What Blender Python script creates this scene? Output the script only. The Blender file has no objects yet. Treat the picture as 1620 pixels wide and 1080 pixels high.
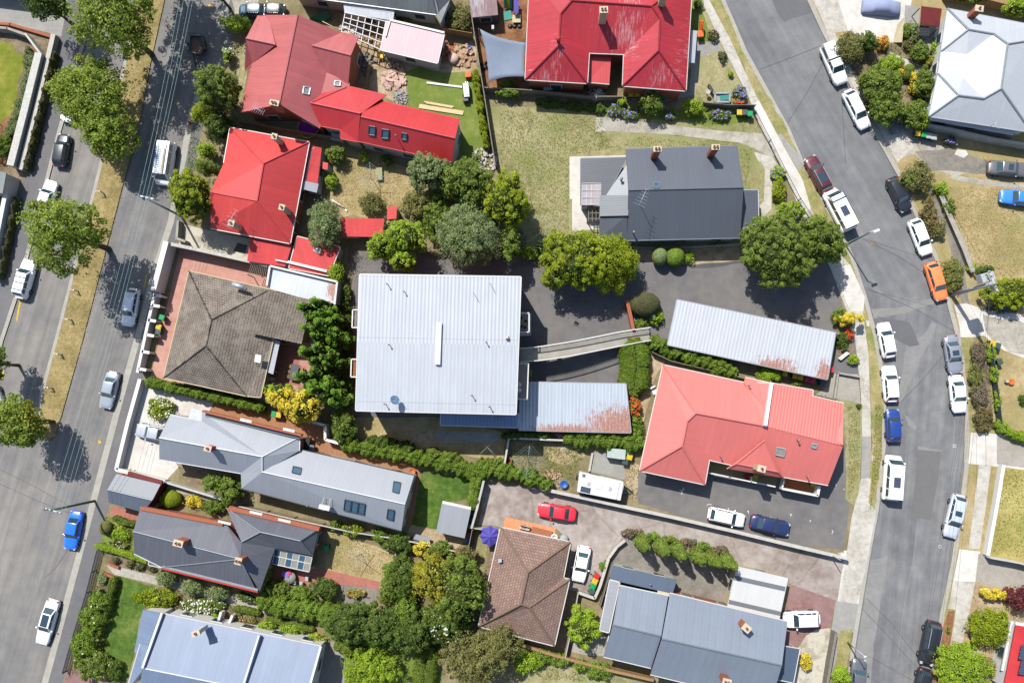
import bpy, bmesh, math, random, zlib
import numpy as np
from mathutils import Vector, Matrix

S = bpy.context.scene
COL = S.collection
rad = math.radians
# ---------------------------------------------------------------- camera
F, H = 1260.0, 99.0                      # focal length in photo pixels, flying height
NAD = (865.0, 640.0)                     # the photo pixel that looks straight down
vn = Vector(((NAD[0]-810)/F, -(NAD[1]-540)/F, -1)).normalized()
RQ = vn.rotation_difference(Vector((0, 0, -1)))
cam = bpy.data.cameras.new('camera'); cam.sensor_width = 36; cam.lens = 36*F/1620
cam.clip_start = 1; cam.clip_end = 5000
co = bpy.data.objects.new('camera', cam); COL.objects.link(co)
co.rotation_mode = 'QUATERNION'; co.rotation_quaternion = RQ; co.location = (0, 0, H)
S.camera = co

def P(px, py, z=0.0):
    """the point of the place at height z that the photo shows at this pixel"""
    d = RQ @ Vector(((px-810)/F, -(py-540)/F, -1))
    t = (H-z)/-d.z
    return Vector((d.x*t, d.y*t, z))
LAND = 0.13
M_PX = 12.7
def lin(c):
    c /= 255.0
    return c/12.92 if c <= .04045 else ((c+.055)/1.055)**2.4
KEXP = 2.0
def C(r, g, b, k=1.0):
    return tuple(min(.82, max(.003, lin(v)/KEXP*k)) for v in (r, g, b)) + (1.0,)

# ---------------------------------------------------------------- world and sun
w = bpy.data.worlds.new('World'); S.world = w; w.use_nodes = True
nt = w.node_tree; nt.nodes.clear()
sky = nt.nodes.new('ShaderNodeTexSky'); sky.sky_type = 'NISHITA'; sky.sun_disc = False
EL, AZ = rad(54.8), math.atan2(-.5, .866)       # sun stands up and left of the picture
sky.sun_elevation = EL; sky.sun_rotation = AZ
bg = nt.nodes.new('ShaderNodeBackground'); bg.inputs[1].default_value = .115
out = nt.nodes.new('ShaderNodeOutputWorld')
nt.links.new(sky.outputs[0], bg.inputs[0]); nt.links.new(bg.outputs[0], out.inputs[0])
sl = bpy.data.lights.new('sun', 'SUN'); sl.energy = 4.6; sl.angle = rad(.5); sl.color = (1, .965, .91)
so = bpy.data.objects.new('sun', sl); COL.objects.link(so); so.location = (-40, 70, 120)
dirl = Vector((.5*math.cos(EL), -.866*math.cos(EL), -math.sin(EL)))
so.rotation_euler = dirl.to_track_quat('-Z', 'Y').to_euler()
S.view_settings.view_transform = 'Standard'; S.view_settings.look = 'None'
S.view_settings.gamma = 1; S.view_settings.use_curve_mapping = False
S.view_settings.exposure = .85
S.render.engine = 'CYCLES'
S.cycles.use_denoising = True
S.cycles.max_bounces = 6; S.cycles.diffuse_bounces = 3; S.cycles.glossy_bounces = 3
S.cycles.transmission_bounces = 4; S.cycles.transparent_max_bounces = 8
S.cycles.caustics_reflective = False; S.cycles.caustics_refractive = False

# ---------------------------------------------------------------- materials
MC = {}
class NT:
    def __init__(s, name):
        s.m = bpy.data.materials.new(name); s.m.use_nodes = True
        s.t = s.m.node_tree; s.t.nodes.clear()
        s.o = s.n('ShaderNodeOutputMaterial')
        s.b = s.n('ShaderNodeBsdfPrincipled'); s.l(s.b.outputs[0], s.o.inputs[0])
    def n(s, k, **kw):
        x = s.t.nodes.new(k)
        for a, v in kw.items(): setattr(x, a, v)
        return x
    def l(s, a, b): s.t.links.new(a, b)
    def pos(s): return s.n('ShaderNodeNewGeometry').outputs['Position']
    def noise(s, vec, scale, detail=4, rough=.55, stretch=None, rot=0):
        if stretch:
            mp = s.n('ShaderNodeMapping'); mp.vector_type = 'TEXTURE'
            mp.inputs['Scale'].default_value = tuple(1/q for q in stretch); mp.inputs['Rotation'].default_value = (0, 0, -rot)
            s.l(vec, mp.inputs[0]); vec = mp.outputs[0]
        x = s.n('ShaderNodeTexNoise'); x.inputs['Scale'].default_value = scale
        x.inputs['Detail'].default_value = detail; x.inputs['Roughness'].default_value = rough
        s.l(vec, x.inputs['Vector']); return x.outputs[0]
    def ramp(s, fac, stops):
        r = s.n('ShaderNodeValToRGB'); e = r.color_ramp.elements
        while len(e) < len(stops): e.new(.5)
        for i, (p, c) in enumerate(stops):
            e[i].position = p; e[i].color = c
        s.l(fac, r.inputs[0]); return r.outputs[0]
    def math(s, op, a, b=None):
        x = s.n('ShaderNodeMath', operation=op)
        for i, v in enumerate((a, b)):
            if v is None: continue
            if isinstance(v, (int, float)): x.inputs[i].default_value = v
            else: s.l(v, x.inputs[i])
        return x.outputs[0]
    def mix(s, fac, a, b, mode='MIX'):
        x = s.n('ShaderNodeMix', data_type='RGBA', blend_type=mode)
        for sock, v in ((x.inputs[0], fac), (x.inputs[6], a), (x.inputs[7], b)):
            if isinstance(v, (int, float)): sock.default_value = v
            elif isinstance(v, tuple): sock.default_value = v
            else: s.l(v, sock)
        return x.outputs[2]
    def var(s, col, fac, lo, hi):
        """multiply a colour by a factor that runs lo..hi with fac"""
        mr = s.n('ShaderNodeMapRange'); mr.inputs[1].default_value = .25; mr.inputs[2].default_value = .75
        mr.inputs[3].default_value = lo; mr.inputs[4].default_value = hi; s.l(fac, mr.inputs[0])
        cb = s.n('ShaderNodeCombineColor')
        for i in range(3): s.l(mr.outputs[0], cb.inputs[i])
        return s.mix(1.0, col, cb.outputs[0], 'MULTIPLY')
    def bump(s, h, strength, dist):
        b = s.n('ShaderNodeBump'); b.inputs['Strength'].default_value = strength
        b.inputs['Distance'].default_value = dist
        s.l(h, b.inputs['Height']); s.l(b.outputs[0], s.b.inputs['Normal'])
    def fin(s, col, rough=.8, spec=.3, metal=0):
        if isinstance(col, tuple): s.b.inputs['Base Color'].default_value = col
        else: s.l(col, s.b.inputs['Base Color'])
        s.b.inputs['Roughness'].default_value = rough
        s.b.inputs['Specular IOR Level'].default_value = spec
        s.b.inputs['Metallic'].default_value = metal
        return s.m

def plain(name, col, rough=.6, spec=.3, metal=0, amt=.12, scale=3.0):
    if name in MC: return MC[name]
    t = NT(name); tc = t.n('ShaderNodeTexCoord').outputs['Object']
    c = t.var(t.mix(0.0, col, col), t.noise(tc, scale), 1-amt, 1+amt)
    MC[name] = t.fin(c, rough, spec, metal); return MC[name]

def ground_mat(name, cols, s1=.25, s2=2.5, fine=14.0, fineamt=.18, streak=None, bump=.25, rough=.9, cracks=0, spots=None, grain=0):
    """cols: 2-3 colours blended by patchy noise, plus fine grain; streak=(rotation, amount)"""
    if name in MC: return MC[name]
    t = NT(name); p = t.pos()
    n1 = t.noise(p, s1, 5, .6); n2 = t.noise(p, s2, 4, .65)
    f = t.math('ADD', t.math('MULTIPLY', n1, .6), t.math('MULTIPLY', n2, .4))
    k = len(cols)
    stops = [(.38+.24*i/max(1, k-1), c) for i, c in enumerate(cols)]
    c = t.ramp(f, stops) if k > 1 else t.mix(0., cols[0], cols[0])
    n3 = t.noise(p, fine, 3, .7)
    c = t.var(c, n3, 1-fineamt, 1+fineamt)
    if grain: c = t.var(c, t.noise(p, 3.2, 4, .75), 1-grain, 1+grain)
    if streak:
        n4 = t.noise(p, 1.0, 4, .6, stretch=(1.3, .05, 1), rot=streak[0])
        c = t.var(c, n4, 1-streak[1], 1+streak[1])
    if spots:
        v = t.noise(p, spots[0], 2, .5)
        m = t.ramp(t.math('ADD', v, t.math('MULTIPLY', t.math('SUBTRACT', n2, .5), .5)), [(spots[1]-.10, (0, 0, 0, 1)), (spots[1]+.14, (.9, .9, .9, 1))])
        c = t.mix(m, c, spots[2])
    if cracks:
        v = t.n('ShaderNodeTexVoronoi', feature='DISTANCE_TO_EDGE'); v.inputs['Scale'].default_value = cracks
        q = t.noise(p, 1.2, 3); mp = t.n('ShaderNodeVectorMath', operation='ADD'); t.l(p, mp.inputs[0]); t.l(q, mp.inputs[1])
        t.l(mp.outputs[0], v.inputs['Vector'])
        m = t.ramp(v.outputs[0], [(.0, (.62, .62, .62, 1)), (.012, (1, 1, 1, 1))])
        c = t.mix(.6, c, m, 'MULTIPLY')
    t.bump(n3, bump, .03)
    MC[name] = t.fin(c, rough, .2); return MC[name]

def paving_mat(name, c1, c2, cm, bw, bh, rot=0, amt=.15, mortar=.02):
    if name in MC: return MC[name]
    t = NT(name); p = t.pos()
    mp = t.n('ShaderNodeMapping'); mp.inputs['Rotation'].default_value = (0, 0, rot); t.l(p, mp.inputs[0])
    b = t.n('ShaderNodeTexBrick'); b.inputs['Scale'].default_value = 1
    b.inputs['Brick Width'].default_value = bw; b.inputs['Row Height'].default_value = bh
    b.inputs['Mortar Size'].default_value = mortar; b.inputs['Color1'].default_value = c1
    b.inputs['Color2'].default_value = c2; b.inputs['Mortar'].default_value = cm
    t.l(mp.outputs[0], b.inputs['Vector'])
    c = t.var(b.outputs[0], t.noise(p, .9, 5, .65), 1-amt, 1+amt)
    c = t.var(c, t.noise(p, 9, 3, .65), 1-amt*.6, 1+amt*.6)
    MC[name] = t.fin(c, .85, .2); return MC[name]

def boards_mat(name, c, pitch=.14, rot=0, dark=.55, amt=.2):
    if name in MC: return MC[name]
    t = NT(name); p = t.pos()
    mp = t.n('ShaderNodeMapping'); mp.inputs['Rotation'].default_value = (0, 0, rot); t.l(p, mp.inputs[0])
    sx = t.n('ShaderNodeSeparateXYZ'); t.l(mp.outputs[0], sx.inputs[0])
    f = t.math('FRACT', t.math('DIVIDE', sx.outputs[0], pitch))
    m = t.ramp(f, [(.0, (dark,)*3+(1,)), (.12, (1, 1, 1, 1))])
    cc = t.var(t.mix(0., c, c), t.noise(mp.outputs[0], 3, 4, .6, stretch=(2.5, .4, 1)), 1-amt, 1+amt)
    MC[name] = t.fin(t.mix(1., cc, m, 'MULTIPLY'), .8, .2); return MC[name]

def roof_mat(name, col, pitch=.76, line=.12, bumpd=.02, amt=.07, rough=.5, spec=.4, metal=0, fade=None, rust=None, laps=0, ribs=False):
    """sheet-metal roof; UV u runs along the eave, v down the slope, in metres"""
    if name in MC: return MC[name]
    t = NT(name); uv = t.n('ShaderNodeUVMap').outputs[0]
    sx = t.n('ShaderNodeSeparateXYZ'); t.l(uv, sx.inputs[0])
    u, v = sx.outputs[0], sx.outputs[1]
    f = t.math('FRACT', t.math('DIVIDE', u, pitch))
    if ribs: ln = t.ramp(f, [(.0, (1-line*2.2,)*3+(1,)), (.3, (1-line,)*3+(1,)), (.38, (1, 1, 1, 1)), (.88, (1, 1, 1, 1)), (.97, (1-line,)*3+(1,))])
    else: ln = t.ramp(f, [(.0, (1-line,)*3+(1,)), (.10, (1-line,)*3+(1,)), (.2, (1, 1, 1, 1))])
    cell = t.math('FLOOR', t.math('DIVIDE', u, pitch))
    wn = t.n('ShaderNodeTexWhiteNoise', noise_dimensions='1D'); t.l(cell, wn.inputs['W'])
    c = t.mix(0., col, col)
    c = t.var(c, wn.outputs[0], 1-amt*.5, 1+amt*.5)
    p = t.pos()
    c = t.var(c, t.noise(p, .35, 5, .6), 1-amt, 1+amt)
    c = t.var(c, t.noise(uv, 1.0, 4, .6, stretch=(5, .35, 1)), 1-amt, 1+amt)
    c = t.var(c, t.noise(uv, .8, 6, .7, stretch=(1.6, .25, 1)), 1-amt*1.2, 1+amt*.8)
    c = t.mix(1., c, ln, 'MULTIPLY')
    if laps:
        g = t.math('FRACT', t.math('DIVIDE', v, laps))
        c = t.mix(1., c, t.ramp(g, [(0, (.75, .75, .75, 1)), (.02, (1, 1, 1, 1))]), 'MULTIPLY')
    if fade:            # worn paint showing the metal: (colour, threshold, scale)
        n = t.noise(uv, fade[2], 6, .75, stretch=(3.0, .45, 1)); n0 = t.noise(p, .16, 3, .5)
        q = t.math('ADD', t.math('MULTIPLY', n, .55), t.math('MULTIPLY', n0, .45))
        m = t.ramp(q, [(fade[1], (0, 0, 0, 1)), (fade[1]+.09, (.75, .75, .75, 1))])
        c = t.mix(m, c, fade[0])
    if rust:            # rust spreading along ribs near a place: list of (centre, radius)
        tot = None
        for (cx, cy, rx, ry) in rust:
            mp = t.n('ShaderNodeMapping'); mp.vector_type = 'POINT'
            mp.inputs['Location'].default_value = (-cx/rx, -cy/ry, 0); mp.inputs['Scale'].default_value = (1/rx, 1/ry, 0)
            t.l(p, mp.inputs[0]); ln2 = t.n('ShaderNodeVectorMath', operation='LENGTH'); t.l(mp.outputs[0], ln2.inputs[0])
            d = t.math('SUBTRACT', 1.0, ln2.outputs['Value'])
            tot = d if tot is None else t.math('MAXIMUM', tot, d)
        n = t.noise(uv, 2.2, 5, .75, stretch=(2.6, .5, 1))
        q = t.math('ADD', t.math('MULTIPLY', tot, .5), n)
        rc = t.ramp(t.noise(p, 6, 3, .7), [(.35, C(145, 88, 66)), (.65, C(205, 138, 110))])
        m = t.ramp(q, [(.73, (0, 0, 0, 1)), (.80, (.85, .85, .85, 1))])
        c = t.mix(m, c, rc)
    hgt = t.math('SINE', t.math('MULTIPLY', u, 2*math.pi/(pitch if ribs else pitch/2)))
    t.bump(hgt, .35 if ribs else .12, bumpd*(1 if ribs else .5))
    MC[name] = t.fin(c, rough, spec, metal); return MC[name]

def tile_mat(name, c1, c2, cm, bw=.3, bh=.33, amt=.2, moss=None, mortar=.035):
    if name in MC: return MC[name]
    t = NT(name); uv = t.n('ShaderNodeUVMap').outputs[0]; p = t.pos()
    b = t.n('ShaderNodeTexBrick'); b.inputs['Scale'].default_value = 1; b.offset = .5
    b.inputs['Brick Width'].default_value = bw; b.inputs['Row Height'].default_value = bh
    b.inputs['Mortar Size'].default_value = mortar; b.inputs['Mortar Smooth'].default_value = .3
    b.inputs['Color1'].default_value = c1; b.inputs['Color2'].default_value = c2; b.inputs['Mortar'].default_value = cm
    t.l(uv, b.inputs['Vector'])
    c = t.var(b.outputs[0], t.noise(p, .4, 5, .65), 1-amt, 1+amt)
    c = t.var(c, t.noise(p, 5, 3, .65), 1-amt*.7, 1+amt*.7)
    if moss:
        m = t.ramp(t.noise(p, .8, 5, .7), [(.45, (0, 0, 0, 1)), (.7, (.6, .6, .6, 1))])
        c = t.mix(m, c, moss)
    t.bump(b.outputs[1], -.6, .03)
    MC[name] = t.fin(c, .85, .2); return MC[name]

def leaf_mat(name, cols, trans=.45):
    if name in MC: return MC[name]
    t = NT(name)
    a = t.n('ShaderNodeAttribute'); a.attribute_name = 'rnd'
    k = len(cols); c = t.ramp(a.outputs['Fac'], [(i/max(1, k-1), x) for i, x in enumerate(cols)])
    c = t.var(c, t.noise(t.pos(), .6, 3), .78, 1.22)
    t.fin(c, .55, .25)
    tr = t.n('ShaderNodeBsdfTranslucent'); t.l(c, tr.inputs[0])
    mx = t.n('ShaderNodeMixShader'); mx.inputs[0].default_value = trans
    t.l(t.b.outputs[0], mx.inputs[1]); t.l(tr.outputs[0], mx.inputs[2]); t.l(mx.outputs[0], t.o.inputs[0])
    MC[name] = t.m; return t.m

def glass_mat():
    if 'glass' in MC: return MC['glass']
    t = NT('glass'); MC['glass'] = t.fin((.02, .04, .05, 1), .10, .9); return t.m
def paint(name, col, metal=0.0):
    if name in MC: return MC[name]
    t = NT(name); t.fin(col, .32, .5, metal)
    t.b.inputs['Coat Weight'].default_value = .6; t.b.inputs['Coat Roughness'].default_value = .06
    MC[name] = t.m; return t.m

# ---------------------------------------------------------------- mesh helpers
OFF = {}
def uvec(a): return a.normalized()
class MB:
    def __init__(s): s.v = []; s.f = []; s.sm = []
    def add(s, vs, fs, smooth=False):
        k = len(s.v); s.v += [Vector(x) for x in vs]
        for f in fs: s.f.append([k+i for i in f]); s.sm.append(smooth)
        return s
    def box(s, c, size, rot=0, tilt=None):
        cx, cy, cz = c; a, b, d = size[0]/2, size[1]/2, size[2]/2
        R = Matrix.Rotation(rot, 3, 'Z')
        if tilt is not None: R = R @ tilt
        vs = [Vector(c)+R @ Vector((x*a, y*b, z*d)) for z in (-1, 1) for x, y in ((-1, -1), (1, -1), (1, 1), (-1, 1))]
        return s.add(vs, [(3, 2, 1, 0), (4, 5, 6, 7), (0, 1, 5, 4), (1, 2, 6, 5), (2, 3, 7, 6), (3, 0, 4, 7)])
    def prism(s, poly, z0, z1):
        n = len(poly)
        ar = sum(poly[i][0]*poly[(i+1) % n][1]-poly[(i+1) % n][0]*poly[i][1] for i in range(n))
        if ar < 0: poly = poly[::-1]
        g = lambda z, i: z[i] if isinstance(z, (list, tuple)) else z
        vs = [(p[0], p[1], g(z0, i)) for i, p in enumerate(poly)]+[(p[0], p[1], g(z1, i)) for i, p in enumerate(poly)]
        return s.add(vs, [tuple(range(n-1, -1, -1)), tuple(range(n, 2*n))]+[(i, (i+1) % n, n+(i+1) % n, n+i) for i in range(n)])
    def tube(s, p0, p1, r0, r1=None, n=8, cap=True):
        p0, p1 = Vector(p0), Vector(p1); r1 = r0 if r1 is None else r1
        d = (p1-p0)
        if d.length < 1e-6: return s
        d.normalize(); a = d.orthogonal().normalized(); b = d.cross(a)
        vs = [p0+(a*math.cos(t)+b*math.sin(t))*r0 for t in [2*math.pi*i/n for i in range(n)]]
        vs += [p1+(a*math.cos(t)+b*math.sin(t))*r1 for t in [2*math.pi*i/n for i in range(n)]]
        fs = [(i, (i+1) % n, n+(i+1) % n, n+i) for i in range(n)]
        if cap: fs += [tuple(range(n-1, -1, -1)), tuple(range(n, 2*n))]
        return s.add(vs, fs, smooth=n > 6)
    def path(s, pts, r, n=6):
        for a, b in zip(pts, pts[1:]): s.tube(a, b, r, n=n)
        return s
    def lathe(s, prof, c, n=16, smooth=True, cap=True):
        """prof: (radius, z) pairs round a vertical axis at c"""
        vs = []
        for r, z in prof: vs += [(c[0]+r*math.cos(2*math.pi*i/n), c[1]+r*math.sin(2*math.pi*i/n), c[2]+z) for i in range(n)]
        fs = [(k*n+i, k*n+(i+1) % n, (k+1)*n+(i+1) % n, (k+1)*n+i) for k in range(len(prof)-1) for i in range(n)]
        if cap: fs += [tuple(range(n-1, -1, -1)), tuple(range((len(prof)-1)*n, len(prof)*n))]
        return s.add(vs, fs, smooth)
    def bar(s, p0, p1, wd, ht):
        """bar of width wd (sideways) and height ht between two points"""
        p0, p1 = Vector(p0), Vector(p1); d = p1-p0
        if d.length < 1e-5: return s
        d.normalize(); a = d.cross(Vector((0, 0, 1)))
        if a.length < 1e-3: a = Vector((1, 0, 0))
        a.normalize(); u = a.cross(d)
        vs = [q+a*x*wd/2+u*y*ht/2 for q in (p0, p1) for x, y in ((-1, -1), (1, -1), (1, 1), (-1, 1))]
        return s.add(vs, [(3, 2, 1, 0), (4, 5, 6, 7), (0, 1, 5, 4), (1, 2, 6, 5), (2, 3, 7, 6), (3, 0, 4, 7)])
    def bars(s, name, mat, parent):
        """every box collected so far as an object of its own"""
        for i in range(0, len(s.v), 8):
            MB().add(s.v[i:i+8], [(3, 2, 1, 0), (4, 5, 6, 7), (0, 1, 5, 4), (1, 2, 6, 5), (2, 3, 7, 6), (3, 0, 4, 7)]).build(name, mat, parent)
    def build(s, name, mat, parent=None, bevel=0, uv=None, norm=True):
        me = bpy.data.meshes.new(name); off = OFF.get(parent, Vector((0, 0, 0)))
        me.from_pydata([tuple(x-off) for x in s.v], [], s.f); me.materials.append(mat)
        me.polygons.foreach_set('use_smooth', s.sm)
        if norm or bevel:
            b = bmesh.new(); b.from_mesh(me)
            if norm: bmesh.ops.recalc_face_normals(b, faces=b.faces)
            if bevel:
                bmesh.ops.remove_doubles(b, verts=b.verts, dist=1e-5)
                bmesh.ops.bevel(b, geom=[e for e in b.edges if len(e.link_faces) == 2 and e.calc_face_angle(0) > .5], offset=bevel, segments=2, affect='EDGES', profile=.5)
            b.to_mesh(me); b.free()
        o = bpy.data.objects.new(name, me); COL.objects.link(o)
        if parent: o.parent = parent
        OFF[o] = off
        return o

def tag(o, label, cat, group=None, kind=None):
    o['label'] = label; o['category'] = cat
    if group: o['group'] = group
    if kind: o['kind'] = kind
    return o
def thing(name, label, cat, loc=(0, 0, 0), group=None, local=False, rotz=0):
    o = bpy.data.objects.new(name, None); COL.objects.link(o); o.empty_display_size = .3
    o.location = loc; o.rotation_euler = (0, 0, rotz)
    OFF[o] = Vector((0, 0, 0)) if local else Vector(loc)
    return tag(o, label, cat, group)
def dup(root, loc, rotz, label, group=None, scale=None):
    r = root.copy(); COL.objects.link(r); r.location = loc; r.rotation_euler = (0, 0, rotz)
    r['label'] = label
    if group: r['group'] = group
    if scale: r.scale = scale
    for ch in list(root.children):
        c = ch.copy(); COL.objects.link(c); c.parent = r
        for g in list(ch.children):
            d = g.copy(); COL.objects.link(d); d.parent = c
    return r
def rng_of(s): return np.random.default_rng(zlib.crc32(s.encode()))

LAID = []
def _cross(a, b, c, d):
    o = lambda p, q, r: (q[0]-p[0])*(r[1]-p[1])-(q[1]-p[1])*(r[0]-p[0])
    return o(a, b, c)*o(a, b, d) <= 0 and o(c, d, a)*o(c, d, b) <= 0
def _inside(p, poly):
    k = False; j = len(poly)-1
    for i in range(len(poly)):
        (xi, yi), (xj, yj) = poly[i], poly[j]
        if (yi > p[1]) != (yj > p[1]) and p[0] < (xj-xi)*(p[1]-yi)/(yj-yi)+xi: k = not k
        j = i
    return k
def _meet(A, B):
    if max(x for x, y in A)+3 < min(x for x, y in B) or max(x for x, y in B)+3 < min(x for x, y in A): return False
    if max(y for x, y in A)+3 < min(y for x, y in B) or max(y for x, y in B)+3 < min(y for x, y in A): return False
    if _inside(A[0], B) or _inside(B[0], A): return True
    return any(_cross(A[i-1], A[i], B[j-1], B[j]) for i in range(len(A)) for j in range(len(B)))
def sheet(name, pts, mat, layer=0, base=LAND, rough=0, step=1.2):
    """a ground sheet drawn from photo pixels; rough = edge jitter in metres"""
    layer = max(1, layer) if base else layer
    while any(b == base and l == layer and _meet(pts, q) for b, l, q in LAID): layer += 1
    LAID.append((base, layer, pts))
    z = base+.004*layer
    q = [P(x, y, z) for x, y in pts]
    if rough:
        r = rng_of(name+str(pts[0])); o = []
        for a, b in zip(q, q[1:]+q[:1]):
            n = max(1, int((b-a).length/step))
            for i in range(n):
                p = a.lerp(b, i/n); o.append(p+Vector((r.normal()*rough, r.normal()*rough, 0)))
        q = o
    m = MB(); m.add(q, [tuple(range(len(q)))])
    ob = m.build(name, mat)
    if ob.data.polygons[0].normal.z < 0: ob.data.flip_normals()
    ob['kind'] = 'structure'; return ob
def strip_pts(line, wpx):
    """a strip of constant pixel width along a pixel polyline"""
    L = []; R = []
    for i, p in enumerate(line):
        a = Vector(line[max(0, i-1)]); b = Vector(line[min(len(line)-1, i+1)]); d = (b-a).normalized(); n = Vector((-d.y, d.x))
        L.append(tuple(Vector(p)+n*wpx/2)); R.append(tuple(Vector(p)-n*wpx/2))
    return L+R[::-1]
# ---------------------------------------------------------------- buildings
def vis_wall(a, b, n):
    """does this wall face the side the photograph is taken from"""
    m = (a+b)/2
    return n.dot(-Vector((m.x, m.y))) > 8
def inset(loop, d):
    n = len(loop); o = []
    ar = sum(loop[i].x*loop[(i+1) % n].y-loop[(i+1) % n].x*loop[i].y for i in range(n))
    sg = 1 if ar > 0 else -1
    for i in range(n):
        a, b, c = loop[i-1], loop[i], loop[(i+1) % n]
        d1 = (b-a).to_2d(); d2 = (c-b).to_2d()
        d1 = d1.normalized() if d1.length > 1e-6 else Vector((1, 0)); d2 = d2.normalized() if d2.length > 1e-6 else d1
        n1 = Vector((-d1.y, d1.x))*sg; n2 = Vector((-d2.y, d2.x))*sg
        k = n1+n2
        k = k*(2/max(.5, k.length_squared)) if k.length > .2 else n1
        o.append(Vector((b.x+k.x*d/1, b.y+k.y*d/1, b.z)) if True else b)
    return o
ROOFS = {}
def hit(root, px, py, default):
    """height of the roof of this building at a photo pixel"""
    from mathutils.geometry import intersect_ray_tri
    o = Vector((0, 0, H)); d = (P(px, py, 0)-o).normalized(); best = None
    for f in ROOFS.get(root, ()):
        for i in range(1, len(f)-1):
            x = intersect_ray_tri(f[0], f[i], f[i+1], d, o, True)
            if x is not None and (best is None or x.z > best): best = x.z
    return default if best is None else best
def roof_piece(root, vpx, faces, mat, wall=None, oh=.35, thick=.14, ridge=None, gutter=None, posts=None, name='roof', wins=True, z0=.05, wallname='wall', ridge_r=.09):
    """one roof (vertices = photo pixel + height) with its ridge caps, gutters, and the walls or posts under it"""
    v = [P(*p) for p in vpx]; off = OFF[root]
    bm = bmesh.new(); bv = [bm.verts.new(p) for p in v]
    uvl = bm.loops.layers.uv.new('UVMap'); tops = []
    for f in faces:
        fc = bm.faces.new([bv[i] for i in f]); fc.normal_update()
        if fc.normal.z < 0: fc.normal_flip(); fc.normal_update()
        tops.append(fc)
    bm.edges.ensure_lookup_table()
    bnd = [e for e in bm.edges if len(e.link_faces) == 1]
    conv = []
    for e in bm.edges:
        if len(e.link_faces) == 2:
            f1, f2 = e.link_faces
            m = (e.verts[0].co+e.verts[1].co)/2
            c2 = f2.calc_center_median()
            if (c2-m).dot(f1.normal) < -.02: conv.append((e.verts[0].co.copy(), e.verts[1].co.copy()))
    # ordered outline
    nxt = {}
    for e in bnd:
        l = e.link_loops[0]; nxt[l.vert] = l.link_loop_next.vert
    loop = []; st = next(iter(nxt)); cur = st
    while True:
        loop.append(cur); cur = nxt.get(cur)
        if cur is None or cur is st or len(loop) > 60: break
    loop = [x.co.copy() for x in loop]; zmin = min(x.z for x in loop)
    for fc in tops:
        n = fc.normal; hx = Vector((0, 0, 1)).cross(n)
        if hx.length < .02:
            e = max(fc.edges, key=lambda q: q.calc_length()); hx = (e.verts[1].co-e.verts[0].co)
        hx.normalize(); sx = n.cross(hx)
        for l in fc.loops: l[uvl].uv = (l.vert.co.dot(hx), l.vert.co.dot(sx))
    ROOFS.setdefault(root, []).extend([[l.vert.co.copy() for l in fc.loops] for fc in tops])
    tops = bmesh.ops.triangulate(bm, faces=tops)['faces']
    # underside and edges
    dn = {x: bm.verts.new(x.co-Vector((0, 0, thick))) for x in bv}
    for fc in tops: bm.faces.new([dn[x] for x in reversed([l.vert for l in fc.loops])])
    for a, b in list(nxt.items()): bm.faces.new([b, a, dn[a], dn[b]])
    for x in bm.verts: x.co = x.co-off
    me = bpy.data.meshes.new(name); bm.to_mesh(me); bm.free(); me.materials.append(mat)
    ro = bpy.data.objects.new(name, me); COL.objects.link(ro); ro.parent = root; OFF[ro] = off
    if ridge and conv:
        m = MB()
        for a, b in conv: m.tube(a+Vector((0, 0, .02)), b+Vector((0, 0, .02)), ridge_r, n=6)
        m.build('ridge_cap', ridge, ro)
    if gutter:
        k = len(loop)
        for i in range(k):
            a, b = loop[i], loop[(i+1) % k]
            if abs(a.z-b.z) < .35 and (b-a).length > .5 and min(a.z, b.z) < zmin+.9:
                d = (b-a).normalized(); nn = Vector((d.y, -d.x, 0))   # outward of a ccw outline
                MB().bar(a+nn*.05-Vector((0, 0, .06)), b+nn*.05-Vector((0, 0, .06)), .1, .12).build('gutter', gutter, ro)
    if wall:
        li = inset(loop, oh); m = MB(); k = len(li)
        lo = inset(loop, oh+.2)
        for q in (li, lo):
            for x in q: x.z -= .28 if x.z > zmin+.9 else 0
        for i in range(k):
            a, b = li[i], li[(i+1) % k]; a2, b2 = lo[i], lo[(i+1) % k]
            if (b-a).length < .05 or min(a.z, b.z) > zmin+1.4: continue
            m.add([(a.x, a.y, z0), (b.x, b.y, z0), (b.x, b.y, b.z-.06), (a.x, a.y, a.z-.06),
                   (a2.x, a2.y, z0), (b2.x, b2.y, z0), (b2.x, b2.y, b2.z-.06), (a2.x, a2.y, a2.z-.06)],
                  [(0, 1, 2, 3), (5, 4, 7, 6), (3, 2, 6, 7), (0, 4, 5, 1)])
        wo = m.build(wallname, wall, root, norm=False)
        if wins:
            for i in range(k):
                a, b = li[i], li[(i+1) % k]; d = (b-a).to_2d(); L = d.length
                if L < 2.6: continue
                d.normalize(); n = Vector((d.y, -d.x))
                if not vis_wall(a, b, n): continue
                cnt = max(1, int(L/3.6)); top = min(a.z, b.z)
                for j in range(cnt):
                    t = (j+.5)/cnt; c = a.lerp(b, t); ang = math.atan2(d.y, d.x)
                    zc = min(1.65, top-1.0)
                    fr = MB().box((c.x+n.x*.03, c.y+n.y*.03, zc), (1.5, .1, 1.3), ang).build('window', M['trim'], wo)
                    MB().box((c.x+n.x*.075, c.y+n.y*.075, zc), (1.3, .03, 1.1), ang).build('pane', glass_mat(), wo)
                    if top > 5.4:
                        MB().box((c.x+n.x*.03, c.y+n.y*.03, 4.6), (1.5, .1, 1.3), ang).build('window', M['trim'], wo)
                        MB().box((c.x+n.x*.075, c.y+n.y*.075, 4.6), (1.3, .03, 1.1), ang).build('pane', glass_mat(), wo)
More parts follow.
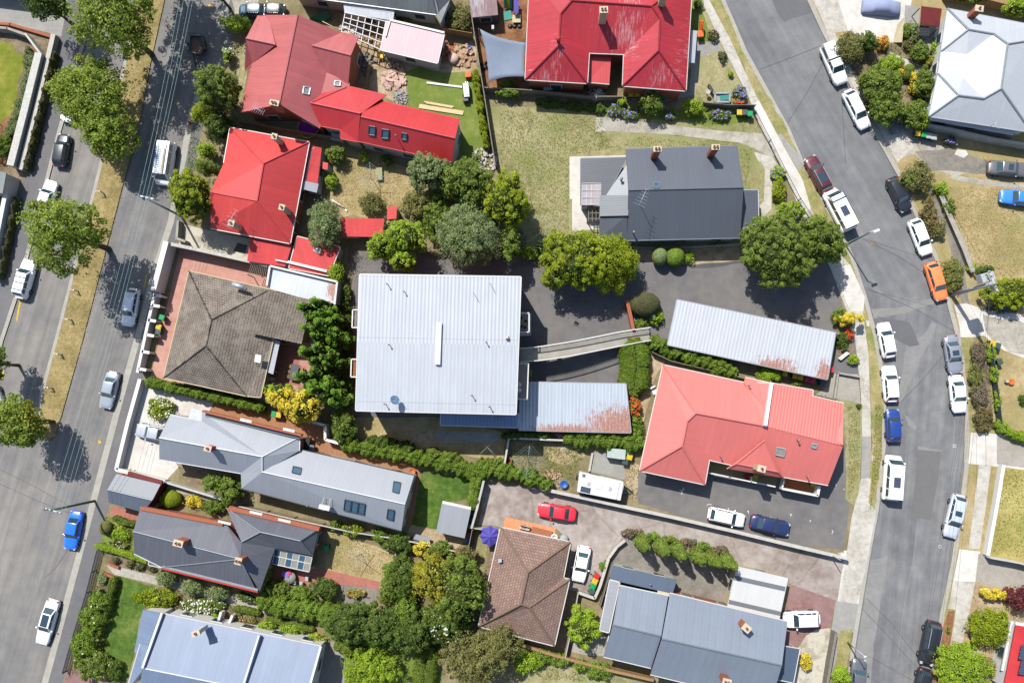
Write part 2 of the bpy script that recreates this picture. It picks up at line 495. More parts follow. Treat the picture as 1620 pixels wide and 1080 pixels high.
    if posts:
        for p in inset(loop, .25):
            MB().box((p.x, p.y, (p.z-.14+.1)/2), (.1, .1, p.z-.14-.1)).build('post', posts, root)
    return ro
def building(label, cat, px, py, name='house', group=None):
    return thing(name, label, cat, P(px, py, LAND), group)
def chimney(root, px, py, ztop, zbase, wx=.75, wy=.55, rot=0, mat=None, cap=None, pots=2):
    """px,py: the photo pixel of its top"""
    c = P(px, py, ztop); h = ztop-zbase
    m = MB().box((c.x, c.y, zbase+h/2), (wx, wy, h), rot).box((c.x, c.y, ztop-.34), (wx+.1, wy+.1, .1), rot)
    o = m.build('chimney', mat or M['brick'], root)
    MB().box((c.x, c.y, ztop+.03), (wx+.16, wy+.16, .12), rot).build('cap', M['capstone'], o)
    R = Matrix.Rotation(rot, 3, 'Z')
    for i in range(pots):
        q = c+R @ Vector(((i-(pots-1)/2)*.36, 0, 0))
        MB().lathe([(.15, 0), (.13, .3), (.16, .34), (.11, .34), (.1, .05)], q, 10).build('chimney_pot', cap or M['pot'], o)
        MB().lathe([(.1, .3), (.1, .31)], q, 8).build('flue', M['soot'], o)
    return o
def on_roof(px, py, z, zadd=0): return P(px, py, z)
def skylight(root, quad, z, fr=None, glass=None):
    """quad: four photo pixels; z: heights of the four corners"""
    zz = z if isinstance(z, (list, tuple)) else [z]*4
    zz = [hit(root, x, y, a) for (x, y), a in zip(quad, zz)]
    q = [P(x, y, a+.08) for (x, y), a in zip(quad, zz)]
    c = sum(q, Vector())/4
    m = MB()
    for i in range(4): m.bar(q[i], q[(i+1) % 4], .1, .16)
    o = m.build('skylight', fr or M['darkmetal'], root)
    i = [c+(x-c)*.93+Vector((0, 0, -.01)) for x in q]
    MB().add(i+[x-Vector((0, 0, .05)) for x in i], [(0, 1, 2, 3), (7, 6, 5, 4), (0, 4, 5, 1), (1, 5, 6, 2), (2, 6, 7, 3), (3, 7, 4, 0)]).build('pane', glass or M['skyglass'], o)
    return o
def vent_pipe(root, px, py, ztop, h=.9, r=.06, mat=None, cowl=True):
    ztop = hit(root, px, py, ztop-h)+h*.9
    c = P(px, py, ztop); m = MB().tube((c.x, c.y, ztop-h), (c.x, c.y, ztop), r)
    if cowl: m.lathe([(r*2, 0), (r*2.2, .08), (.02, .16)], (c.x, c.y, ztop), 8)
    return m.build('vent_pipe', mat or M['galv'], root)
def antenna(root, px, py, ztop, h, ang, L=1.6, els=7, mat=None):
    c = P(px, py, ztop); d = Vector((math.cos(ang), math.sin(ang), 0)); n = Vector((-d.y, d.x, 0))
    m = MB().tube((c.x, c.y, ztop-h), (c.x, c.y, ztop), .03).tube(c-d*L/2, c+d*L/2, .025)
    for i in range(els):
        q = c+d*L*(i/(els-1)-.5); w_ = .75-.45*i/els
        m.tube(q-n*w_, q+n*w_, .015, n=5)
    return m.build('antenna', mat or M['alu'], root)

# ---------------------------------------------------------------- fences and walls
def fence(label, line, h=1.7, t=.06, mat=None, name='fence', cat='fence', posts=2.6, cap=None, pm=None, base=LAND, capw=.12, kind='panel', group=None):
    q = [P(x, y, base) for x, y in line]
    root = thing(name, label, cat, q[0], group)
    m = MB(); cp = MB()
    for i, (a, b) in enumerate(zip(q, q[1:])):
        d = (b-a).normalized()
        if kind == 'panel':
            m.bar(a+Vector((0, 0, h/2))-d*t*.45*(i > 0), b+Vector((0, 0, h/2)), t, h)
        elif kind == 'pales':
            n = max(2, int((b-a).length/.16))
            for k in range(n):
                c = a.lerp(b, (k+.5)/n); m.box((c.x, c.y, base+h/2), (.07, .025, h), math.atan2(d.y, d.x))
            for zz in (.3, h-.2): m.bar(a+Vector((0, 0, zz)), b+Vector((0, 0, zz)), .05, .06)
        elif kind == 'rail':
            n = max(2, int((b-a).length/.14))
            for k in range(n+1):
                c = a.lerp(b, k/n); m.tube(c, c+Vector((0, 0, h)), .014, n=5)
            for zz in (.12, h): m.bar(a+Vector((0, 0, zz)), b+Vector((0, 0, zz)), .05, .04)
        if cap: cp.bar(a+Vector((0, 0, h+.03)), b+Vector((0, 0, h+.03)), t+capw, .065)
    m.build('railing' if kind == 'rail' else 'panel', mat, root)
    if cap: cp.build('coping', cap, root)
    if posts:
        for i, (a, b) in enumerate(zip(q, q[1:])):
            n = max(1, int((b-a).length/posts)); d = (b-a).normalized(); s = Vector((-d.y, d.x, 0))*(t/2+.05)
            for k in range(n+(i == len(q)-2)):
                c = a.lerp(b, k/n)+s
                MB().box((c.x, c.y, base+h/2-.02), (.09, .09, h-.04)).build('post', pm or mat, root)
    return root

# ---------------------------------------------------------------- vegetation
def leaf_mesh(name, ce, nr, size, mat, parent, r, asp=.6):
    n = len(ce)
    if n == 0: return None
    rv = r.normal(size=(n, 3)); nr = nr/np.maximum(1e-6, np.linalg.norm(nr, axis=1, keepdims=True))
    t = np.cross(nr, rv); t /= np.maximum(1e-6, np.linalg.norm(t, axis=1, keepdims=True)); b = np.cross(nr, t)
    s = (size*(.7+.6*r.random(n)))[:, None]*.5
    fold = nr*s*.25
    co_ = np.empty((n, 4, 3)); co_[:, 0] = ce+t*s; co_[:, 1] = ce+b*s*asp+fold; co_[:, 2] = ce-t*s; co_[:, 3] = ce-b*s*asp+fold
    off = OFF.get(parent, Vector((0, 0, 0))); co_ -= np.array(off)
    me = bpy.data.meshes.new(name)
    me.vertices.add(4*n); me.vertices.foreach_set('co', co_.reshape(-1).astype(np.float32))
    me.loops.add(4*n); me.loops.foreach_set('vertex_index', np.arange(4*n, dtype=np.int32))
    me.polygons.add(n); me.polygons.foreach_set('loop_start', np.arange(0, 4*n, 4, dtype=np.int32))
    me.update(calc_edges=True)
    at = me.attributes.new('rnd', 'FLOAT', 'FACE'); at.data.foreach_set('value', r.random(n).astype(np.float32))
    me.materials.append(mat)
    o = bpy.data.objects.new(name, me); COL.objects.link(o); o.parent = parent; OFF[o] = off
    return o
# kind: clump radius m, leaf m, coverage, lowest clump (fraction of height), inner fraction, outward weight
KIND = {
    'plane': (.42, .28, 6.2, .35, .26, .4, .22, 0),
    'dense': (.33, .23, 5.0, .18, .66, .55, .10, .70),
    'cauli': (.29, .20, 5.6, .16, .76, .65, .10, .78),
    'fine':  (.34, .18, 4.8, .14, .55, .4, .25, .55),
    'shrub': (.21, .18, 5.2, .10, .6, .5, .15, .6),
    'loose': (.32, .20, 4.4, .06, .22, .35, .12, 0),
    'ball':  (.08, .12, 9.0, .05, .95, .8, 1.0, .9),
    'conif': (.26, .18, 8.0, .05, .55, .5, 0, 0),
    'tier':  (.46, .21, 8.0, .10, .72, .7, .30, .66),
}
def lobes_pts(r, c, rx, ry, h, zlow, rc, inner, N, outw, shape, fill):
    """leaf positions and normals for one crown lobe"""
    zl = c[2]+zlow*h; zm = zl+(h-zlow*h)*.42; up = c[2]+h-zm; dnz = zm-zl
    nc = max(5, int(2.2*rx*ry/(rc*rc)*(1-.35*inner)))
    d = r.normal(size=(nc, 3)); d /= np.linalg.norm(d, axis=1, keepdims=True)
    f = inner+(1-inner)*r.random(nc)**.6
    if shape == 'cone':
        zz = r.random(nc)**1.15; a = r.random(nc)*6.283; k = (1-zz)**.6*.85*(.7+.3*f)
        pos = np.stack([c[0]+rx*k*np.cos(a), c[1]+ry*k*np.sin(a), zl+zz*(c[2]+h-zl)], 1)
    else:
        ww = 1+(.17 if inner > .3 else .24)*np.sin((2+r.integers(3))*np.arctan2(d[:, 1], d[:, 0])+r.random()*6)+.13*np.sin((5+r.integers(3))*np.arctan2(d[:, 1], d[:, 0])+r.random()*6)
        f = f*np.clip(ww, .68, 1.16)
        px_ = max(.05, rx-rc*.7); py_ = max(.05, ry-rc*.7); pz_ = max(.05, up-rc*.7)
        pos = np.stack([c[0]+px_*f*d[:, 0], c[1]+py_*f*d[:, 1], zm+np.where(d[:, 2] > 0, pz_, dnz)*f*d[:, 2]], 1)
    rs = rc*(.65+.7*r.random(nc)); wgt = rs**2; wgt /= wgt.sum()
    idx = r.choice(nc, N, p=wgt)
    q = r.normal(size=(N, 3)); q /= np.linalg.norm(q, axis=1, keepdims=True)
    q[:, 2] = np.where(q[:, 2] < -.3, -q[:, 2], q[:, 2])
    rr = rs[idx]*(.75+.3*r.random(N))
    ce = pos[idx]+q*rr[:, None]*np.array([1, 1, .8])
    ctr = np.array([c[0], c[1], zm-.3*up])
    o = ce-ctr; o /= np.maximum(1e-6, np.linalg.norm(o, axis=1, keepdims=True))
    if shape == 'cone':
        k = int(N*.7); z_ = r.random(k)**.9; a = r.random(k)*6.283; w_ = (1-z_)**.6*(.88+.14*r.random(k)+.08*np.sin(a*4+z_*9))
        ce[:k] = np.stack([c[0]+rx*w_*np.cos(a), c[1]+ry*w_*np.sin(a), zl+z_*(c[2]+h-zl)], 1)
        q[:k] = np.stack([np.cos(a), np.sin(a), np.full(k, .35)], 1); o[:k] = q[:k]
    if fill and shape != 'cone':
        k = int(N*fill); v = r.normal(size=(k, 3)); v /= np.linalg.norm(v, axis=1, keepdims=True)
        v[:, 2] = np.where(v[:, 2] < -.35, -v[:, 2], v[:, 2]); th = np.arctan2(v[:, 1], v[:, 0])
        if fill >= 1: g = .96+.04*r.random(k)
        else:
            s1, s2, s3 = r.random(3)*6; q3 = 1/max(.5, rc*2.2)
            lump = np.sin(v[:, 0]*rx*q3*1.7+s1)*np.sin(v[:, 1]*ry*q3*1.7+s2)+.6*np.sin(v[:, 0]*rx*q3*3.1+s3)*np.sin(v[:, 1]*ry*q3*2.9+s1)
            g = (.82+.12*lump+.08*r.normal(size=k))*np.clip(1+.16*np.sin(3*th+s2)*.6, .8, 1.1)
        ce[:k] = np.stack([c[0]+rx*g*v[:, 0], c[1]+ry*g*v[:, 1], zm+np.where(v[:, 2] > 0, up, dnz)*g*v[:, 2]], 1)
        q[:k] = v; o[:k] = v
    nr = q*outw+o*outw*.7+r.normal(size=(N, 3))*.5+np.array([0, 0, .4])
    ce[:, 2] = np.maximum(ce[:, 2], c[2]+.05)
    return ce, nr, pos
BARK = None
def tree(label, px, py, rx, ry, h, kind='dense', pal='green', name='tree', group=None, lobes=None, rot=0, cat=None, shape=None, flowers=None, dens=1, trunk=True, base=LAND):
    """px,py,rx,ry: crown in the photo; h: height in metres"""
    rc, leaf, cov, zlow, inner, outw, fill, core = KIND[kind]
    r = rng_of(label+str(px))
    zc = base+h*(.55 if kind != 'conif' else .35)
    sc = (H-zc)/F
    lobes = lobes or [(0, 0, rx, ry, 1)]
    cb = P(px, py, zc); root = thing(name, label, cat or name.replace('_', ' '), (cb.x, cb.y, base), group)
    CE = []; NR = []; PO = []; CO = []
    mn = min(rx, ry)*sc
    rc = min(rc, mn*.45)
    for (dx, dy, lx, ly, hf) in lobes:
        c = P(px+dx, py+dy, zc); a, b = lx*sc, ly*sc
        N = int(cov*dens*math.pi*a*b/(.3*leaf*leaf)); N = min(N, 26000)
        ce, nr, po = lobes_pts(r, (c.x, c.y, base), a, b, h*hf, zlow, rc, inner, N, outw, shape, fill)
        CO.append((c, a, b, h*hf))
        if rot and len(lobes) == 1:
            k, s = math.cos(rot), math.sin(rot)
            for arr in (ce, po):
                x = arr[:, 0]-c.x; y = arr[:, 1]-c.y; arr[:, 0] = c.x+k*x-s*y; arr[:, 1] = c.y+s*x+k*y
        CE.append(ce); NR.append(nr); PO.append(po)
    ce = np.concatenate(CE); nr = np.concatenate(NR); po = np.concatenate(PO)
    leaf_mesh('crown' if h > 2.2 else 'foliage', ce, nr, leaf, PAL[pal], root, r)
    if flowers:
        col, frac, fs = flowers; k = max(4, int(len(ce)*frac)); hi = ce[r.choice(len(ce), k)]
        top = hi[np.argsort(-hi[:, 2])][:max(3, k*2//3)]
        leaf_mesh('flowers', top+np.array([0, 0, .09]), r.normal(size=(len(top), 3))*.3+np.array([0, 0, 1]), fs, PAL[col], root, r, 1.0)
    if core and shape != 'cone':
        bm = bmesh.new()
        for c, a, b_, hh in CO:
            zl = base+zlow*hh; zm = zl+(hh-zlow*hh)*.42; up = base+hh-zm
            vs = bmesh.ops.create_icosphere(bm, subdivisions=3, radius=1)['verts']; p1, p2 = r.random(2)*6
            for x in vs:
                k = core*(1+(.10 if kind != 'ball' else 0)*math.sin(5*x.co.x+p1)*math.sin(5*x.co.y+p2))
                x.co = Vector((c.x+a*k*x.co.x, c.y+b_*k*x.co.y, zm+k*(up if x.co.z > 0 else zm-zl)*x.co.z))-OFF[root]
        me = bpy.data.meshes.new('branches'); bm.to_mesh(me); bm.free(); me.materials.append(M['twigs'])  # solid core added to block light and keep the leaf gaps dark
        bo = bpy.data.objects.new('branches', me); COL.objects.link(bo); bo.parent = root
    if trunk:
        tr = max(.03, h*.022)
        m = MB(); k = Vector((cb.x, cb.y, base)); top = Vector((cb.x, cb.y, base+h*(.45 if shape != 'cone' else .9)))
        m.tube(k, k.lerp(top, .5), tr*1.3, tr, n=8); m.tube(k.lerp(top, .5), top, tr, tr*.6, n=8)
        if h > 2.2 and shape != 'cone':
            for i in r.choice(len(po), min(len(po), 9), replace=False):
                e = Vector(po[i]); s = k.lerp(top, .45+.5*r.random()); mid = s.lerp(e, .5)+Vector((0, 0, .15*h*.3))
                m.tube(s, mid, tr*.55, tr*.4, n=6); m.tube(mid, e, tr*.4, tr*.15, n=6)
        m.build('trunk' if h > 2.2 else 'stem', M['bark'], root)
    return root
def hedge(label, line, wpx, h, pal='hedge', leaf=.13, name='hedge', cov=5, group=None, lump=.12, flowers=None, base=LAND):
    r = rng_of(label); q = [P(x, y, base+h*.7) for x, y in line]; w_ = wpx/M_PX*(1-h*.7/H)
    root = thing(name, label, 'hedge', (q[0].x, q[0].y, base), group)
    L = [(b-a).to_2d().length for a, b in zip(q, q[1:])]; tot = sum(L); sur = tot*(w_+1.4*h)+w_*h*2
    N = min(30000, int(cov*sur/(.3*leaf*leaf)/1.6))
    s = r.random(N)*(tot+w_*.5)-w_*.25; a = r.random(N)*math.pi
    cum = np.concatenate([[0], np.cumsum(L)]); k = np.clip(np.searchsorted(cum, s)-1, 0, len(L)-1)
    A = np.array([[v.x, v.y] for v in q]); f = (s-cum[k])/np.array(L)[k]
    xy = A[k]+(A[k+1]-A[k])*f[:, None]; d = (A[k+1]-A[k])/np.array(L)[k][:, None]; n = np.stack([-d[:, 1], d[:, 0]], 1)
    ph = r.random(6)*6.28
    b = 1+lump*(np.sin(s*2.1+ph[0])+.7*np.sin(s*4.7+ph[1])+.6*np.sin(s*9.3+ph[2]+a*2))
    ca, sa = np.cos(a), np.sin(a)
    ex = np.sign(ca)*np.abs(ca)**.6*w_/2*b; ez = np.abs(sa)**.55*h*(1+.5*lump*(np.sin(s*3.3+ph[3])+.6*np.sin(s*7.7+a*3)))
    ex *= 1+.06*r.normal(size=N); ez *= 1+.04*r.normal(size=N)
    ends = np.clip((np.minimum(s+w_*.25, tot+w_*.25-s))/(w_*.35), .25, 1)**.5
    ce = np.stack([xy[:, 0]+n[:, 0]*ex*ends, xy[:, 1]+n[:, 1]*ex*ends, base+np.maximum(.05, ez*(.55+.45*ends))], 1)
    nr = np.stack([n[:, 0]*ca, n[:, 1]*ca, sa], 1)*.8+r.normal(size=(N, 3))*.45
    leaf_mesh('foliage', ce, nr, leaf, PAL[pal], root, r)
    if flowers:
        col, cnt, fs = flowers; i = r.choice(N, min(N, cnt)); leaf_mesh('flowers', ce[i]+nr[i]*.06, nr[i], fs, PAL[col], root, r, 1.0)
    m = MB()
    for i, (x, y) in enumerate(zip(q, q[1:])):
        m.bar((x.x, x.y, base+h*.38), (y.x, y.y, base+h*.38), w_*.6, h*.7)
    m.build('branches', M['twigs'], root)  # core bars added inside the hedge to block light
    return root
def stuff_cover(name, poly, n, leaf, pal, hmax=.35, base=LAND, flowers=None):
    """low plants nobody could count, spread over a bed"""
    r = rng_of(name+str(poly[0])); q = [P(x, y, base) for x, y in poly]
    xs = [v.x for v in q]; ys = [v.y for v in q]
    from mathutils.geometry import intersect_point_tri_2d
    pts = []
    X = r.uniform(min(xs), max(xs), n*3); Y = r.uniform(min(ys), max(ys), n*3)
    ins = np.zeros(n*3, bool); k = len(q); j = k-1
    for i in range(k):
        c = ((ys[i] > Y) != (ys[j] > Y)) & (X < (xs[j]-xs[i])*(Y-ys[i])/(ys[j]-ys[i]+1e-9)+xs[i]); ins ^= c; j = i
    X, Y = X[ins][:n], Y[ins][:n]
    den = np.sin(X*1.9+1)+np.sin(Y*2.3+X*.7)+np.sin((X+Y)*3.7)*.6
    if hmax > .1: kk = den > -.5; X, Y, den = X[kk], Y[kk], den[kk]
    Z = base+.04+r.random(len(X))*hmax*np.clip(.5+den*.3, .2, 1)
    o = leaf_mesh(name, np.stack([X, Y, Z], 1), r.normal(size=(len(X), 3))*(.6 if hmax > .1 else .22)+np.array([0, 0, .8]), leaf, PAL[pal], None, r)
    o['kind'] = 'stuff'; return o

# ---------------------------------------------------------------- vehicles
CK = {  # W, H, belt, windscreen foot, roof front, roof rear, glass foot, bonnet z, boot z
    'sedan': (1.80, 1.45, .93, .29, .42, .70, .84, .88, .95),
    'hatch': (1.74, 1.50, .96, .24, .38, .84, .95, .90, .96),
    'wagon': (1.80, 1.52, .96, .26, .39, .86, .96, .90, .98),
    'suv':   (1.88, 1.74, 1.08, .25, .37, .87, .96, 1.04, 1.08),
    'van':   (2.08, 2.15, 1.15, .09, .20, .96, .985, 1.0, 1.15),
    'ute':   (1.84, 1.75, 1.08, .26, .38, .55, .60, 1.04, 1.0),
}
def car(label, front, rear, col, kind='sedan', base=0.0, extras=(), group=None, cat='car', name='parked_car', metal=0.0, Lmax=5.6):
    a, b = P(front[0], front[1], base+.7), P(rear[0], rear[1], base+.7)
    L = min(Lmax, max(3.6, (a-b).length)); mid = (a+b)/2; ang = math.atan2(a.y-b.y, a.x-b.x)
    root = thing(name, label, cat, (0, 0, 0), group, local=True)
    W, Hh, belt, w0, w1, w2, w3, zb, zt = CK[kind]; hw = W/2
    pm = paint('paint_%d_%d_%d_%d' % (*[int(c*255) for c in col[:3]], int(metal*9)), col, metal)
    X = lambda t: L/2-t*L
    ts = [0, .015, .05, .12, .2, .3, .45, .6, .75, .86, .94, .98, 1]
    wf = [.60, .74, .89, .965, .985, 1, 1, 1, .99, .975, .93, .84, .74]
    if kind == 'van': wf = [.7, .84, .94, .98, 1, 1, 1, 1, 1, 1, .99, .97, .94]
    m = MB(); rings = []
    for t, f in zip(ts, wf):
        if t < .06: z = .62+(zb-.62)*(t/.06)**.6*.8
        elif t <= w0: z = zb-.1*(1-(t-.05)/max(.01, w0-.05))*.6
        elif t < w3: z = belt
        else: z = zt-.18*((t-w3)/max(.01, 1-w3))**2
        if t >= .98: z = min(z, .85 if kind != 'van' else 1.1)
        yw = hw*f; z0 = .22 if .05 < t < .95 else .32
        half = [(.0, z0), (.9*yw, z0), (yw, z0+.16), (yw, (z0+z)/2+.08), (.965*yw, z-.1), (.87*yw, z-.012), (.45*yw, z+.025), (0, z+.03)]
        ring = [(X(t), y, zz) for y, zz in half]+[(X(t), -y, zz) for y, zz in half[-2:0:-1]]
        rings.append(ring)
    n = len(rings[0]); vs = [p for r_ in rings for p in r_]
    fs = [(k*n+i, k*n+(i+1) % n, (k+1)*n+(i+1) % n, (k+1)*n+i) for k in range(len(rings)-1) for i in range(n)]
    fs += [tuple(range(n-1, -1, -1)), tuple(range((len(rings)-1)*n, len(rings)*n))]
    m.add(vs, fs, True); body = m.build('body', pm, root)
    # cabin
    bw, tw = hw*.93, hw*.76
    if kind == 'van': tw = hw*.86
    zlo = belt-.06
    B = [Vector((X(w0), bw*.92, zlo)), Vector((X(w0), -bw*.92, zlo)), Vector((X(w3), -bw*.94, zlo)), Vector((X(w3), bw*.94, zlo))]
    T = [Vector((X(w1), tw*.95, Hh-.03)), Vector((X(w1), -tw*.95, Hh-.03)), Vector((X(w2), -tw*.96, Hh-.03)), Vector((X(w2), tw*.96, Hh-.03))]
    mm = (B[0]+B[3])/2; mt = (T[0]+T[3])/2
    cm = MB().add(B+T, [(3, 2, 1, 0), (4, 5, 6, 7), (0, 1, 5, 4), (1, 2, 6, 5), (2, 3, 7, 6), (3, 0, 4, 7)])
    cab = cm.build('cabin', pm, root, bevel=.07)
    for p in cab.data.polygons: p.use_smooth = True
    cen = sum(B+T, Vector())/8
    def pane(nm, q, u0, u1, v0, v1, par=root, nu=1):
        lerp2 = lambda u, v: (q[0].lerp(q[1], u)).lerp(q[3].lerp(q[2], u), v)
        nrm = (q[1]-q[0]).cross(q[3]-q[0]).normalized()
        fc = (q[0]+q[1]+q[2]+q[3])/4
        if nrm.dot(fc-cen) < 0: nrm = -nrm
        c = [lerp2(u, v) for u, v in ((u0, v0), (u1, v0), (u1, v1), (u0, v1))]
        mb = MB().add([p+nrm*.014 for p in c]+[p-nrm*.02 for p in c], [(0, 1, 2, 3), (7, 6, 5, 4), (0, 4, 5, 1), (1, 5, 6, 2), (2, 6, 7, 3), (3, 7, 4, 0)])
        return mb.build(nm, glass_mat(), par)
    pane('windscreen', [B[0], B[1], T[1], T[0]], .05, .95, .10, .95)
    if kind != 'van' or True: pane('rear_window', [B[3], B[2], T[2], T[3]], .09, .91, .32 if kind in ('suv', 'van') else .16, .93)
    for i0, i1 in ((0, 3), (1, 2)):
        q = [B[i0], B[i1], T[i1], T[i0]]
        cuts = [(.09, .40), (.43, .70), (.73, .92)] if kind in ('wagon', 'suv', 'van') else [(.11, .48), (.52, .90)]
        if kind == 'ute': cuts = [(.1, .55), (.6, .92)]
        for u0, u1 in cuts: pane('side_window', q, u0, u1, .22, .9)
    for s in (-1, 1):
        hx = L/2-.2
        MB().box((L/2-.20, s*hw*.66, .70 if kind not in ('van', 'suv', 'ute') else .86), (.34, .3, .14), s*-.35, Matrix.Rotation(.2, 3, 'Y')).build('headlight', M['lamp'], root, bevel=.03)
        MB().box((-L/2+.12, s*hw*.70, .86 if kind != 'van' else 1.1), (.16, .22, .16), s*.3).build('tail_light', M['tail'], root, bevel=.03)
        MB().box((X(w0)-.35, s*(hw+.10), belt+.06), (.17, .2, .13), s*.2).build('mirror', pm, root, bevel=.03)
        for fx in (.31, -.29):
            wh = MB().add([], []).tube((L*fx, s*(hw-.19), .32), (L*fx, s*(hw+.025), .32), .32, n=18).build('wheel', M['tyre'], root)
            MB().tube((L*fx, s*(hw+.0), .32), (L*fx, s*(hw+.032), .32), .2, n=12).build('rim', M['rim'], wh)
    mid_x = lambda t: X(t)
    if 'rails' in extras:
        for s in (-1, 1):
            MB().path([(X(w1+.03), s*tw*.86, Hh), (X(w1+.06), s*tw*.86, Hh+.07), (X(w2-.05), s*tw*.86, Hh+.07), (X(w2-.02), s*tw*.86, Hh)], .025).build('roof_rail', M['alu'], root)
    if 'racks' in extras:
        for t in (w1+.1, w1+.24, w2-.08):
            MB().box((X(t), 0, Hh+.1), (.06, tw*1.9, .04)).box((X(t), tw*.88, Hh+.04), (.06, .06, .12)).box((X(t), -tw*.88, Hh+.04), (.06, .06, .12)).build('roof_bar', M['darkmetal'], root)
    if 'sunroof' in extras:
        MB().box(((X(w1)*.62+X(w2)*.38), 0, Hh-.026), (.62, tw*1.15, .02)).build('sunroof', glass_mat(), root)
    if 'bigroof' in extras:
        MB().box(((X(w1)*.5+X(w2)*.5), 0, Hh-.026), (L*.26, tw*1.3, .02)).build('sunroof', glass_mat(), root)
    if 'solar' in extras:
        so_ = MB().box((X((w1+w2)/2), 0, Hh+.06), (1.15, .75, .04)).build('solar_panel', M['solar'], root)
        MB().box((X((w1+w2)/2), 0, Hh+.02), (1.22, .82, .05)).build('frame', M['alu'], so_)
    if 'canopy' in extras:      # box canopy over the tray
        x0, x1 = X(.58), X(.985); hz = Hh+.06
        MB().add([(x0, hw*.9, .95), (x0, -hw*.9, .95), (x1, -hw*.9, .95), (x1, hw*.9, .95), (x0, hw*.8, hz), (x0, -hw*.8, hz), (x1+.05, -hw*.8, hz), (x1+.05, hw*.8, hz)],
                 [(3, 2, 1, 0), (4, 5, 6, 7), (0, 1, 5, 4), (1, 2, 6, 5), (2, 3, 7, 6), (3, 0, 4, 7)]).build('canopy', M['whitepaint'], root, bevel=.05)
        for s in (-1, 1):
            MB().box(((x0+x1)/2, s*hw*.865, 1.42), (L*.26, .03, .34), 0, Matrix.Rotation(s*.12, 3, 'X')).build('canopy_window', glass_mat(), root)
        MB().box((X(.58), 0, Hh+.1), (.06, tw*2, .05)).build('roof_bar', M['alu'], root)
    if 'ladder' in extras:
        mbb = MB(); 
        for k in range(13): mbb.box((X(.24)-k*.24, -.05, Hh+.16), (.07, 1.15, .05))
        for s in (-.62, .52): mbb.box((X(.58), s, Hh+.1), (L*.68, .05, .05))
        mbb.build('roof_rack', M['alu'], root)
        lm = MB()
        for y in (-.32, -.66): lm.box((X(.58), y, Hh+.23), (2.6, .05, .06))
        for k in range(10): lm.box((X(.58)-1.2+k*.27, -.49, Hh+.22), (.035, .34, .04))
        lm.build('ladder', M['blueplastic'], root)
        MB().box((X(.55), .42, Hh+.2), (3.6, .12, .08)).build('timber_length', M['pine'], root)
    if 'frontrack' in extras:
        MB().box((X(.16), 0, Hh-.1), (.1, W*.9, .06)).box((X(.30), 0, Hh+.08), (.1, W*.9, .06)).box((X(.23), W*.4, Hh), (.6, .06, .06)).box((X(.23), -W*.4, Hh), (.6, .06, .06)).build('ladder_rack', M['darkmetal'], root)
    root.location = (mid.x, mid.y, base); root.rotation_euler = (0, 0, ang)
    return root

# ---------------------------------------------------------------- small repeated things
BINS = {}
def wheelie_bin(label, px, py, lid, body='bingreen', rot=0, base=LAND, group='household wheelie bins'):
    key = (lid, body)
    c = P(px, py, base+1.0)
    if key not in BINS:
        r = thing('wheelie_bin', label, 'bin', (0, 0, 0), group, local=True)
        m = MB().add([(-.24, -.2, .08), (.24, -.2, .08), (.24, .22, .08), (-.24, .22, .08), (-.29, -.3, .98), (.29, -.3, .98), (.29, .32, .98), (-.29, .32, .98)],
                     [(3, 2, 1, 0), (4, 5, 6, 7), (0, 1, 5, 4), (1, 2, 6, 5), (2, 3, 7, 6), (3, 0, 4, 7)])
        m.build('body', M[body], r, bevel=.03)
        MB().box((0, .0, 1.02), (.64, .70, .07)).box((0, -.02, 1.065), (.46, .5, .03)).build('lid', M[lid], r, bevel=.025)
        MB().tube((-.26, .40, 1.0), (.26, .40, 1.0), .02).build('handle', M[body], r)
        for s in (-.27, .27): MB().tube((s-.03, .3, .1), (s+.03, .3, .1), .1, n=12).build('wheel', M['tyre'], r)
        BINS[key] = r; r.location = (c.x, c.y, base); r.rotation_euler = (0, 0, rot)
        return r
    return dup(BINS[key], (c.x, c.y, base), rot, label, group)
def hoist(label, px, py, Lpx, rot=.3, h=2.2, base=LAND, lines=True):
    """rotary clothesline: post, four arms, line squares"""
    c = P(px, py, base+h); L = Lpx/M_PX
    r = thing('rotary_clothesline', label, 'clothesline', (c.x, c.y, base), 'rotary clotheslines in the back yards')
    MB().tube((c.x, c.y, base), (c.x, c.y, base+h), .035).lathe([(.06, 0), (.07, .12), (.03, .2)], (c.x, c.y, base+h-.1), 8).build('post', M['galv'], r)
    tips = []
    for k in range(4):
        a = rot+k*math.pi/2; d = Vector((math.cos(a), math.sin(a), 0))
        MB().tube(Vector((c.x, c.y, base+h)), Vector((c.x, c.y, base+h+.12))+d*L, .03, .022).build('arm', M['galv'], r); tips.append(d)
    if lines:
        m = MB()
        for f in (.45, .62, .8, .98):
            for k in range(4):
                m.tube(Vector((c.x, c.y, base+h+.12*f))+tips[k]*L*f, Vector((c.x, c.y, base+h+.12*f))+tips[(k+1) % 4]*L*f, .006, n=4, cap=False)
        m.build('line_wire', M['wire'], r)
    return r
def wire(label, a, za, b, zb, sag=.5, r=.02, name='power_line', mat='wire', group=None, n=10):
    p0, p1 = P(a[0], a[1], za), P(b[0], b[1], zb)
    pts = [p0.lerp(p1, i/n)-Vector((0, 0, sag*4*(i/n)*(1-i/n))) for i in range(n+1)]
    return tag(MB().path(pts, r, 5).build(name, M[mat]), label, 'wire', group)
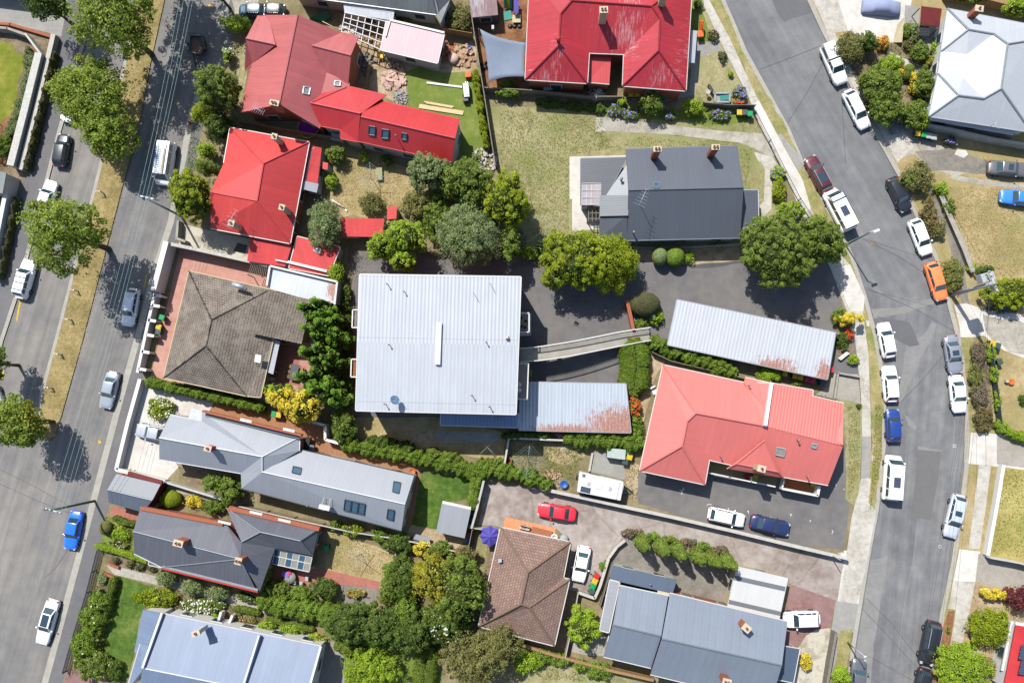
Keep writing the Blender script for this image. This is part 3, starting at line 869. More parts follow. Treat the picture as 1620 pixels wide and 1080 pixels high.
# ---------------------------------------------------------------- material library
M = {
 'brick': plain('brick', C(188, 112, 88), .9, .2, 0, .2, 7),
 'orangebrick': plain('orangebrick', C(178, 108, 80), .9, .2, 0, .2, 6),
 'redpaint': plain('redpaint', C(200, 60, 50), .6),
 'maroon': plain('maroon', C(125, 45, 45), .6),
 'capstone': plain('capstone', C(222, 205, 178), .85, .2, 0, .1), 'pot': plain('pot', C(200, 150, 110), .8), 'ridgegrey': plain('ridgegrey', C(150, 158, 162), .5), 'soot': plain('soot', C(25, 22, 20), .9),
 'cream': plain('cream', C(215, 200, 165), .8, .2, 0, .08), 'white': plain('white', C(238, 236, 230), .6, .3, 0, .05),
 'trim': plain('trim', C(225, 222, 214), .5, .3, 0, .05), 'whitepaint': plain('whitepaint', C(250, 250, 248), .35, .5, 0, .02),
 'weatherwhite': plain('weatherwhite', C(205, 203, 195), .7, .3, 0, .15),
 'darkmetal': plain('darkmetal', C(55, 58, 62), .5, .4), 'galv': plain('galv', C(165, 170, 175), .45, .5, .3),
 'alu': plain('alu', C(205, 210, 215), .4, .5, .3), 'steel': plain('steel', C(120, 130, 138), .5, .5, .3),
 'bark': plain('bark', C(105, 92, 76), .9, .2, 0, .3, 4), 'twigs': plain('twigs', C(66, 76, 34), .95, .1, 0, .3, 5),  # dark green of the added cores that shade the gaps between leaves
 'birch': plain('birch', C(200, 195, 185), .9, .2, 0, .3, 4),
 'lamp': plain('lamp', C(215, 220, 225), .15, .6), 'tail': plain('tail', C(190, 25, 25), .25, .5),
 'tyre': plain('tyre', C(38, 38, 40), .9, .2), 'rim': plain('rim', C(150, 155, 160), .35, .5, .6),
 'solar': paving_mat('solar', C(52, 62, 92), C(46, 56, 86), C(120, 130, 150), .17, .17, 0, .05, .012),
 'blueplastic': plain('blueplastic', C(45, 105, 190), .5), 'pine': plain('pine', C(225, 195, 140), .7),
 'timber': plain('timber', C(170, 135, 95), .85, .2, 0, .2, 4), 'greytimber': plain('greytimber', C(140, 132, 120), .9, .2, 0, .25, 4),
 'bingreen': plain('bingreen', C(45, 75, 62), .6), 'lidgreen': plain('lidgreen', C(25, 165, 95), .5), 'lidyellow': plain('lidyellow', C(235, 190, 45), .5),
 'lidred': plain('lidred', C(215, 45, 50), .5), 'liddark': plain('liddark', C(70, 95, 85), .5), 'lidgrey': plain('lidgrey', C(190, 195, 195), .5), 'lidpink': plain('lidpink', C(215, 50, 85), .5),
 'wire': plain('wire', C(170, 205, 200), .5, .4, .1), 'darkwire': plain('darkwire', C(60, 62, 64), .6),
 'skyglass': plain('skyglass', C(70, 105, 130), .08, .8), 'paleglass': plain('paleglass', C(170, 170, 155), .3, .5),
 'plank': plain('plank', C(230, 205, 160), .8, .2, 0, .12, 3), 'polegrey': plain('polegrey', C(182, 187, 188), .8, .3, 0, .15, 2),
 'lampgreen': plain('lampgreen', C(70, 100, 90), .6), 'lampwhite': plain('lampwhite', C(225, 235, 235), .4),
 'concwall': plain('concwall', C(178, 172, 160), .9, .2, 0, .18, 1.2), 'stonecap': plain('stonecap', C(205, 200, 190), .9, .2, 0, .15, 1.5),
 'rooftrim': plain('rooftrim', C(215, 220, 225), .5, .4), 'terracotta': plain('terracotta', C(205, 125, 80), .85),
 'orange': plain('orange', C(240, 115, 40), .6), 'teal': plain('teal', C(40, 145, 130), .6), 'yellowplastic': plain('yellowplastic', C(230, 200, 40), .5),
 'paling': boards_mat('paling', C(165, 150, 125), .12), 'purple': plain('purple', C(92, 84, 175), .7, .2, 0, .12, 2),
 'pinkstone': plain('pinkstone', C(225, 190, 175), .9), 'black': plain('black', C(35, 35, 37), .5), 'cloth': plain('cloth', C(165, 175, 205), .8, .2, 0, .08),
 'sail': plain('sail', C(140, 152, 170), .85, .15, 0, .06, 1), 'tarpgreen': plain('tarpgreen', C(35, 115, 85), .7),
 'grime': plain('grime', C(120, 125, 130), .6), 'rubble': plain('rubble', C(195, 160, 130), .9, .2, 0, .3, 5),
}
def L3(a, b, c, k=1.8): return [C(*a, k), C(*b, k), C(*c, k)]
PAL = {k: leaf_mat('leaf_'+k, v) for k, v in {
 'plane': L3((98, 118, 36), (128, 146, 50), (160, 172, 72)), 'green': L3((82, 102, 34), (110, 130, 46), (142, 158, 68)),
 'dark': L3((60, 82, 26), (84, 106, 36), (116, 136, 56)), 'bright': L3((112, 142, 30), (142, 168, 44), (172, 192, 66)),
 'yellowgreen': L3((102, 120, 14), (136, 150, 26), (168, 178, 52)), 'grey': L3((98, 114, 68), (126, 142, 90), (156, 168, 112)),
 'olive': L3((98, 102, 52), (124, 124, 68), (150, 146, 90)), 'yellow': L3((160, 158, 30), (222, 196, 56), (240, 220, 96)),
 'hedge': L3((84, 110, 32), (114, 140, 44), (146, 168, 66)), 'conifer': L3((74, 110, 26), (110, 150, 40), (146, 182, 62)),
 'orange': L3((150, 120, 40), (232, 162, 62), (246, 190, 90)), 'autumn': L3((104, 118, 32), (146, 142, 38), (184, 162, 58)),
 'darkred': L3((70, 35, 40), (110, 50, 55), (140, 75, 70)), 'brownish': L3((92, 84, 54), (124, 112, 68), (154, 138, 90)),
 'purplegreen': L3((90, 95, 55), (125, 112, 88), (150, 130, 112)), 'dry': L3((150, 135, 85), (175, 158, 105), (195, 178, 125)),
 'grass': L3((88, 112, 40), (112, 134, 52), (140, 150, 70)), 'weeds': L3((100, 115, 50), (130, 135, 65), (160, 150, 90)),
 'white': L3((225, 225, 205), (240, 240, 225), (250, 250, 240)), 'lilac': L3((120, 115, 190), (140, 135, 205), (165, 160, 220)),
 'redflower': L3((200, 60, 30), (225, 85, 45), (235, 120, 70)), 'pinkflower': L3((190, 120, 130), (215, 150, 150), (230, 180, 170)),
 'bed': L3((70, 80, 45), (95, 100, 58), (125, 115, 80)), 'twiggy': L3((150, 145, 135), (175, 170, 160), (195, 190, 182)),
}.items()}
G = {
 'asph_l': ground_mat('asph_l', [C(124, 123, 123), C(140, 137, 133), C(154, 149, 142)], .07, .5, 18, .14, (rad(15), .22)),
 'asph_r': ground_mat('asph_r', [C(120, 121, 123), C(131, 132, 133), C(144, 143, 142)], .12, .6, 16, .16, (rad(-28), .17)),
 'asph_r2': ground_mat('asph_r2', [C(118, 119, 121), C(131, 131, 132), C(147, 146, 144)], .12, .6, 16, .18, (rad(7), .2)),
 'asph_patch': ground_mat('asph_patch', [C(120, 119, 118), C(127, 126, 125)], .3, 1, 16, .12),
 'asph_patch2': ground_mat('asph_patch2', [C(112, 112, 114), C(120, 120, 121)], .3, 1, 16, .14),
 'asph_pale': ground_mat('asph_pale', [C(142, 141, 139), C(158, 156, 152)], .6, 2, 16, .16),
 'asph_foot': ground_mat('asph_foot', [C(118, 117, 119), C(130, 128, 128)], .2, 1, 16, .12, (rad(15), .06)),
 'asph_dark': ground_mat('asph_dark', [C(114, 112, 112), C(126, 123, 121), C(136, 132, 128)], .15, .9, 14, .18, None, .25, .9),
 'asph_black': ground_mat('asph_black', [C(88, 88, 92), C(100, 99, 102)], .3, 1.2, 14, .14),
 'conc': ground_mat('conc', [C(188, 182, 168), C(206, 200, 187), C(218, 213, 203)], .5, 2, 12, .10, None, .2, .85, .22),
 'conc_white': ground_mat('conc_white', [C(212, 206, 194), C(226, 221, 211), C(235, 231, 224)], .35, 1.5, 12, .08),
 'conc_old': ground_mat('conc_old', [C(162, 156, 142), C(184, 178, 163), C(202, 196, 180)], .5, 2.5, 10, .16, None, .25, .9, .3),
 'conc_grey': ground_mat('conc_grey', [C(160, 158, 152), C(176, 173, 166)], .5, 2, 12, .12),
 'conc_kerb': ground_mat('conc_kerb', [C(176, 172, 160), C(192, 188, 176)], .8, 3, 12, .14),
 'conc_yard': ground_mat('conc_yard', [C(206, 200, 178), C(214, 208, 190), C(178, 168, 148)], .4, 1.4, 9, .12, None, .2, .85, .18),
 'conc_pink': ground_mat('conc_pink', [C(152, 138, 128), C(178, 166, 157), C(198, 188, 180)], .14, 1.1, 12, .13, (rad(78), .08), .2, .85, .10),
 'conc_red': ground_mat('conc_red', [C(142, 108, 104), C(158, 124, 119), C(168, 138, 130)], .3, 1.6, 12, .12),
 'pinkpave': ground_mat('pinkpave', [C(198, 142, 126), C(208, 156, 140), C(216, 168, 152)], .3, 1.6, 10, .08),
 'brickpave': paving_mat('brickpave', C(205, 128, 110), C(190, 112, 96), C(165, 120, 105), .25, .12, rad(-13)),
 'orangetile': paving_mat('orangetile', C(240, 165, 115), C(228, 150, 102), C(220, 170, 130), .3, .3, rad(-13), .08),
 'dry': ground_mat('dry', [C(134, 134, 84), C(168, 160, 116), C(196, 186, 150)], .11, .8, 9, .26, None, .5, .95, 0, (.22, .58, C(138, 144, 84)), .24),
 'dry2': ground_mat('dry2', [C(162, 146, 100), C(186, 166, 120), C(204, 186, 146)], .14, .9, 9, .26, None, .5, .95, 0, (.2, .60, C(150, 146, 86)), .22),
 'yellowlawn': ground_mat('yellowlawn', [C(158, 150, 82), C(186, 172, 104), C(200, 186, 120)], .2, 1.2, 10, .2, None, .4, .95, 0, (.25, .6, C(158, 156, 84)), .2),
 'verge': ground_mat('verge', [C(132, 142, 76), C(166, 156, 104), C(186, 172, 126)], .3, 1.4, 9, .26, None, .5, .95, 0, None, .22),
 'median': ground_mat('median', [C(142, 126, 80), C(162, 144, 96), C(178, 160, 110)], .3, 1.6, 9, .28, None, .5, .95, 0, None, .24),
 'lawn': ground_mat('lawn', [C(72, 100, 36), C(92, 120, 46), C(122, 138, 66)], .35, 1.6, 10, .2, (rad(15), .14), .5, .95, 0, None, .16),
 'lawn2': ground_mat('lawn2', [C(108, 128, 50), C(124, 140, 62), C(146, 152, 80)], .25, 1.4, 10, .2, None, .5),
 'brightlawn': ground_mat('brightlawn', [C(112, 124, 34), C(132, 138, 44), C(158, 154, 66)], .3, 1.4, 10, .2, None, .5),
 'soil': ground_mat('soil', [C(112, 98, 76), C(138, 122, 98), C(160, 144, 118)], .5, 2.4, 8, .28, None, .6),
 'dirt': ground_mat('dirt', [C(160, 135, 100), C(186, 164, 130), C(206, 188, 160)], .5, 2.4, 8, .25, None, .6),
 'mulch': ground_mat('mulch', [C(122, 84, 56), C(148, 104, 70), C(170, 126, 90)], .5, 3, 9, .3, None, .6),
 'gravel': ground_mat('gravel', [C(168, 162, 148), C(186, 180, 168)], .4, 2, 9, .22, None, .6),
 'gravelgrey': ground_mat('gravelgrey', [C(128, 122, 112), C(146, 140, 130), C(160, 152, 140)], .4, 2, 9, .24, None, .6),
 'yard': ground_mat('yard', [C(126, 116, 82), C(146, 134, 100), C(166, 152, 118)], .2, 1.4, 9, .26, None, .6),
 'deck': boards_mat('deck', C(178, 128, 92), .14, rad(-13), .6), 'deckgrey': boards_mat('deckgrey', C(165, 158, 148), .14, rad(-13), .6),
 'paint_y': plain('paint_y', C(225, 185, 50), .8), 'paint_w': plain('paint_w', C(228, 228, 222), .8, .2, 0, .2, 8), 'tar': plain('tar', C(92, 92, 94), .8),
 'far': ground_mat('far', [C(120, 118, 84), C(140, 134, 100)], .05, .5, 8, .2),
}
# ---------------------------------------------------------------- the ground, roads and blocks
def area(name, pts, mat, layer=0, rough=0, base=LAND): return sheet(name, pts, G[mat], layer, base, rough)
g = MB().add([(-1500, -1500, -.03), (1500, -1500, -.03), (1500, 1500, -.03), (-1500, 1500, -.03)], [(0, 1, 2, 3)]).build('ground', G['far']); g['kind'] = 'structure'
KL = [(250, -380), (162, -60), (136, 62), (125, 100), (114, 147), (96, 207), (80, 270), (54, 370), (27, 470), (5, 537), (-30, 662)]     # left kerb of the left road
KM = [(458, -380), (372, -60), (355, 0), (340, 57), (297, 192), (266, 352), (242, 425), (212, 540), (182, 647), (140, 807), (110, 920), (67, 1080), (45, 1150), (-30, 1430)]
KB = [(970, -380), (1110, -60), (1147, 0), (1182, 82), (1225, 160), (1250, 205), (1272, 257), (1300, 310), (1330, 360), (1351, 407), (1370, 465), (1385, 520), (1396, 575), (1402, 645), (1401, 707), (1390, 807), (1375, 887), (1351, 1035), (1338, 1150), (1303, 1430)]
KR = [(1120, -380), (1258, -60), (1277, 0), (1300, 50), (1340, 125), (1377, 200), (1420, 277), (1450, 347), (1480, 412), (1497, 475), (1512, 530), (1524, 595), (1527, 657), (1525, 740), (1515, 820), (1505, 890), (1487, 972), (1475, 1080), (1466, 1150), (1432, 1430)]
area('road', KL[:-1]+[(-30, 662), (-420, 780), (-420, 1430)]+KM[::-1], 'asph_l', 0, 0, 0)
# the right street in two stretches that meet under the pale band of patching
area('road', KB[:11]+[(1497, 475)]+KR[:9][::-1], 'asph_r', 0, 0, 0)
area('road', KB[10:]+KR[9:][::-1], 'asph_r2', 0, 0, 0)
area('road_patch', [(1366, 487), (1420, 486), (1478, 470), (1498, 476), (1499, 482), (1470, 484), (1420, 498), (1382, 506), (1378, 497)], 'asph_pale', 2, .12, 0)
area('road_patch', [(1451, 711), (1489, 713), (1484, 760), (1472, 822), (1439, 818), (1447, 770)], 'asph_patch', 2, 0, 0)
area('road_patch', [(1430, 532), (1443, 530), (1444, 543), (1431, 545)], 'asph_patch', 2, 0, 0)
area('road_patch', [(1215, -20), (1277, -5), (1284, 20), (1240, 34), (1228, 20)], 'asph_patch2', 2, .05, 0)
area('road_patch', [(1432, 560), (1452, 540), (1474, 508), (1484, 512), (1462, 552), (1436, 610), (1424, 640), (1418, 640)], 'asph_pale', 1, .15, 0)
area('road_patch', [(1404, 880), (1396, 930), (1386, 1000), (1376, 1090), (1345, 1090), (1354, 1034), (1377, 887)], 'asph_pale', 1, .05, 0)
area('road_seam', strip_pts([(1452, 824), (1446, 880), (1430, 960), (1420, 1040)], 1.2), 'asph_pale', 3, 0, 0)
area('road_seam', strip_pts([(1490, 712), (1508, 700), (1512, 640)], 1), 'asph_pale', 3, 0, 0)
area('road_patch', [(1452, 706), (1490, 711), (1490, 714), (1451, 710)], 'asph_pale', 3, .05, 0)
area('road_patch', [(1432, 655), (1440, 660), (1452, 680), (1448, 682), (1436, 672)], 'asph_pale', 3, .1, 0)
area('road_patch', [(1390, 500), (1400, 505), (1440, 508), (1452, 540), (1436, 550), (1405, 530)], 'asph_patch2', 1, .3, 0)
for ln in ([(1202, 110), (1250, 92), (1300, 72)], [(1246, 195), (1275, 150), (1303, 98)], [(1331, 100), (1332, 160), (1338, 260)], [(1365, 378), (1420, 405), (1460, 430), (1510, 462)],
           [(1370, 455), (1450, 490), (1512, 525)], [(1416, 645), (1460, 600), (1494, 560)], [(1362, 960), (1400, 1000), (1450, 1055)], [(1370, 945), (1410, 985), (1460, 1050)]):
    area('road_seam', strip_pts(ln, .7), 'tar', 4, 0, 0)  # thin dark lines drawn across the road surface
for ln in ([(0, 765), (55, 790), (112, 812)], [(0, 742), (60, 772), (110, 800)], [(108, 868), (90, 895), (70, 915)]): area('road_seam', strip_pts(ln, .6), 'tar', 4, 0, 0)
area('manhole', [(1382+5*math.cos(a*.7), 385+3.6*math.sin(a*.7)) for a in range(9)], 'soil', 4, 0, 0)
for (x, y) in ((1510, 705), (1487, 864)):
    area('road_marking', strip_pts([(x-2, y-2), (x+2, y-2), (x+2, y+2), (x-2, y+2), (x-2, y-2)], 1), 'paint_w', 4, 0, 0)
area('road_marking', [(132, 83), (135, 84), (131, 104), (129, 103)], 'paint_y', 3, 0, 0)
area('road_marking', [(31, 474), (34, 475), (27, 508), (25, 507)], 'paint_y', 3, 0, 0)
area('road_marking', [(231, 434), (233, 435), (229, 455), (227, 455)], 'paint_y', 3, 0, 0)
area('road_marking', [(4, 585), (7, 586), (3, 602), (1, 601)], 'paint_y', 3, 0, 0)
area('road_marking', [(155, 697), (160, 697), (160, 702), (155, 702)], 'paint_y', 3, .05, 0)
area('road_marking', [(329, 8), (335, 8), (334, 12), (329, 12)], 'paint_y', 3, .05, 0)
area('road_marking', strip_pts([(18, 330), (21, 322)], 2.4), 'paint_w', 3, 0, 0)
def block(poly, mat):
    q = [P(x, y, LAND) for x, y in poly]
    m = MB().prism([(v.x, v.y) for v in q], -.02, LAND).build('block', G[mat]); m['kind'] = 'structure'; return m
block(KM+KB[::-1], 'yard')
block(KR+[(2050, 1430), (2050, -380)], 'dry2')
block(KL+[(-420, 780), (-420, -380)], 'soil')
MED = [(354, -380), (275, -60), (260, 0), (237, 105), (222, 185), (200, 270), (130, 540), (97, 657), (86, 690), (76, 697), (66, 690), (60, 660), (64, 625), (87, 540), (156, 270), (196, 107), (205, 70), (225, 0), (240, -60), (318, -380)]
block(MED, 'median')
def kerb(line, wpx, mat='conc_kerb', layer=1): area('kerb', strip_pts(line, wpx), mat, layer)
def off(line, dx): return [(x+dx, y) for x, y in line]
kerb(off(KL, -2.5), 6); kerb(off(KM, 4.5), 11, 'conc_kerb'); kerb(off(KB, -3), 6.5); kerb(off(KR, 3.5), 7)
kerb([(221, 0), (196, 107), (157, 270), (88, 540), (65, 625), (61, 660)], 5)
area('gutter_line', strip_pts(off(KB, 1), 1.4), 'asph_foot', 2, 0, 0)
# left footpaths
area('footpath', off(KM[1:-1], 9)+[(80, 1150), (104, 1062), (160, 870), (168, 815), (192, 740), (226, 600), (237, 540), (279, 386), (290, 350), (318, 210), (345, 110), (370, 0), (385, -60)], 'asph_foot', 2)
area('footpath', off(KL[1:11], -6)+[(-70, 640), (-30, 545), (-2, 440), (26, 310), (45, 270), (85, 100), (95, 62), (120, -60)], 'asph_foot', 2)
area('driveway', [(340, 44), (372, 52), (352, 108), (325, 110), (318, 90)], 'asph_l', 3, .1)
area('driveway', [(-20, -60), (118, -60), (97, 58), (60, 48), (0, 36), (-20, 34)], 'conc_grey', 3)
area('driveway', [(365, 0), (400, -40), (420, -40), (400, 28), (372, 28)], 'conc_old', 3, .1)
# top-left garden
area('lawn', [(-60, 64), (20, 68), (40, 92), (36, 130), (20, 175), (-10, 205), (-60, 205)], 'brightlawn', 2, .25)
area('garden_bed', [(-60, 205), (-10, 205), (20, 175), (36, 130), (42, 92), (52, 70), (72, 92), (30, 262), (-60, 268)], 'mulch', 1, .2)
# right street footpaths and verges
FL = [(1085, -60), (1110, 0), (1140, 67), (1185, 155), (1205, 207), (1240, 270), (1265, 330), (1290, 385), (1312, 420), (1322, 445), (1340, 492), (1351, 520), (1362, 620), (1364, 690), (1362, 757), (1355, 795), (1342, 870)]
FR = [(1097, -60), (1122, 0), (1155, 62), (1200, 160), (1245, 265), (1285, 335), (1320, 390), (1345, 420), (1362, 480), (1366, 500), (1374, 560), (1377, 640), (1378, 700), (1375, 760), (1369, 805), (1364, 870)]
area('verge', FR+off(KB[4:17], -6)[::-1]+[(1176, 82), (1141, 0), (1104, -60)], 'verge', 1, .1)
area('footpath', FL+FR[::-1], 'conc', 2)
for a, b in (((1110, 0), (1122, 0)), ((1135, 60), (1150, 55)), ((1185, 155), (1198, 152)), ((1352, 530), (1372, 528)), ((1361, 620), (1377, 618)), ((1362, 700), (1377, 698)), ((1362, 760), (1375, 758)), ((1330, 470), (1358, 462)), ((1350, 820), (1367, 818))):
    area('footpath_joint', strip_pts([a, b], .8), 'conc_grey', 4)
area('footpath', [(1236, 212), (1264, 245), (1272, 262), (1262, 270), (1244, 238), (1228, 214)], 'conc_grey', 3)
area('footpath', [(1190, 168), (1200, 158), (1240, 232), (1270, 285), (1283, 330), (1268, 336), (1240, 268)], 'conc_white', 3)
area('driveway', [(1315, 425), (1345, 418), (1368, 470), (1366, 492), (1345, 492), (1328, 450)], 'conc_white', 3)
area('driveway', [(1362, 757), (1378, 756), (1374, 795), (1386, 808), (1372, 888), (1330, 1060), (1300, 1090), (1320, 980), (1336, 900), (1347, 820)], 'conc', 3)
area('driveway', [(1335, 870), (1369, 872), (1358, 955), (1325, 950)], 'conc_white', 4)
area('driveway', [(1322, 950), (1358, 955), (1350, 1000), (1330, 996), (1318, 1090), (1302, 1090)], 'conc_grey', 5)
area('verge', [(1331, 997), (1347, 995), (1349, 1006), (1342, 1040), (1336, 1090), (1310, 1090), (1320, 1050)], 'verge', 6, .08)
area('verge_slab', [(1379, 720), (1385, 720), (1385, 728), (1379, 728)], 'conc', 3)
area('verge_slab', [(1370, 507), (1375, 507), (1376, 516), (1371, 516)], 'conc', 3)
area('footpath', [(1364, 690), (1378, 690), (1376, 755), (1362, 757)], 'conc_grey', 3)
# right block
area('driveway', [(1296, -20), (1325, 0), (1347, 48), (1322, 52), (1310, 45), (1284, -5)], 'conc', 2)
area('driveway', [(1318, -20), (1446, -20), (1436, 38), (1414, 69), (1385, 62), (1343, 52)], 'conc_white', 3)
area('footpath', [(1284, -10), (1296, -10), (1320, 50), (1345, 105), (1372, 160), (1364, 162), (1320, 80)], 'conc', 3)
area('garden_bed', [(1330, 55), (1412, 66), (1440, 30), (1490, 60), (1470, 185), (1430, 205), (1375, 190), (1350, 120)], 'soil', 1, .2)
area('path', [(1408, 82), (1420, 88), (1452, 102), (1470, 112), (1462, 118), (1440, 112), (1410, 96)], 'conc', 3)
area('path', [(1455, 45), (1490, 42), (1488, 75), (1468, 78), (1455, 60)], 'conc_grey', 3)
area('paving', [(1432, 8), (1456, 12), (1453, 38), (1430, 36)], 'conc_grey', 4)
area('driveway', [(1378, 185), (1420, 190), (1470, 226), (1500, 232), (1530, 248), (1555, 262), (1560, 275), (1510, 275), (1470, 270), (1448, 240), (1420, 250), (1410, 248), (1390, 215)], 'conc_old', 2, .15)
area('driveway', [(1388, 196), (1420, 192), (1446, 232), (1420, 258), (1402, 222)], 'conc', 3)
area('driveway', [(1450, 242), (1500, 236), (1560, 252), (1625, 262), (1625, 275), (1545, 276), (1500, 272), (1475, 268), (1460, 256)], 'gravelgrey', 3, .2)
area('path', [(1504, 275), (1530, 281), (1580, 288), (1640, 292), (1640, 298), (1570, 295), (1520, 287), (1502, 282)], 'conc_old', 4)
area('gravel_patch', [(1513, 236), (1528, 235), (1532, 246), (1524, 250), (1512, 246)], 'conc_white', 4, .1)
area('footpath', [(1458, 255), (1480, 310), (1510, 370), (1525, 420), (1532, 470), (1545, 520), (1545, 530), (1532, 520), (1520, 480), (1508, 425), (1488, 350), (1470, 310)], 'gravelgrey', 2, .08)
area('verge', [(1424, 260), (1445, 255), (1470, 310), (1500, 380), (1512, 430), (1520, 480), (1503, 470), (1485, 410), (1457, 345), (1428, 278)], 'dry2', 1, .1)
area('driveway', [(1511, 483), (1530, 480), (1560, 490), (1640, 500), (1640, 575), (1590, 555), (1555, 530), (1540, 535), (1520, 533)], 'conc_white', 3, .05)
area('driveway', [(1555, 500), (1640, 512), (1640, 570), (1600, 556), (1570, 535)], 'conc_old', 4, .2)
area('verge', [(1519, 535), (1538, 532), (1568, 600), (1575, 690), (1536, 682), (1532, 640), (1528, 590)], 'verge', 2, .1)
area('garden_bed', [(1540, 545), (1560, 540), (1568, 600), (1570, 682), (1548, 682), (1542, 610)], 'soil', 3, .15)
area('driveway', [(1536, 684), (1575, 686), (1640, 692), (1640, 745), (1580, 738), (1532, 733)], 'conc_white', 3)
area('driveway', [(1577, 690), (1640, 700), (1640, 742), (1577, 734)], 'gravel', 4)
area('verge', [(1533, 733), (1548, 734), (1545, 790), (1532, 868), (1517, 868), (1526, 790)], 'dry2', 2, .08)
area('footpath', [(1549, 734), (1568, 735), (1560, 800), (1550, 868), (1532, 868), (1541, 800)], 'conc', 3)
area('footpath', [(1518, 868), (1551, 872), (1543, 920), (1508, 918)], 'conc_white', 3)
area('footpath', [(1508, 918), (1543, 920), (1535, 960), (1523, 1017), (1505, 1012), (1512, 964), (1500, 962)], 'conc', 3)
area('driveway', [(1548, 875), (1640, 900), (1640, 935), (1580, 930), (1543, 920)], 'gravel', 4)
area('garden_bed', [(1500, 966), (1511, 966), (1503, 1020), (1490, 1090), (1472, 1090), (1484, 1020)], 'mulch', 4, .06)
area('garden_bed', [(1541, 922), (1580, 932), (1640, 940), (1640, 1090), (1478, 1090), (1510, 1020), (1524, 1010)], 'dirt', 2, .1)
area('lawn', [(1583, 738), (1640, 745), (1640, 890), (1566, 878), (1572, 800)], 'yellowlawn', 2, .08)
area('lawn', [(1572, 548), (1640, 575), (1640, 690), (1580, 684), (1576, 610)], 'dry2', 3, .2)
# middle block: dry lawn of the dark roofed house
area('lawn', [(768, 168), (1005, 170), (1060, 190), (1188, 182), (1205, 212), (1236, 275), (1235, 320), (1225, 380), (960, 392), (830, 392), (805, 340), (792, 270)], 'dry', 1, .12)
area('garden_bed', [(960, 165), (1100, 175), (1150, 172), (1185, 180), (1192, 192), (1120, 200), (1040, 188), (955, 182)], 'grass' if 'grass' in G else 'lawn2', 2, .2)
area('path', [(942, 186), (960, 186), (1050, 197), (1140, 207), (1205, 211), (1212, 222), (1228, 240), (1222, 250), (1195, 236), (1170, 226), (1060, 213), (960, 208), (942, 209)], 'conc_old', 3)
area('lawn', [(952, 193), (960, 192), (1050, 202), (1130, 210), (1200, 219), (1195, 229), (1120, 221), (1040, 211), (955, 204)], 'lawn2', 4, .06)
area('path', [(1192, 240), (1222, 248), (1232, 262), (1222, 270), (1220, 330), (1208, 345), (1202, 325), (1208, 318), (1210, 266), (1198, 252)], 'conc', 4, .02)
area('patio', [(901, 248), (990, 246), (990, 252), (921, 254), (921, 315), (949, 325), (949, 362), (905, 366), (905, 315), (901, 315)], 'conc_white', 3)
area('garden_bed', [(1000, 392), (1172, 385), (1172, 418), (1100, 420), (1010, 430), (985, 410)], 'dirt', 2, .12)
# garden of the playground house
area('playground', [(742, -20), (840, -20), (830, 150), (790, 150), (768, 140), (752, 62)], 'mulch', 2, .06)
area('lawn', [(1092, -20), (1112, 0), (1142, 72), (1185, 158), (1172, 170), (1100, 165), (1098, 60)], 'dry', 2, .06)
area('path', [(1098, 68), (1136, 66), (1142, 80), (1105, 90), (1100, 150), (1050, 162), (985, 155), (985, 148), (1090, 146)], 'conc_grey', 3)
area('lawn', [(1090, 0), (1108, 10), (1125, 60), (1122, 66), (1094, 66)], 'lawn2', 3, .06)
# renovation yard
area('building_site', [(540, 20), (640, 60), (700, 100), (752, 60), (756, 115), (720, 112), (645, 118), (642, 165), (590, 150), (560, 140), (545, 90)], 'dirt', 2, .2)
area('lawn', [(642, 112), (665, 108), (700, 116), (755, 112), (772, 200), (778, 238), (745, 258), (728, 240), (730, 190), (645, 168)], 'lawn2', 3, .15)
area('garden_bed', [(372, 80), (392, 66), (388, 170), (378, 160)], 'dry', 2, .1)
# backyard of the small red house
area('lawn', [(512, 240), (545, 232), (640, 262), (700, 260), (680, 300), (652, 330), (600, 345), (540, 343), (520, 320)], 'dry2', 1, .2)
area('garden_bed', [(550, 392), (600, 402), (598, 418), (560, 440), (552, 436)], 'soil', 2, .15)
area('courtyard', [(288, 355), (396, 378), (391, 414), (283, 388)], 'conc_yard', 2, .03)
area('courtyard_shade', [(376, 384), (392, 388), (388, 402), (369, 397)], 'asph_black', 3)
# tiled house
area('patio', [(285, 392), (432, 428), (500, 450), (515, 480), (500, 560), (478, 610), (420, 632), (238, 598)], 'pinkpave', 2)
area('patio', [(432, 540), (478, 548), (470, 590), (478, 612), (425, 602)], 'brickpave', 3)
# long grey house
area('courtyard', [(229, 606), (330, 628), (360, 640), (360, 665), (270, 655), (250, 690), (282, 738), (262, 760), (194, 738)], 'conc_white', 2, .03)
area('deck', [(340, 632), (440, 655), (500, 664), (522, 690), (548, 706), (600, 722), (666, 738), (650, 832), (636, 832), (655, 750), (478, 708), (478, 690), (330, 652)], 'deck', 3)
area('lawn', [(668, 742), (745, 756), (742, 790), (700, 795), (692, 838), (652, 830)], 'lawn', 3, .08)
area('paving', [(652, 830), (692, 838), (742, 852), (720, 868), (640, 845)], 'dirt', 3)
area('garden_bed', [(282, 738), (345, 748), (350, 775), (290, 762)], 'soil', 3, .08)
area('garden_bed', [(255, 770), (355, 795), (350, 808), (250, 795)], 'soil', 3, .08)
area('path', [(255, 757), (290, 766), (360, 790), (358, 798), (250, 770)], 'conc_old', 4)
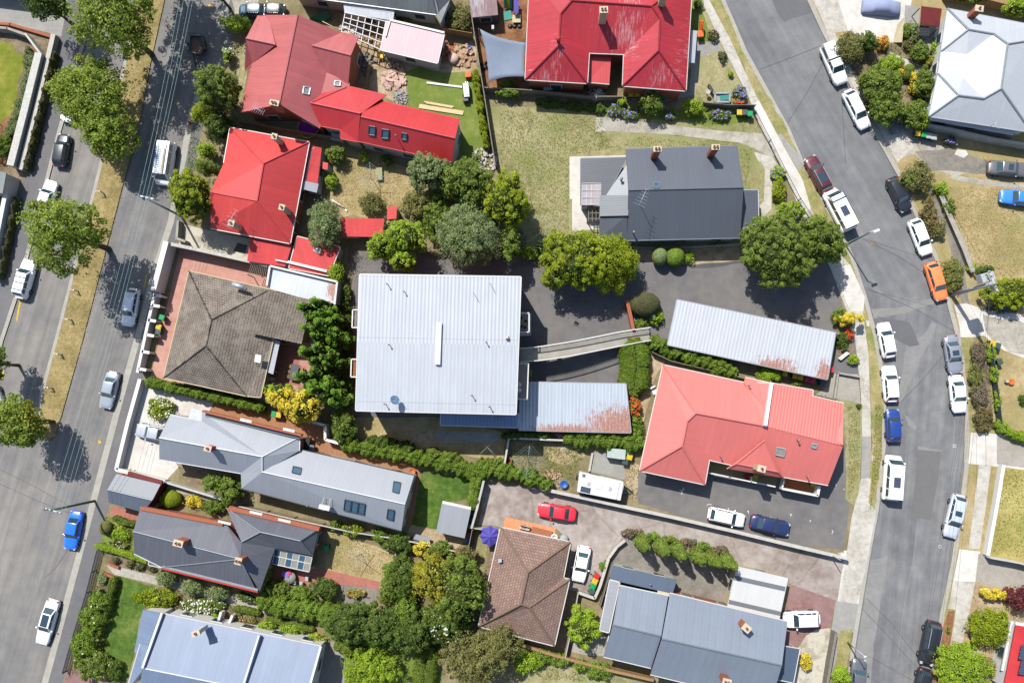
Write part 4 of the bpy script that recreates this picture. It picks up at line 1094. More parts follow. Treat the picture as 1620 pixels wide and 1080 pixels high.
# dark terrace garden
area('driveway', [(178, 800), (225, 812), (218, 826), (172, 815)], 'brickpave', 3)
area('garden_bed', [(165, 815), (218, 828), (212, 880), (160, 865)], 'lawn2', 2, .06)
area('garden_bed', [(160, 870), (240, 890), (250, 905), (170, 895)], 'soil', 2, .06)
area('path', [(168, 893), (186, 896), (250, 912), (300, 925), (360, 940), (412, 955), (470, 975), (478, 985), (410, 968), (350, 952), (290, 935), (180, 908)], 'conc_old', 4)
area('garden_bed', [(160, 905), (185, 912), (182, 925), (150, 985), (120, 1065), (108, 1065)], 'soil', 3, .06)
area('lawn', [(188, 912), (245, 926), (225, 960), (212, 1032), (200, 1080), (172, 1070), (158, 1032), (175, 985)], 'lawn', 3, .12)
area('footpath', [(108, 1055), (170, 1075), (165, 1100), (95, 1100)], 'conc_red', 4)
area('garden_bed', [(260, 930), (350, 950), (420, 965), (412, 990), (345, 985), (262, 962)], 'soil', 2, .06)
area('lawn', [(520, 838), (640, 880), (628, 915), (605, 930), (512, 902)], 'dry2', 2, .12)
area('patio', [(512, 900), (602, 920), (598, 932), (560, 926), (490, 925), (432, 915), (435, 895)], 'brickpave', 3)
area('garden_bed', [(540, 925), (600, 932), (590, 960), (545, 955)], 'gravelgrey', 3, .1)
area('deck', [(505, 1010), (540, 1018), (545, 1045), (545, 1100), (490, 1100)], 'deckgrey', 3)
area('lawn', [(500, 975), (570, 1010), (690, 1030), (700, 1100), (545, 1100), (540, 1030)], 'lawn2', 2, .1)
area('garden_bed', [(412, 985), (505, 1010), (512, 1022), (412, 1000)], 'dirt', 3, .05)
# apartment grounds
area('carpark', [(558, 440), (560, 400), (640, 400), (860, 400), (985, 420), (1020, 412), (1110, 425), (1180, 415), (1310, 420), (1338, 495), (1352, 522), (1356, 568), (1340, 568), (1318, 560), (1056, 545), (1030, 540), (1030, 560), (985, 580), (985, 610), (835, 610), (820, 660), (565, 660)], 'asph_dark', 2, .05)
area('driveway', [(975, 432), (1080, 420), (1178, 412), (1180, 432), (1100, 434), (1070, 448), (1000, 446)], 'asph_black', 3, .06)
area('driveway', [(1178, 412), (1300, 420), (1322, 455), (1322, 520), (1200, 500), (1190, 450)], 'conc_pink' if False else 'asph_dark', 3, .05)
area('garden_bed', [(1322, 490), (1338, 495), (1350, 522), (1352, 565), (1325, 560), (1318, 530)], 'soil', 4, .05)
area('paving', [(1320, 565), (1355, 570), (1358, 592), (1318, 590)], 'asph_foot', 4)
area('garden_bed', [(1318, 588), (1356, 595), (1362, 640), (1340, 640), (1290, 628), (1310, 610)], 'gravel', 3, .1)
area('lawn', [(1288, 625), (1330, 632), (1363, 640), (1362, 757), (1350, 800), (1338, 790), (1338, 700)], 'dry', 4, .1)
area('lawn', [(566, 650), (700, 655), (800, 688), (795, 732), (640, 705), (545, 690)], 'dry2', 2, .1)
area('garden_bed', [(540, 430), (560, 440), (560, 640), (540, 660)], 'soil', 3, .1)
area('paving', [(690, 681), (790, 684), (790, 700), (690, 698)], 'conc_grey', 3)
area('paving', [(658, 680), (690, 680), (690, 698), (658, 698)], 'dirt', 3)
area('lawn', [(806, 695), (930, 700), (920, 745), (905, 772), (850, 760), (803, 740)], 'yard', 3, .08)
area('lawn', [(868, 705), (925, 708), (925, 720), (895, 735), (868, 728)], 'dirt', 4, .2)
area('driveway', [(936, 715), (1000, 722), (995, 760), (932, 745)], 'conc_grey', 4, .05)
area('garden_bed', [(992, 725), (1012, 735), (1006, 790), (985, 780)], 'dirt', 4, .1)
area('path', [(1030, 560), (1052, 570), (1035, 600), (1010, 700), (1000, 720), (1000, 690), (1012, 640)], 'dirt', 3, .05)
# salmon house car park and pink drive
area('carpark', [(1005, 760), (1015, 740), (1336, 700), (1345, 790), (1336, 868), (1240, 862), (1010, 796)], 'asph_dark', 3, .03)
area('driveway', [(765, 765), (860, 772), (980, 805), (1160, 842), (1335, 885), (1325, 950), (1165, 893), (1160, 880), (1000, 845), (968, 870), (955, 925), (935, 940), (895, 930), (905, 860), (880, 835), (760, 830)], 'conc_pink', 3)
area('driveway', [(766, 765), (800, 766), (795, 832), (758, 830)], 'conc_grey', 4, .05)
area('driveway', [(1250, 925), (1325, 945), (1312, 992), (1245, 1030), (1238, 985)], 'conc_red', 4)
area('courtyard', [(1310, 993), (1314, 993), (1306, 1090), (1255, 1090), (1262, 1026), (1275, 1005), (1290, 996)], 'conc_yard', 5)
area('porch', [(799, 817), (880, 835), (875, 853), (796, 836)], 'orangetile', 5)
area('yard', [(985, 850), (1000, 845), (1160, 893), (1150, 962), (1070, 940), (965, 915), (968, 872)], 'gravelgrey', 5, .06)
area('path', [(1060, 935), (1150, 958), (1150, 966), (1062, 944)], 'conc_pink', 6)
area('paving', [(884, 915), (912, 930), (905, 1030), (880, 1022)], 'soil', 4)
area('lawn', [(850, 1045), (930, 1055), (1050, 1085), (1050, 1110), (830, 1110), (820, 1070)], 'dry', 2, .1)
area('paving', [(912, 985), (960, 1000), (968, 1040), (905, 1030)], 'gravel', 4, .1)
area('lawn', [(752, 835), (775, 835), (765, 905), (745, 900)], 'dry', 4, .05)
area('paving', [(775, 865), (790, 868), (775, 950), (762, 950)], 'soil', 5)
for ln in ([(1118, 799), (1122, 797), (1126, 798)], [(1182, 808), (1185, 809)], [(1184, 807), (1184, 812)], [(1250, 813), (1253, 814)], [(1251, 812), (1251, 816)], [(1281, 822), (1283, 823), (1281, 825)], [(1316, 838), (1318, 839), (1316, 844)],
           [(1152, 803), (1153, 806)], [(1075, 775), (1080, 777)], [(1077, 778), (1083, 773)], [(1078, 782), (1081, 771)], [(1334, 773), (1336, 774)], [(1322, 764), (1323, 768)], [(1219, 817), (1220, 819)]):
    area('parking_marking', strip_pts(ln, 1.1), 'paint_w', 6)
# ---------------------------------------------------------------- buildings
def wxy(px, py, z, rx, ry):
    p = P(px, py, z); return (p.x, p.y, rx, ry)
RM = {
 'red_old': roof_mat('red_old', C(198, 106, 105), .76, .08, .02, .08, .5, .4),
 'red_new': roof_mat('red_new', C(210, 58, 60), .76, .08, .02, .06, .42, .45),
 'red_flat': roof_mat('red_flat', C(222, 76, 74), .8, .08, .02, .06, .55, .35, 0, (C(228, 118, 112), .60, 1.2), None, 0),
 'red_peel': roof_mat('red_peel', C(196, 54, 66), .80, .10, .025, .07, .6, .3, 0, (C(224, 176, 178), .555, 1.5), None, 3.4),
 'red_rough': roof_mat('red_rough', C(218, 62, 62), .75, .08, .02, .09, .6, .3, 0, (C(222, 150, 140), .60, 1.1)),
 'pink': roof_mat('pink', C(218, 178, 184), .5, .10, .02, .04, .5, .4),
 'salmon': roof_mat('salmon', C(240, 132, 124), .76, .05, .02, .03, .6, .3),
 'salmon_rib': roof_mat('salmon_rib', C(242, 134, 126), .36, .10, .03, .03, .6, .3, 0, None, None, 0, True),
 'galvwhite': roof_mat('galvwhite', C(196, 201, 208), .43, .06, .03, .045, .5, .35, 0, (C(186, 184, 176), .60, .9), None, 7.1, True),
 'galvrust': roof_mat('galvrust', C(198, 208, 218), .42, .10, .05, .04, .5, .35, 0, None, [wxy(985, 678, 2.9, 8.5, 5.2), wxy(900, 682, 2.9, 9, 1.6)], 0, True),
 'galvport': roof_mat('galvport', C(212, 217, 222), .42, .09, .05, .04, .5, .35, 0, None, [wxy(1222, 588, 2.5, 5.5, 3.2), wxy(1305, 594, 2.6, 2.0, 3.6)], 0, True),
 'bluemetal': roof_mat('bluemetal', C(138, 165, 200), .42, .10, .05, .04, .5, .35, 0, None, None, 0, True),
 'grey_light': roof_mat('grey_light', C(170, 175, 182), .5, .06, .02, .03, .45, .4),
 'grey_dark': roof_mat('grey_dark', C(110, 112, 121), .55, .10, .025, .07, .6, .3, 0, (C(140, 142, 150), .66, 1.3)),
 'charcoal': roof_mat('charcoal', C(92, 98, 108), .6, .05, .02, .03, .5, .4),
 'slatepale': roof_mat('slatepale', C(160, 164, 170), .6, .06, .02, .03, .5, .4),
 'bluegrey': roof_mat('bluegrey', C(126, 144, 171), .62, .06, .02, .06, .5, .4),
 'steelgrey': roof_mat('steelgrey', C(136, 146, 160), .9, .05, .02, .04, .5, .4, 0, None, None, 1.6),
 'steeldark': roof_mat('steeldark', C(88, 104, 124), .5, .04, .02, .03, .5, .4),
 'whitesteel': roof_mat('whitesteel', C(198, 202, 208), .6, .04, .02, .03, .5, .4),
 'oldgrey': roof_mat('oldgrey', C(150, 156, 155), .8, .08, .02, .12, .7, .3, 0, (C(120, 118, 112), .6, 1.5)),
 'whitesheet': roof_mat('whitesheet', C(214, 219, 224), .3, .05, .02, .06, .6, .3, 0, None, [wxy(527, 460, 3, 1.4, 2.4)]),
 'portwhite': roof_mat('portwhite', C(222, 222, 218), .24, .10, .03, .03, .5, .3),
 'rustshed': roof_mat('rustshed', C(150, 120, 120), .4, .12, .04, .12, .7, .3, 0, (C(200, 200, 205), .5, 1.5)),
 'tile_grey': tile_mat('tile_grey', C(156, 143, 130), C(140, 128, 116), C(70, 63, 57), .3, .34, .14, C(170, 160, 145)),
 'tile_brown': tile_mat('tile_brown', C(174, 140, 124), C(148, 124, 112), C(112, 93, 84), .34, .34, .12),
}
RG = M['rooftrim']
R = building
# H1: big red house under renovation
h = R('large red metal roofed house with new rear wing beside the white pergola', 'house', 470, 110)
roof_piece(h, [(471, 24, 7), (442, 165, 7), (418, 24, 4.3), (381, 178, 4.3), (505, 203, 4.3), (541, 52, 4.3)], [(2, 3, 1, 0), (0, 1, 4, 5)], RM['red_old'], M['orangebrick'], .4, ridge=RM['red_old'], gutter=M['redpaint'], name='main_roof')
roof_piece(h, [(407, 26, 4.2), (389, 61, 6.1), (436, 71, 6.1), (424, 26, 4.5), (387, 112, 4.2), (399, 101, 4.25)], [(0, 1, 2, 3), (1, 4, 5, 2)], RM['red_old'], M['orangebrick'], .35, ridge=RM['red_old'], gutter=M['redpaint'], name='bay_roof')
roof_piece(h, [(493, 72, 6.3), (555, 88, 6.3), (540, 52, 4.5), (567, 59, 4.3), (551, 131, 4.3), (519, 117, 4.6)], [(0, 1, 3, 2), (0, 5, 4, 1)], RM['red_old'], M['orangebrick'], .35, ridge=RM['red_old'], gutter=M['redpaint'], name='gable_roof')
roof_piece(h, [(491, 163, 5.6), (570, 180, 5.6), (512, 145, 4.6), (551, 137, 4.1), (611, 151, 4.0), (566, 224, 3.9), (539, 219, 3.9), (539, 205, 4.2), (506, 199, 4.2)], [(0, 2, 3), (0, 3, 4, 1), (0, 1, 5, 6, 7, 8)], RM['red_new'], M['cream'], .3, ridge=RM['red_new'], gutter=M['redpaint'], name='link_roof')
roof_piece(h, [(517, 115, 4.75), (553, 130, 4.2), (553, 140, 4.15), (508, 148, 4.75)], [(0, 1, 2, 3)], RM['red_old'], None, name='valley_roof')
roof_piece(h, [(571, 185, 6.0), (720, 219, 6.0), (581, 155, 3.9), (727, 189, 3.9), (566, 223, 3.9), (715, 256, 3.9)], [(0, 1, 3, 2), (0, 4, 5, 1)], RM['red_new'], M['weatherwhite'], .2, ridge=RM['red_new'], gutter=M['redpaint'], name='wing_roof')
for cx, cy, a, b in ((589, 207, 5, 7), (610, 212, 5.5, 7), (640, 216, 4, 5)):
    skylight(h, [(cx-a, cy-b-.6), (cx+a, cy-b+.8), (cx+a-.8, cy+b+.6), (cx-a-.8, cy+b-.8)], [4.95, 4.95, 4.3, 4.3])
skylight(h, [(481, 137), (491, 139), (489, 150), (479, 148)], [6.1, 5.7, 5.7, 6.1], M['alu'], M['paleglass'])
skylight(h, [(530, 128), (539, 129), (538, 136), (529, 135)], [4.9, 4.7, 4.6, 4.8], M['alu'], M['paleglass'])
chimney(h, 434, 163, 8.6, 6.2, 1.0, .5, rad(-13), M['orangebrick'])
antenna(h, 408, 173, 7.6, 2.6, rad(-30))
vent_pipe(h, 626, 214, 5.6, .9, .05)
# pergola and pink shed
pg = thing('pergola', 'white timber pergola frame between the red house and pink shed', 'pergola', P(575, 50, LAND))
zz = 2.7; A0, B0, C0, D0 = (546, 21), (611, 35), (603, 80), (540, 51)
lp = lambda u, v: P(*((1-v)*((1-u)*A0[i]+u*B0[i])+v*((1-u)*D0[i]+u*C0[i]) for i in (0, 1)), zz)
m = MB()
for i in range(7): m.bar(lp(i/6, 0), lp(i/6, 1), .09, .12)
m.build('cross_beam', M['trim'], pg)
m = MB()
for i in range(5):
    m.bar(lp(0, i/4)+Vector((0, 0, .123)), lp(1, i/4)+Vector((0, 0, .123)), .09, .12)
m.build('long_beam', M['trim'], pg)
for u, v in ((0, 0), (1, 0), (0, 1), (1, 1)):
    p = lp(u, v); MB().box((p.x, p.y, 1.35), (.1, .1, 2.5)).build('post', M['trim'], pg)
sh = R('pale pink metal roofed shed beside the white pergola', 'shed', 655, 70, 'shed')
roof_piece(sh, [(611, 34, 3.0), (703, 53, 3.0), (692, 100, 2.8), (602, 79, 2.8)], [(0, 1, 2, 3)], RM['pink'], M['weatherwhite'], .15, gutter=M['trim'])
MB().bar(P(617, 32, 3.1), P(703, 52, 3.1), .25, .12).bar(P(617, 34, 3.12), P(610, 58, 3.05), .16, .1).bars('fascia', M['trim'], sh)
# neighbour at the top edge
n = R('weathered grey metal roofed house cut by the top edge of the photo', 'house', 620, -20)
roof_piece(n, [(470, -50, 5.4), (702, -50, 5.4), (680, -14, 5.4), (690, 23, 3.4), (543, 3, 3.4), (460, -8, 3.4)], [(0, 5, 4, 3, 2)], RM['oldgrey'], M['weatherwhite'], .3, gutter=M['galv'])
roof_piece(n, [(702, -50, 5.4), (712, 0, 3.3), (697, 37, 3.3), (690, 24, 3.4), (680, -14, 5.4)], [(0, 4, 3, 2, 1)], RM['oldgrey'], M['weatherwhite'], .2, name='hip_roof')
roof_piece(n, [(543, 4, 3.1), (624, 17, 3.1), (622, 33, 2.8), (545, 21, 2.8)], [(0, 3, 2, 1)], RM['whitesheet'], M['weatherwhite'], .15, name='porch_roof')
# H2 smaller red house
h = R('smaller bright red hipped roof house with three brick chimneys', 'house', 410, 290)
roof_piece(h, [(364, 202, 3.5), (489, 225, 3.5), (459, 385, 3.5), (333, 361, 3.5), (417, 259, 6.2), (407, 318, 6.2), (333, 304, 4.9), (354, 258, 3.7)],
           [(0, 4, 1), (1, 4, 5, 2), (2, 5, 6, 3), (0, 7, 6, 5, 4)], RM['red_flat'], M['orangebrick'], .35, ridge=RM['red_flat'], gutter=M['trim'])
chimney(h, 434, 216, 6.6, 3.6, .55, .55, rad(-13), M['cream'], pots=1)
chimney(h, 446, 328, 6.6, 3.8, .55, .55, rad(-13), M['cream'], pots=1)
chimney(h, 366, 353, 6.6, 4.0, .6, .6, rad(-13), M['cream'], pots=1)
antenna(h, 366, 345, 6.9, 2.6, rad(60), 2.2, 5)
roof_piece(h, [(491, 230, 3.0), (509, 234, 2.6), (501, 303, 2.6), (478, 297, 3.0)], [(0, 1, 2, 3)], RM['red_rough'], M['weatherwhite'], .12, name='annex_roof')
roof_piece(h, [(511, 256, 2.4), (519, 258, 2.4), (518, 269, 2.4), (510, 267, 2.4)], [(0, 1, 2, 3)], RM['red_rough'], M['weatherwhite'], .05, name='porch_roof', wins=False)
roof_piece(h, [(481, 286, 3.08), (504, 291, 2.7), (501, 305, 2.7), (478, 299, 3.08)], [(0, 1, 2, 3)], RM['grey_light'], None, name='roof_sheet', thick=.06)
roof_piece(h, [(396, 376, 2.9), (462, 387, 2.9), (451, 422, 2.6), (391, 413, 2.6)], [(0, 1, 2, 3)], RM['red_rough'], M['weatherwhite'], .1, name='lean_to_roof')
g = R('low red roofed garage with white beams beside the tiled house', 'shed', 495, 405, 'shed')
roof_piece(g, [(470, 374, 2.8), (538, 391, 2.7), (520, 436, 2.6), (457, 424, 2.7)], [(0, 1, 2, 3)], RM['red_rough'], M['weatherwhite'], .1, gutter=M['trim'])
MB().bar(P(455, 414, 2.95), P(517, 429, 2.95), .32, .14).bar(P(436, 411, 2.94), P(460, 416, 2.94), .16, .1).bars('beam', M['white'], g)
MB().bar(P(497, 393, 2.8), P(508, 398, 2.8), .6, .05).build('roof_sheet', M['galv'], g)
g = R('small red roofed garden shed among the back yard trees', 'shed', 575, 360, 'shed')
roof_piece(g, [(541, 345, 2.6), (608, 346, 2.6), (605, 375, 2.4), (539, 374, 2.4)], [(0, 1, 2, 3)], RM['red_rough'], M['weatherwhite'], .15)
roof_piece(g, [(613, 327, 2.4), (628, 326, 2.4), (627, 346, 2.4), (612, 347, 2.4)], [(0, 1, 2, 3)], RM['red_rough'], M['weatherwhite'], .1, name='side_roof', wins=False)
# H3 tiled house
h = R('brown grey concrete tile roof house with hipped roof behind white street wall', 'house', 350, 530)
roof_piece(h, [(299, 429, 3.2), (426, 458, 3.2), (432, 537, 3.3), (412, 628, 3.2), (390, 626, 3.2), (259, 597, 3.2), (335, 506, 5.6), (326, 547, 5.6)],
           [(0, 6, 1), (0, 5, 7, 6), (5, 4, 7), (1, 6, 7, 4, 3, 2)], RM['tile_grey'], M['cream'], .45, ridge=RM['tile_grey'], gutter=M['cream'])
roof_piece(h, [(423, 458, 4.6), (492, 474, 3.3), (477, 544, 3.3), (397, 527, 4.7)], [(0, 1, 2, 3)], RM['tile_grey'], M['cream'], .3, name='wing_roof')
roof_piece(h, [(433, 537, 3.05), (443, 540, 2.9), (432, 592, 2.9), (422, 588, 3.05)], [(0, 1, 2, 3)], RM['whitesteel'], None, posts=M['trim'], name='verandah_roof')
t = P(372, 450, 4.6)
MB().tube(P(368, 449, 4.75), P(386, 455, 4.75), .27, n=14).build('water_heater_tank', M['alu'], h)
MB().tube(P(386, 455, 4.75), P(390, 458, 4.7), .16, n=10).build('pipe', M['greytimber'], h)
q = [(399, 558), (414, 561), (412, 574), (398, 572)]
skylight(h, q, [4.35, 4.2, 4.1, 4.3], M['alu'], M['skyglass'])
MB().bar(P(409, 561, 4.5), P(407, 573, 4.45), .75, .06).build('skylight_cover', M['white'], h)
roof_piece(h, [(428, 422, 3.0), (533, 446, 3.0), (530, 480, 3.0), (488, 474, 3.0), (424, 456, 3.0)], [(0, 1, 2, 3, 4)], RM['whitesheet'], M['white'], .1, name='flat_roof')
pm = MB()
for a, b in (((428, 421), (534, 446)), ((534, 446), (530, 482)), ((428, 421), (423, 452))): pm.bar(P(*a, 3.2), P(*b, 3.2), .22, .5)
pm.bars('parapet', M['white'], h)
MB().box(P(424, 596, 1.4)+Vector((.15, -.2, -.8)), (.9, .45, .9), rad(-13)).build('air_conditioner', M['weatherwhite'], h)
tr = MB()
for k in range(12): tr.bar(P(398+k*2.6, 418+k*.6, 2.5), P(393+k*2.9, 433+k*.8, 2.5), .05, .06)
pgr = thing('pergola', 'small slatted pergola beside the white flat roof of the tiled house', 'pergola', P(408, 428, LAND))
tr.build('slats', M['greytimber'], pgr)
for a in ((396, 417), (428, 424), (391, 434), (426, 442)):
    p = P(*a, 2.5); MB().box((p.x, p.y, 1.3), (.09, .09, 2.3)).build('post', M['greytimber'], pgr)
# H4 long grey house
h = R('long light grey metal roofed house with red chimney and skylights', 'house', 480, 750)
roof_piece(h, [(269, 656, 4.0), (252, 692, 5.8), (415, 722, 5.8), (474, 691, 4.0), (320, 652, 4.3), (319, 666, 4.2), (252, 726, 3.8), (381, 748, 3.8), (473, 713, 4.0), (415, 747, 5.2), (382, 773, 3.4)],
           [(0, 1, 2, 3, 4, 5), (1, 6, 7, 2), (2, 9, 8, 3), (2, 7, 10, 9)], RM['grey_light'], M['orangebrick'], .3, ridge=RG, gutter=M['rooftrim'], name='front_roof')
roof_piece(h, [(415, 746, 5.4), (641, 797, 5.4), (655, 752, 3.5), (474, 711, 3.5), (382, 772, 3.4), (635, 839, 3.4)], [(0, 3, 2, 1), (0, 1, 5, 4)], RM['grey_light'], M['weatherwhite'], .15, ridge=RG, gutter=M['darkmetal'], name='rear_roof')
MB().bar(P(322, 650, 4.7), P(478, 688, 4.7), .25, .9).bars('parapet_wall', M['orangebrick'], h)
MB().bar(P(325, 656, 4.5), P(474, 692, 4.5), .3, .08).build('box_gutter', M['steel'], h)
MB().bar(P(300, 655, 3.3), P(320, 661, 3.3), 1.6, .08).build('porch_roof', M['rooftrim'], h)
for a in ((380, 663), (448, 678)): MB().bar(P(a[0], a[1], 5.16), P(a[0]+18, a[1]+4, 5.16), .3, .06).build('coping_stone', M['white'], h)
skylight(h, [(464, 737), (477, 740), (475, 750), (462, 747)], [4.9, 4.9, 5.2, 5.2])
skylight(h, [(623, 761), (634, 763), (631, 780), (621, 777)], [4.1, 4.1, 4.6, 4.6])
for k in range(3): skylight(h, [(546+k*11, 790+k*2.4), (556+k*11, 792.4+k*2.4), (554+k*11, 809+k*2.4), (544+k*11, 806.6+k*2.4)], [4.55, 4.55, 4.1, 4.1])
skylight(h, [(614, 805), (624, 807), (622, 823), (612, 820)], [4.4, 4.4, 3.9, 3.9])
chimney(h, 329, 709, 7.0, 5.0, .7, .55, rad(-13), plain('redbrick', C(205, 75, 65), .8), pots=1)
p = P(514, 802, 4.6)
acm = MB().box((p.x, p.y, p.z), (1.3, .5, .7), rad(-13)); acm.build('air_conditioner', M['white'], h)
MB().bar(P(513, 786, 4.9), P(507, 803, 4.3), .05, .05).bar(P(523, 788, 4.9), P(519, 805, 4.3), .05, .05).bars('bracket', M['white'], h)
roof_piece(h, [(530, 722, 3.2), (622, 743, 3.2), (620, 748, 3.4), (528, 728, 3.4)], [(0, 3, 2, 1)], RM['whitesteel'], None, name='awning')
vent_pipe(h, 486, 800, 4.9, .6, .05)
g = R('square flat grey garden shed on the lawn', 'shed', 718, 822, 'shed')
roof_piece(g, [(699, 796, 2.7), (745, 806, 2.7), (735, 851, 2.6), (690, 841, 2.6)], [(0, 1, 2, 3)], RM['slatepale'], M['weatherwhite'], .1, gutter=None)
MB().bar(P(700, 794, 2.5), P(745, 804, 2.5), .35, .2).bars('fascia', M['white'], g)
# H5 dark terrace
h = R('dark grey corrugated roof cottage with brick chimneys and glass conservatory', 'house', 370, 860)
roof_piece(h, [(222, 803, 3.8), (358, 829, 3.8), (382, 858, 5.6), (381, 884, 5.6), (211, 840, 5.6), (212, 875, 3.8), (257, 897, 3.8), (405, 933, 3.8), (290, 872, 4.6)],
           [(0, 4, 3, 2, 1), (4, 5, 6, 3), (6, 7, 3)], RM['grey_dark'], M['orangebrick'], .3, ridge=M['steel'], gutter=M['rooftrim'], name='front_roof')
roof_piece(h, [(358, 803, 3.8), (504, 836, 3.8), (495, 879, 3.8), (435, 867, 3.9), (411, 935, 3.8), (381, 885, 5.5), (382, 857, 5.65), (412, 841, 5.65), (475, 855, 5.5), (345, 835, 3.9)],
           [(0, 6, 7), (0, 7, 8, 1), (1, 8, 2), (8, 7, 3, 2), (7, 6, 5, 4, 3)], RM['grey_dark'], M['orangebrick'], .3, ridge=M['steel'], gutter=None, name='rear_roof')
MB().bar(P(224, 803, 3.9), P(354, 828, 3.9), .45, .5).bar(P(363, 803, 3.9), P(506, 836, 3.9), .5, .6).bars('parapet_wall', M['orangebrick'], h)
for a in ((395, 809), (440, 821), (345, 824)): MB().bar(P(a[0], a[1], 4.26), P(a[0]+20, a[1]+4.5, 4.26), .3, .06).build('coping_stone', M['trim'], h)
MB().bar(P(257, 898, 3.75), P(408, 935, 3.75), .3, .12).build('verandah_gutter', M['redpaint'], h)
MB().bar(P(257, 895.5, 3.9), P(408, 932.5, 3.9), .28, .05).build('verandah_edge', M['galv'], h)
roof_piece(h, [(237, 880, 3.3), (256, 884, 3.3), (256, 897, 3.1), (235, 893, 3.1)], [(0, 3, 2, 1)], RM['grey_dark'], None, posts=M['trim'], name='porch_roof', gutter=M['trim'])
chimney(h, 282, 859, 7.2, 5.0, 1.0, .6, rad(-13), M['brick'])
chimney(h, 377, 887, 7.0, 5.0, .65, .65, rad(-13), M['brick'])
con = MB(); pa = MB()
ca, cb, cc, cd = (435, 868), (494, 881), (489, 904), (431, 891)
lq = lambda u, v: P(*((1-v)*((1-u)*ca[i]+u*cb[i])+v*((1-u)*cd[i]+u*cc[i]) for i in (0, 1)), 3.2-.6*v)
for i in range(7): con.bar(lq(i/6, 0), lq(i/6, 1), .09, .09)
for v in (0, .45, 1): con.bar(lq(0, v)+Vector((0, 0, .05)), lq(1, v)+Vector((0, 0, .05)), .09, .07)
cf = con.build('conservatory_frame', M['trim'], h)
for i in range(6):
    for v0, v1 in ((.02, .43), (.47, .98)):
        q = [lq((i+.06)/6, v0), lq((i+.94)/6, v0), lq((i+.94)/6, v1), lq((i+.06)/6, v1)]
        MB().add(q+[x-Vector((0, 0, .02)) for x in q], [(0, 1, 2, 3), (7, 6, 5, 4), (0, 4, 5, 1), (1, 5, 6, 2), (2, 6, 7, 3), (3, 7, 4, 0)]).build('pane', M['skyglass'] if (i+v0) % 2 < 1 else M['paleglass'], cf)
MB().prism([tuple(lq(u, v))[:2] for u, v in ((.02, .9), (.98, .9), (.98, 1), (.02, 1))], .1, 2.5).build('conservatory_wall', M['trim'], h)
g = R('small grey metal garage with maroon wall at the footpath', 'shed', 210, 780, 'shed')
roof_piece(g, [(184, 749, 2.6), (254, 766, 2.6), (241, 791, 3.3), (170, 774, 3.3), (172, 795, 2.6), (226, 810, 2.6)], [(0, 3, 2, 1), (3, 4, 5, 2)], roof_mat('garage', C(104, 114, 126), .7, .06, .02, .03), M['maroon'], .15, ridge=M['steel'])
MB().bar(P(203, 748, 2.2), P(257, 763, 2.2), .5, .3).build('side_wall', M['maroon'], g)
# H6 blue grey house at the bottom edge
h = R('pale blue grey metal roofed house with white parapets at bottom edge', 'house', 340, 1040)
roof_piece(h, [(257, 970, 4.0), (508, 1022, 4.0), (485, 1108, 5.8), (226, 1056, 5.8), (212, 1130, 4.0), (460, 1180, 4.0)], [(0, 3, 2, 1), (3, 4, 5, 2)], RM['bluegrey'], M['white'], .3, ridge=RG, gutter=M['trim'], name='main_roof')
MB().bar(P(411, 1004, 4.5), P(384, 1090, 6.0), .22, .7).bar(P(508, 1022, 4.4), P(484, 1108, 6.0), .25, .5).bar(P(257, 969, 4.3), P(226, 1056, 6.0), .25, .4).bars('parapet', M['rooftrim'], h)
roof_piece(h, [(226, 964, 3.4), (257, 970, 3.6), (233, 1035, 3.6), (212, 1031, 3.4)], [(0, 3, 2, 1)], RM['bluegrey'], M['white'], .15, name='side_roof')
roof_piece(h, [(222, 1018, 3.5), (235, 1020, 3.9), (224, 1062, 4.6), (200, 1092, 3.3)], [(0, 3, 2, 1)], RM['bluegrey'], M['white'], .15, name='verandah_roof', gutter=M['trim'])
chimney(h, 310, 1001, 7.2, 4.8, .8, .45, rad(20), M['white'], pots=1)
MB().bar(P(285, 972, 1.1), P(346, 986, 1.1), .35, 1.0).bar(P(346, 986, 1.1), P(352, 966, 1.1), .3, 1.0).bar(P(360, 990, 1.1), P(404, 1001, 1.1), .35, 1.0).bar(P(362, 990, 1.1), P(370, 971, 1.1), .3, 1.0).bars('garden_wall', M['white'], h)
# apartment block
h = R('big square apartment block with white ribbed metal roof', 'apartment block', 695, 545, 'apartment_block')
roof_piece(h, [(569, 434, 8.6), (824, 438, 8.6), (816, 655, 8.6), (563, 649, 8.6), (566, 541, 8.75), (820, 546, 8.75)], [(0, 4, 5, 1), (4, 3, 2, 5)], RM['galvwhite'], plain('apartbrick', C(165, 95, 70), .9, .2, 0, .2, 5), .12, thick=.3, gutter=M['trim'])
MB().prism([tuple(P(x, y, 9.1))[:2] for x, y in ((690, 510), (699, 510.5), (696.5, 577), (688, 576.5))], 8.6, 9.15).build('roof_light', M['whitepaint'], h, bevel=.06)
for x, y, hh in ((612, 449, .9), (639, 461, .7), (615, 545, .7), (769, 541, .8), (746, 625, 1.0), (774, 643, 1.0), (608, 639, 1.0)): vent_pipe(h, x, y, 8.7+hh, hh+.05, .05)
for x, y in ((749, 463), (775, 448)): MB().tube(P(x, y, 10.2), P(x, y, 8.6), .025, n=6).bar(P(x, y, 10.1), P(x+8, y+14, 8.75), .04, .04).build('stay', M['steel'], h)
ck = P(802, 533, 9.3); MB().box((ck.x, ck.y, 9.0), (.32, .32, .7)).build('flue_box', M['capstone'], h); 
dish = P(624, 633, 10.0); fr = Vector((.55, .35, .75)).normalized(); a_ = fr.orthogonal().normalized(); b_ = fr.cross(a_)
dm = MB(); rows = []
for r_ in (.02, .25, .42, .56): rows.append([dish+(a_*math.cos(t)+b_*math.sin(t))*r_+fr*(r_*r_*.35) for t in [2*math.pi*k/20 for k in range(20)]])
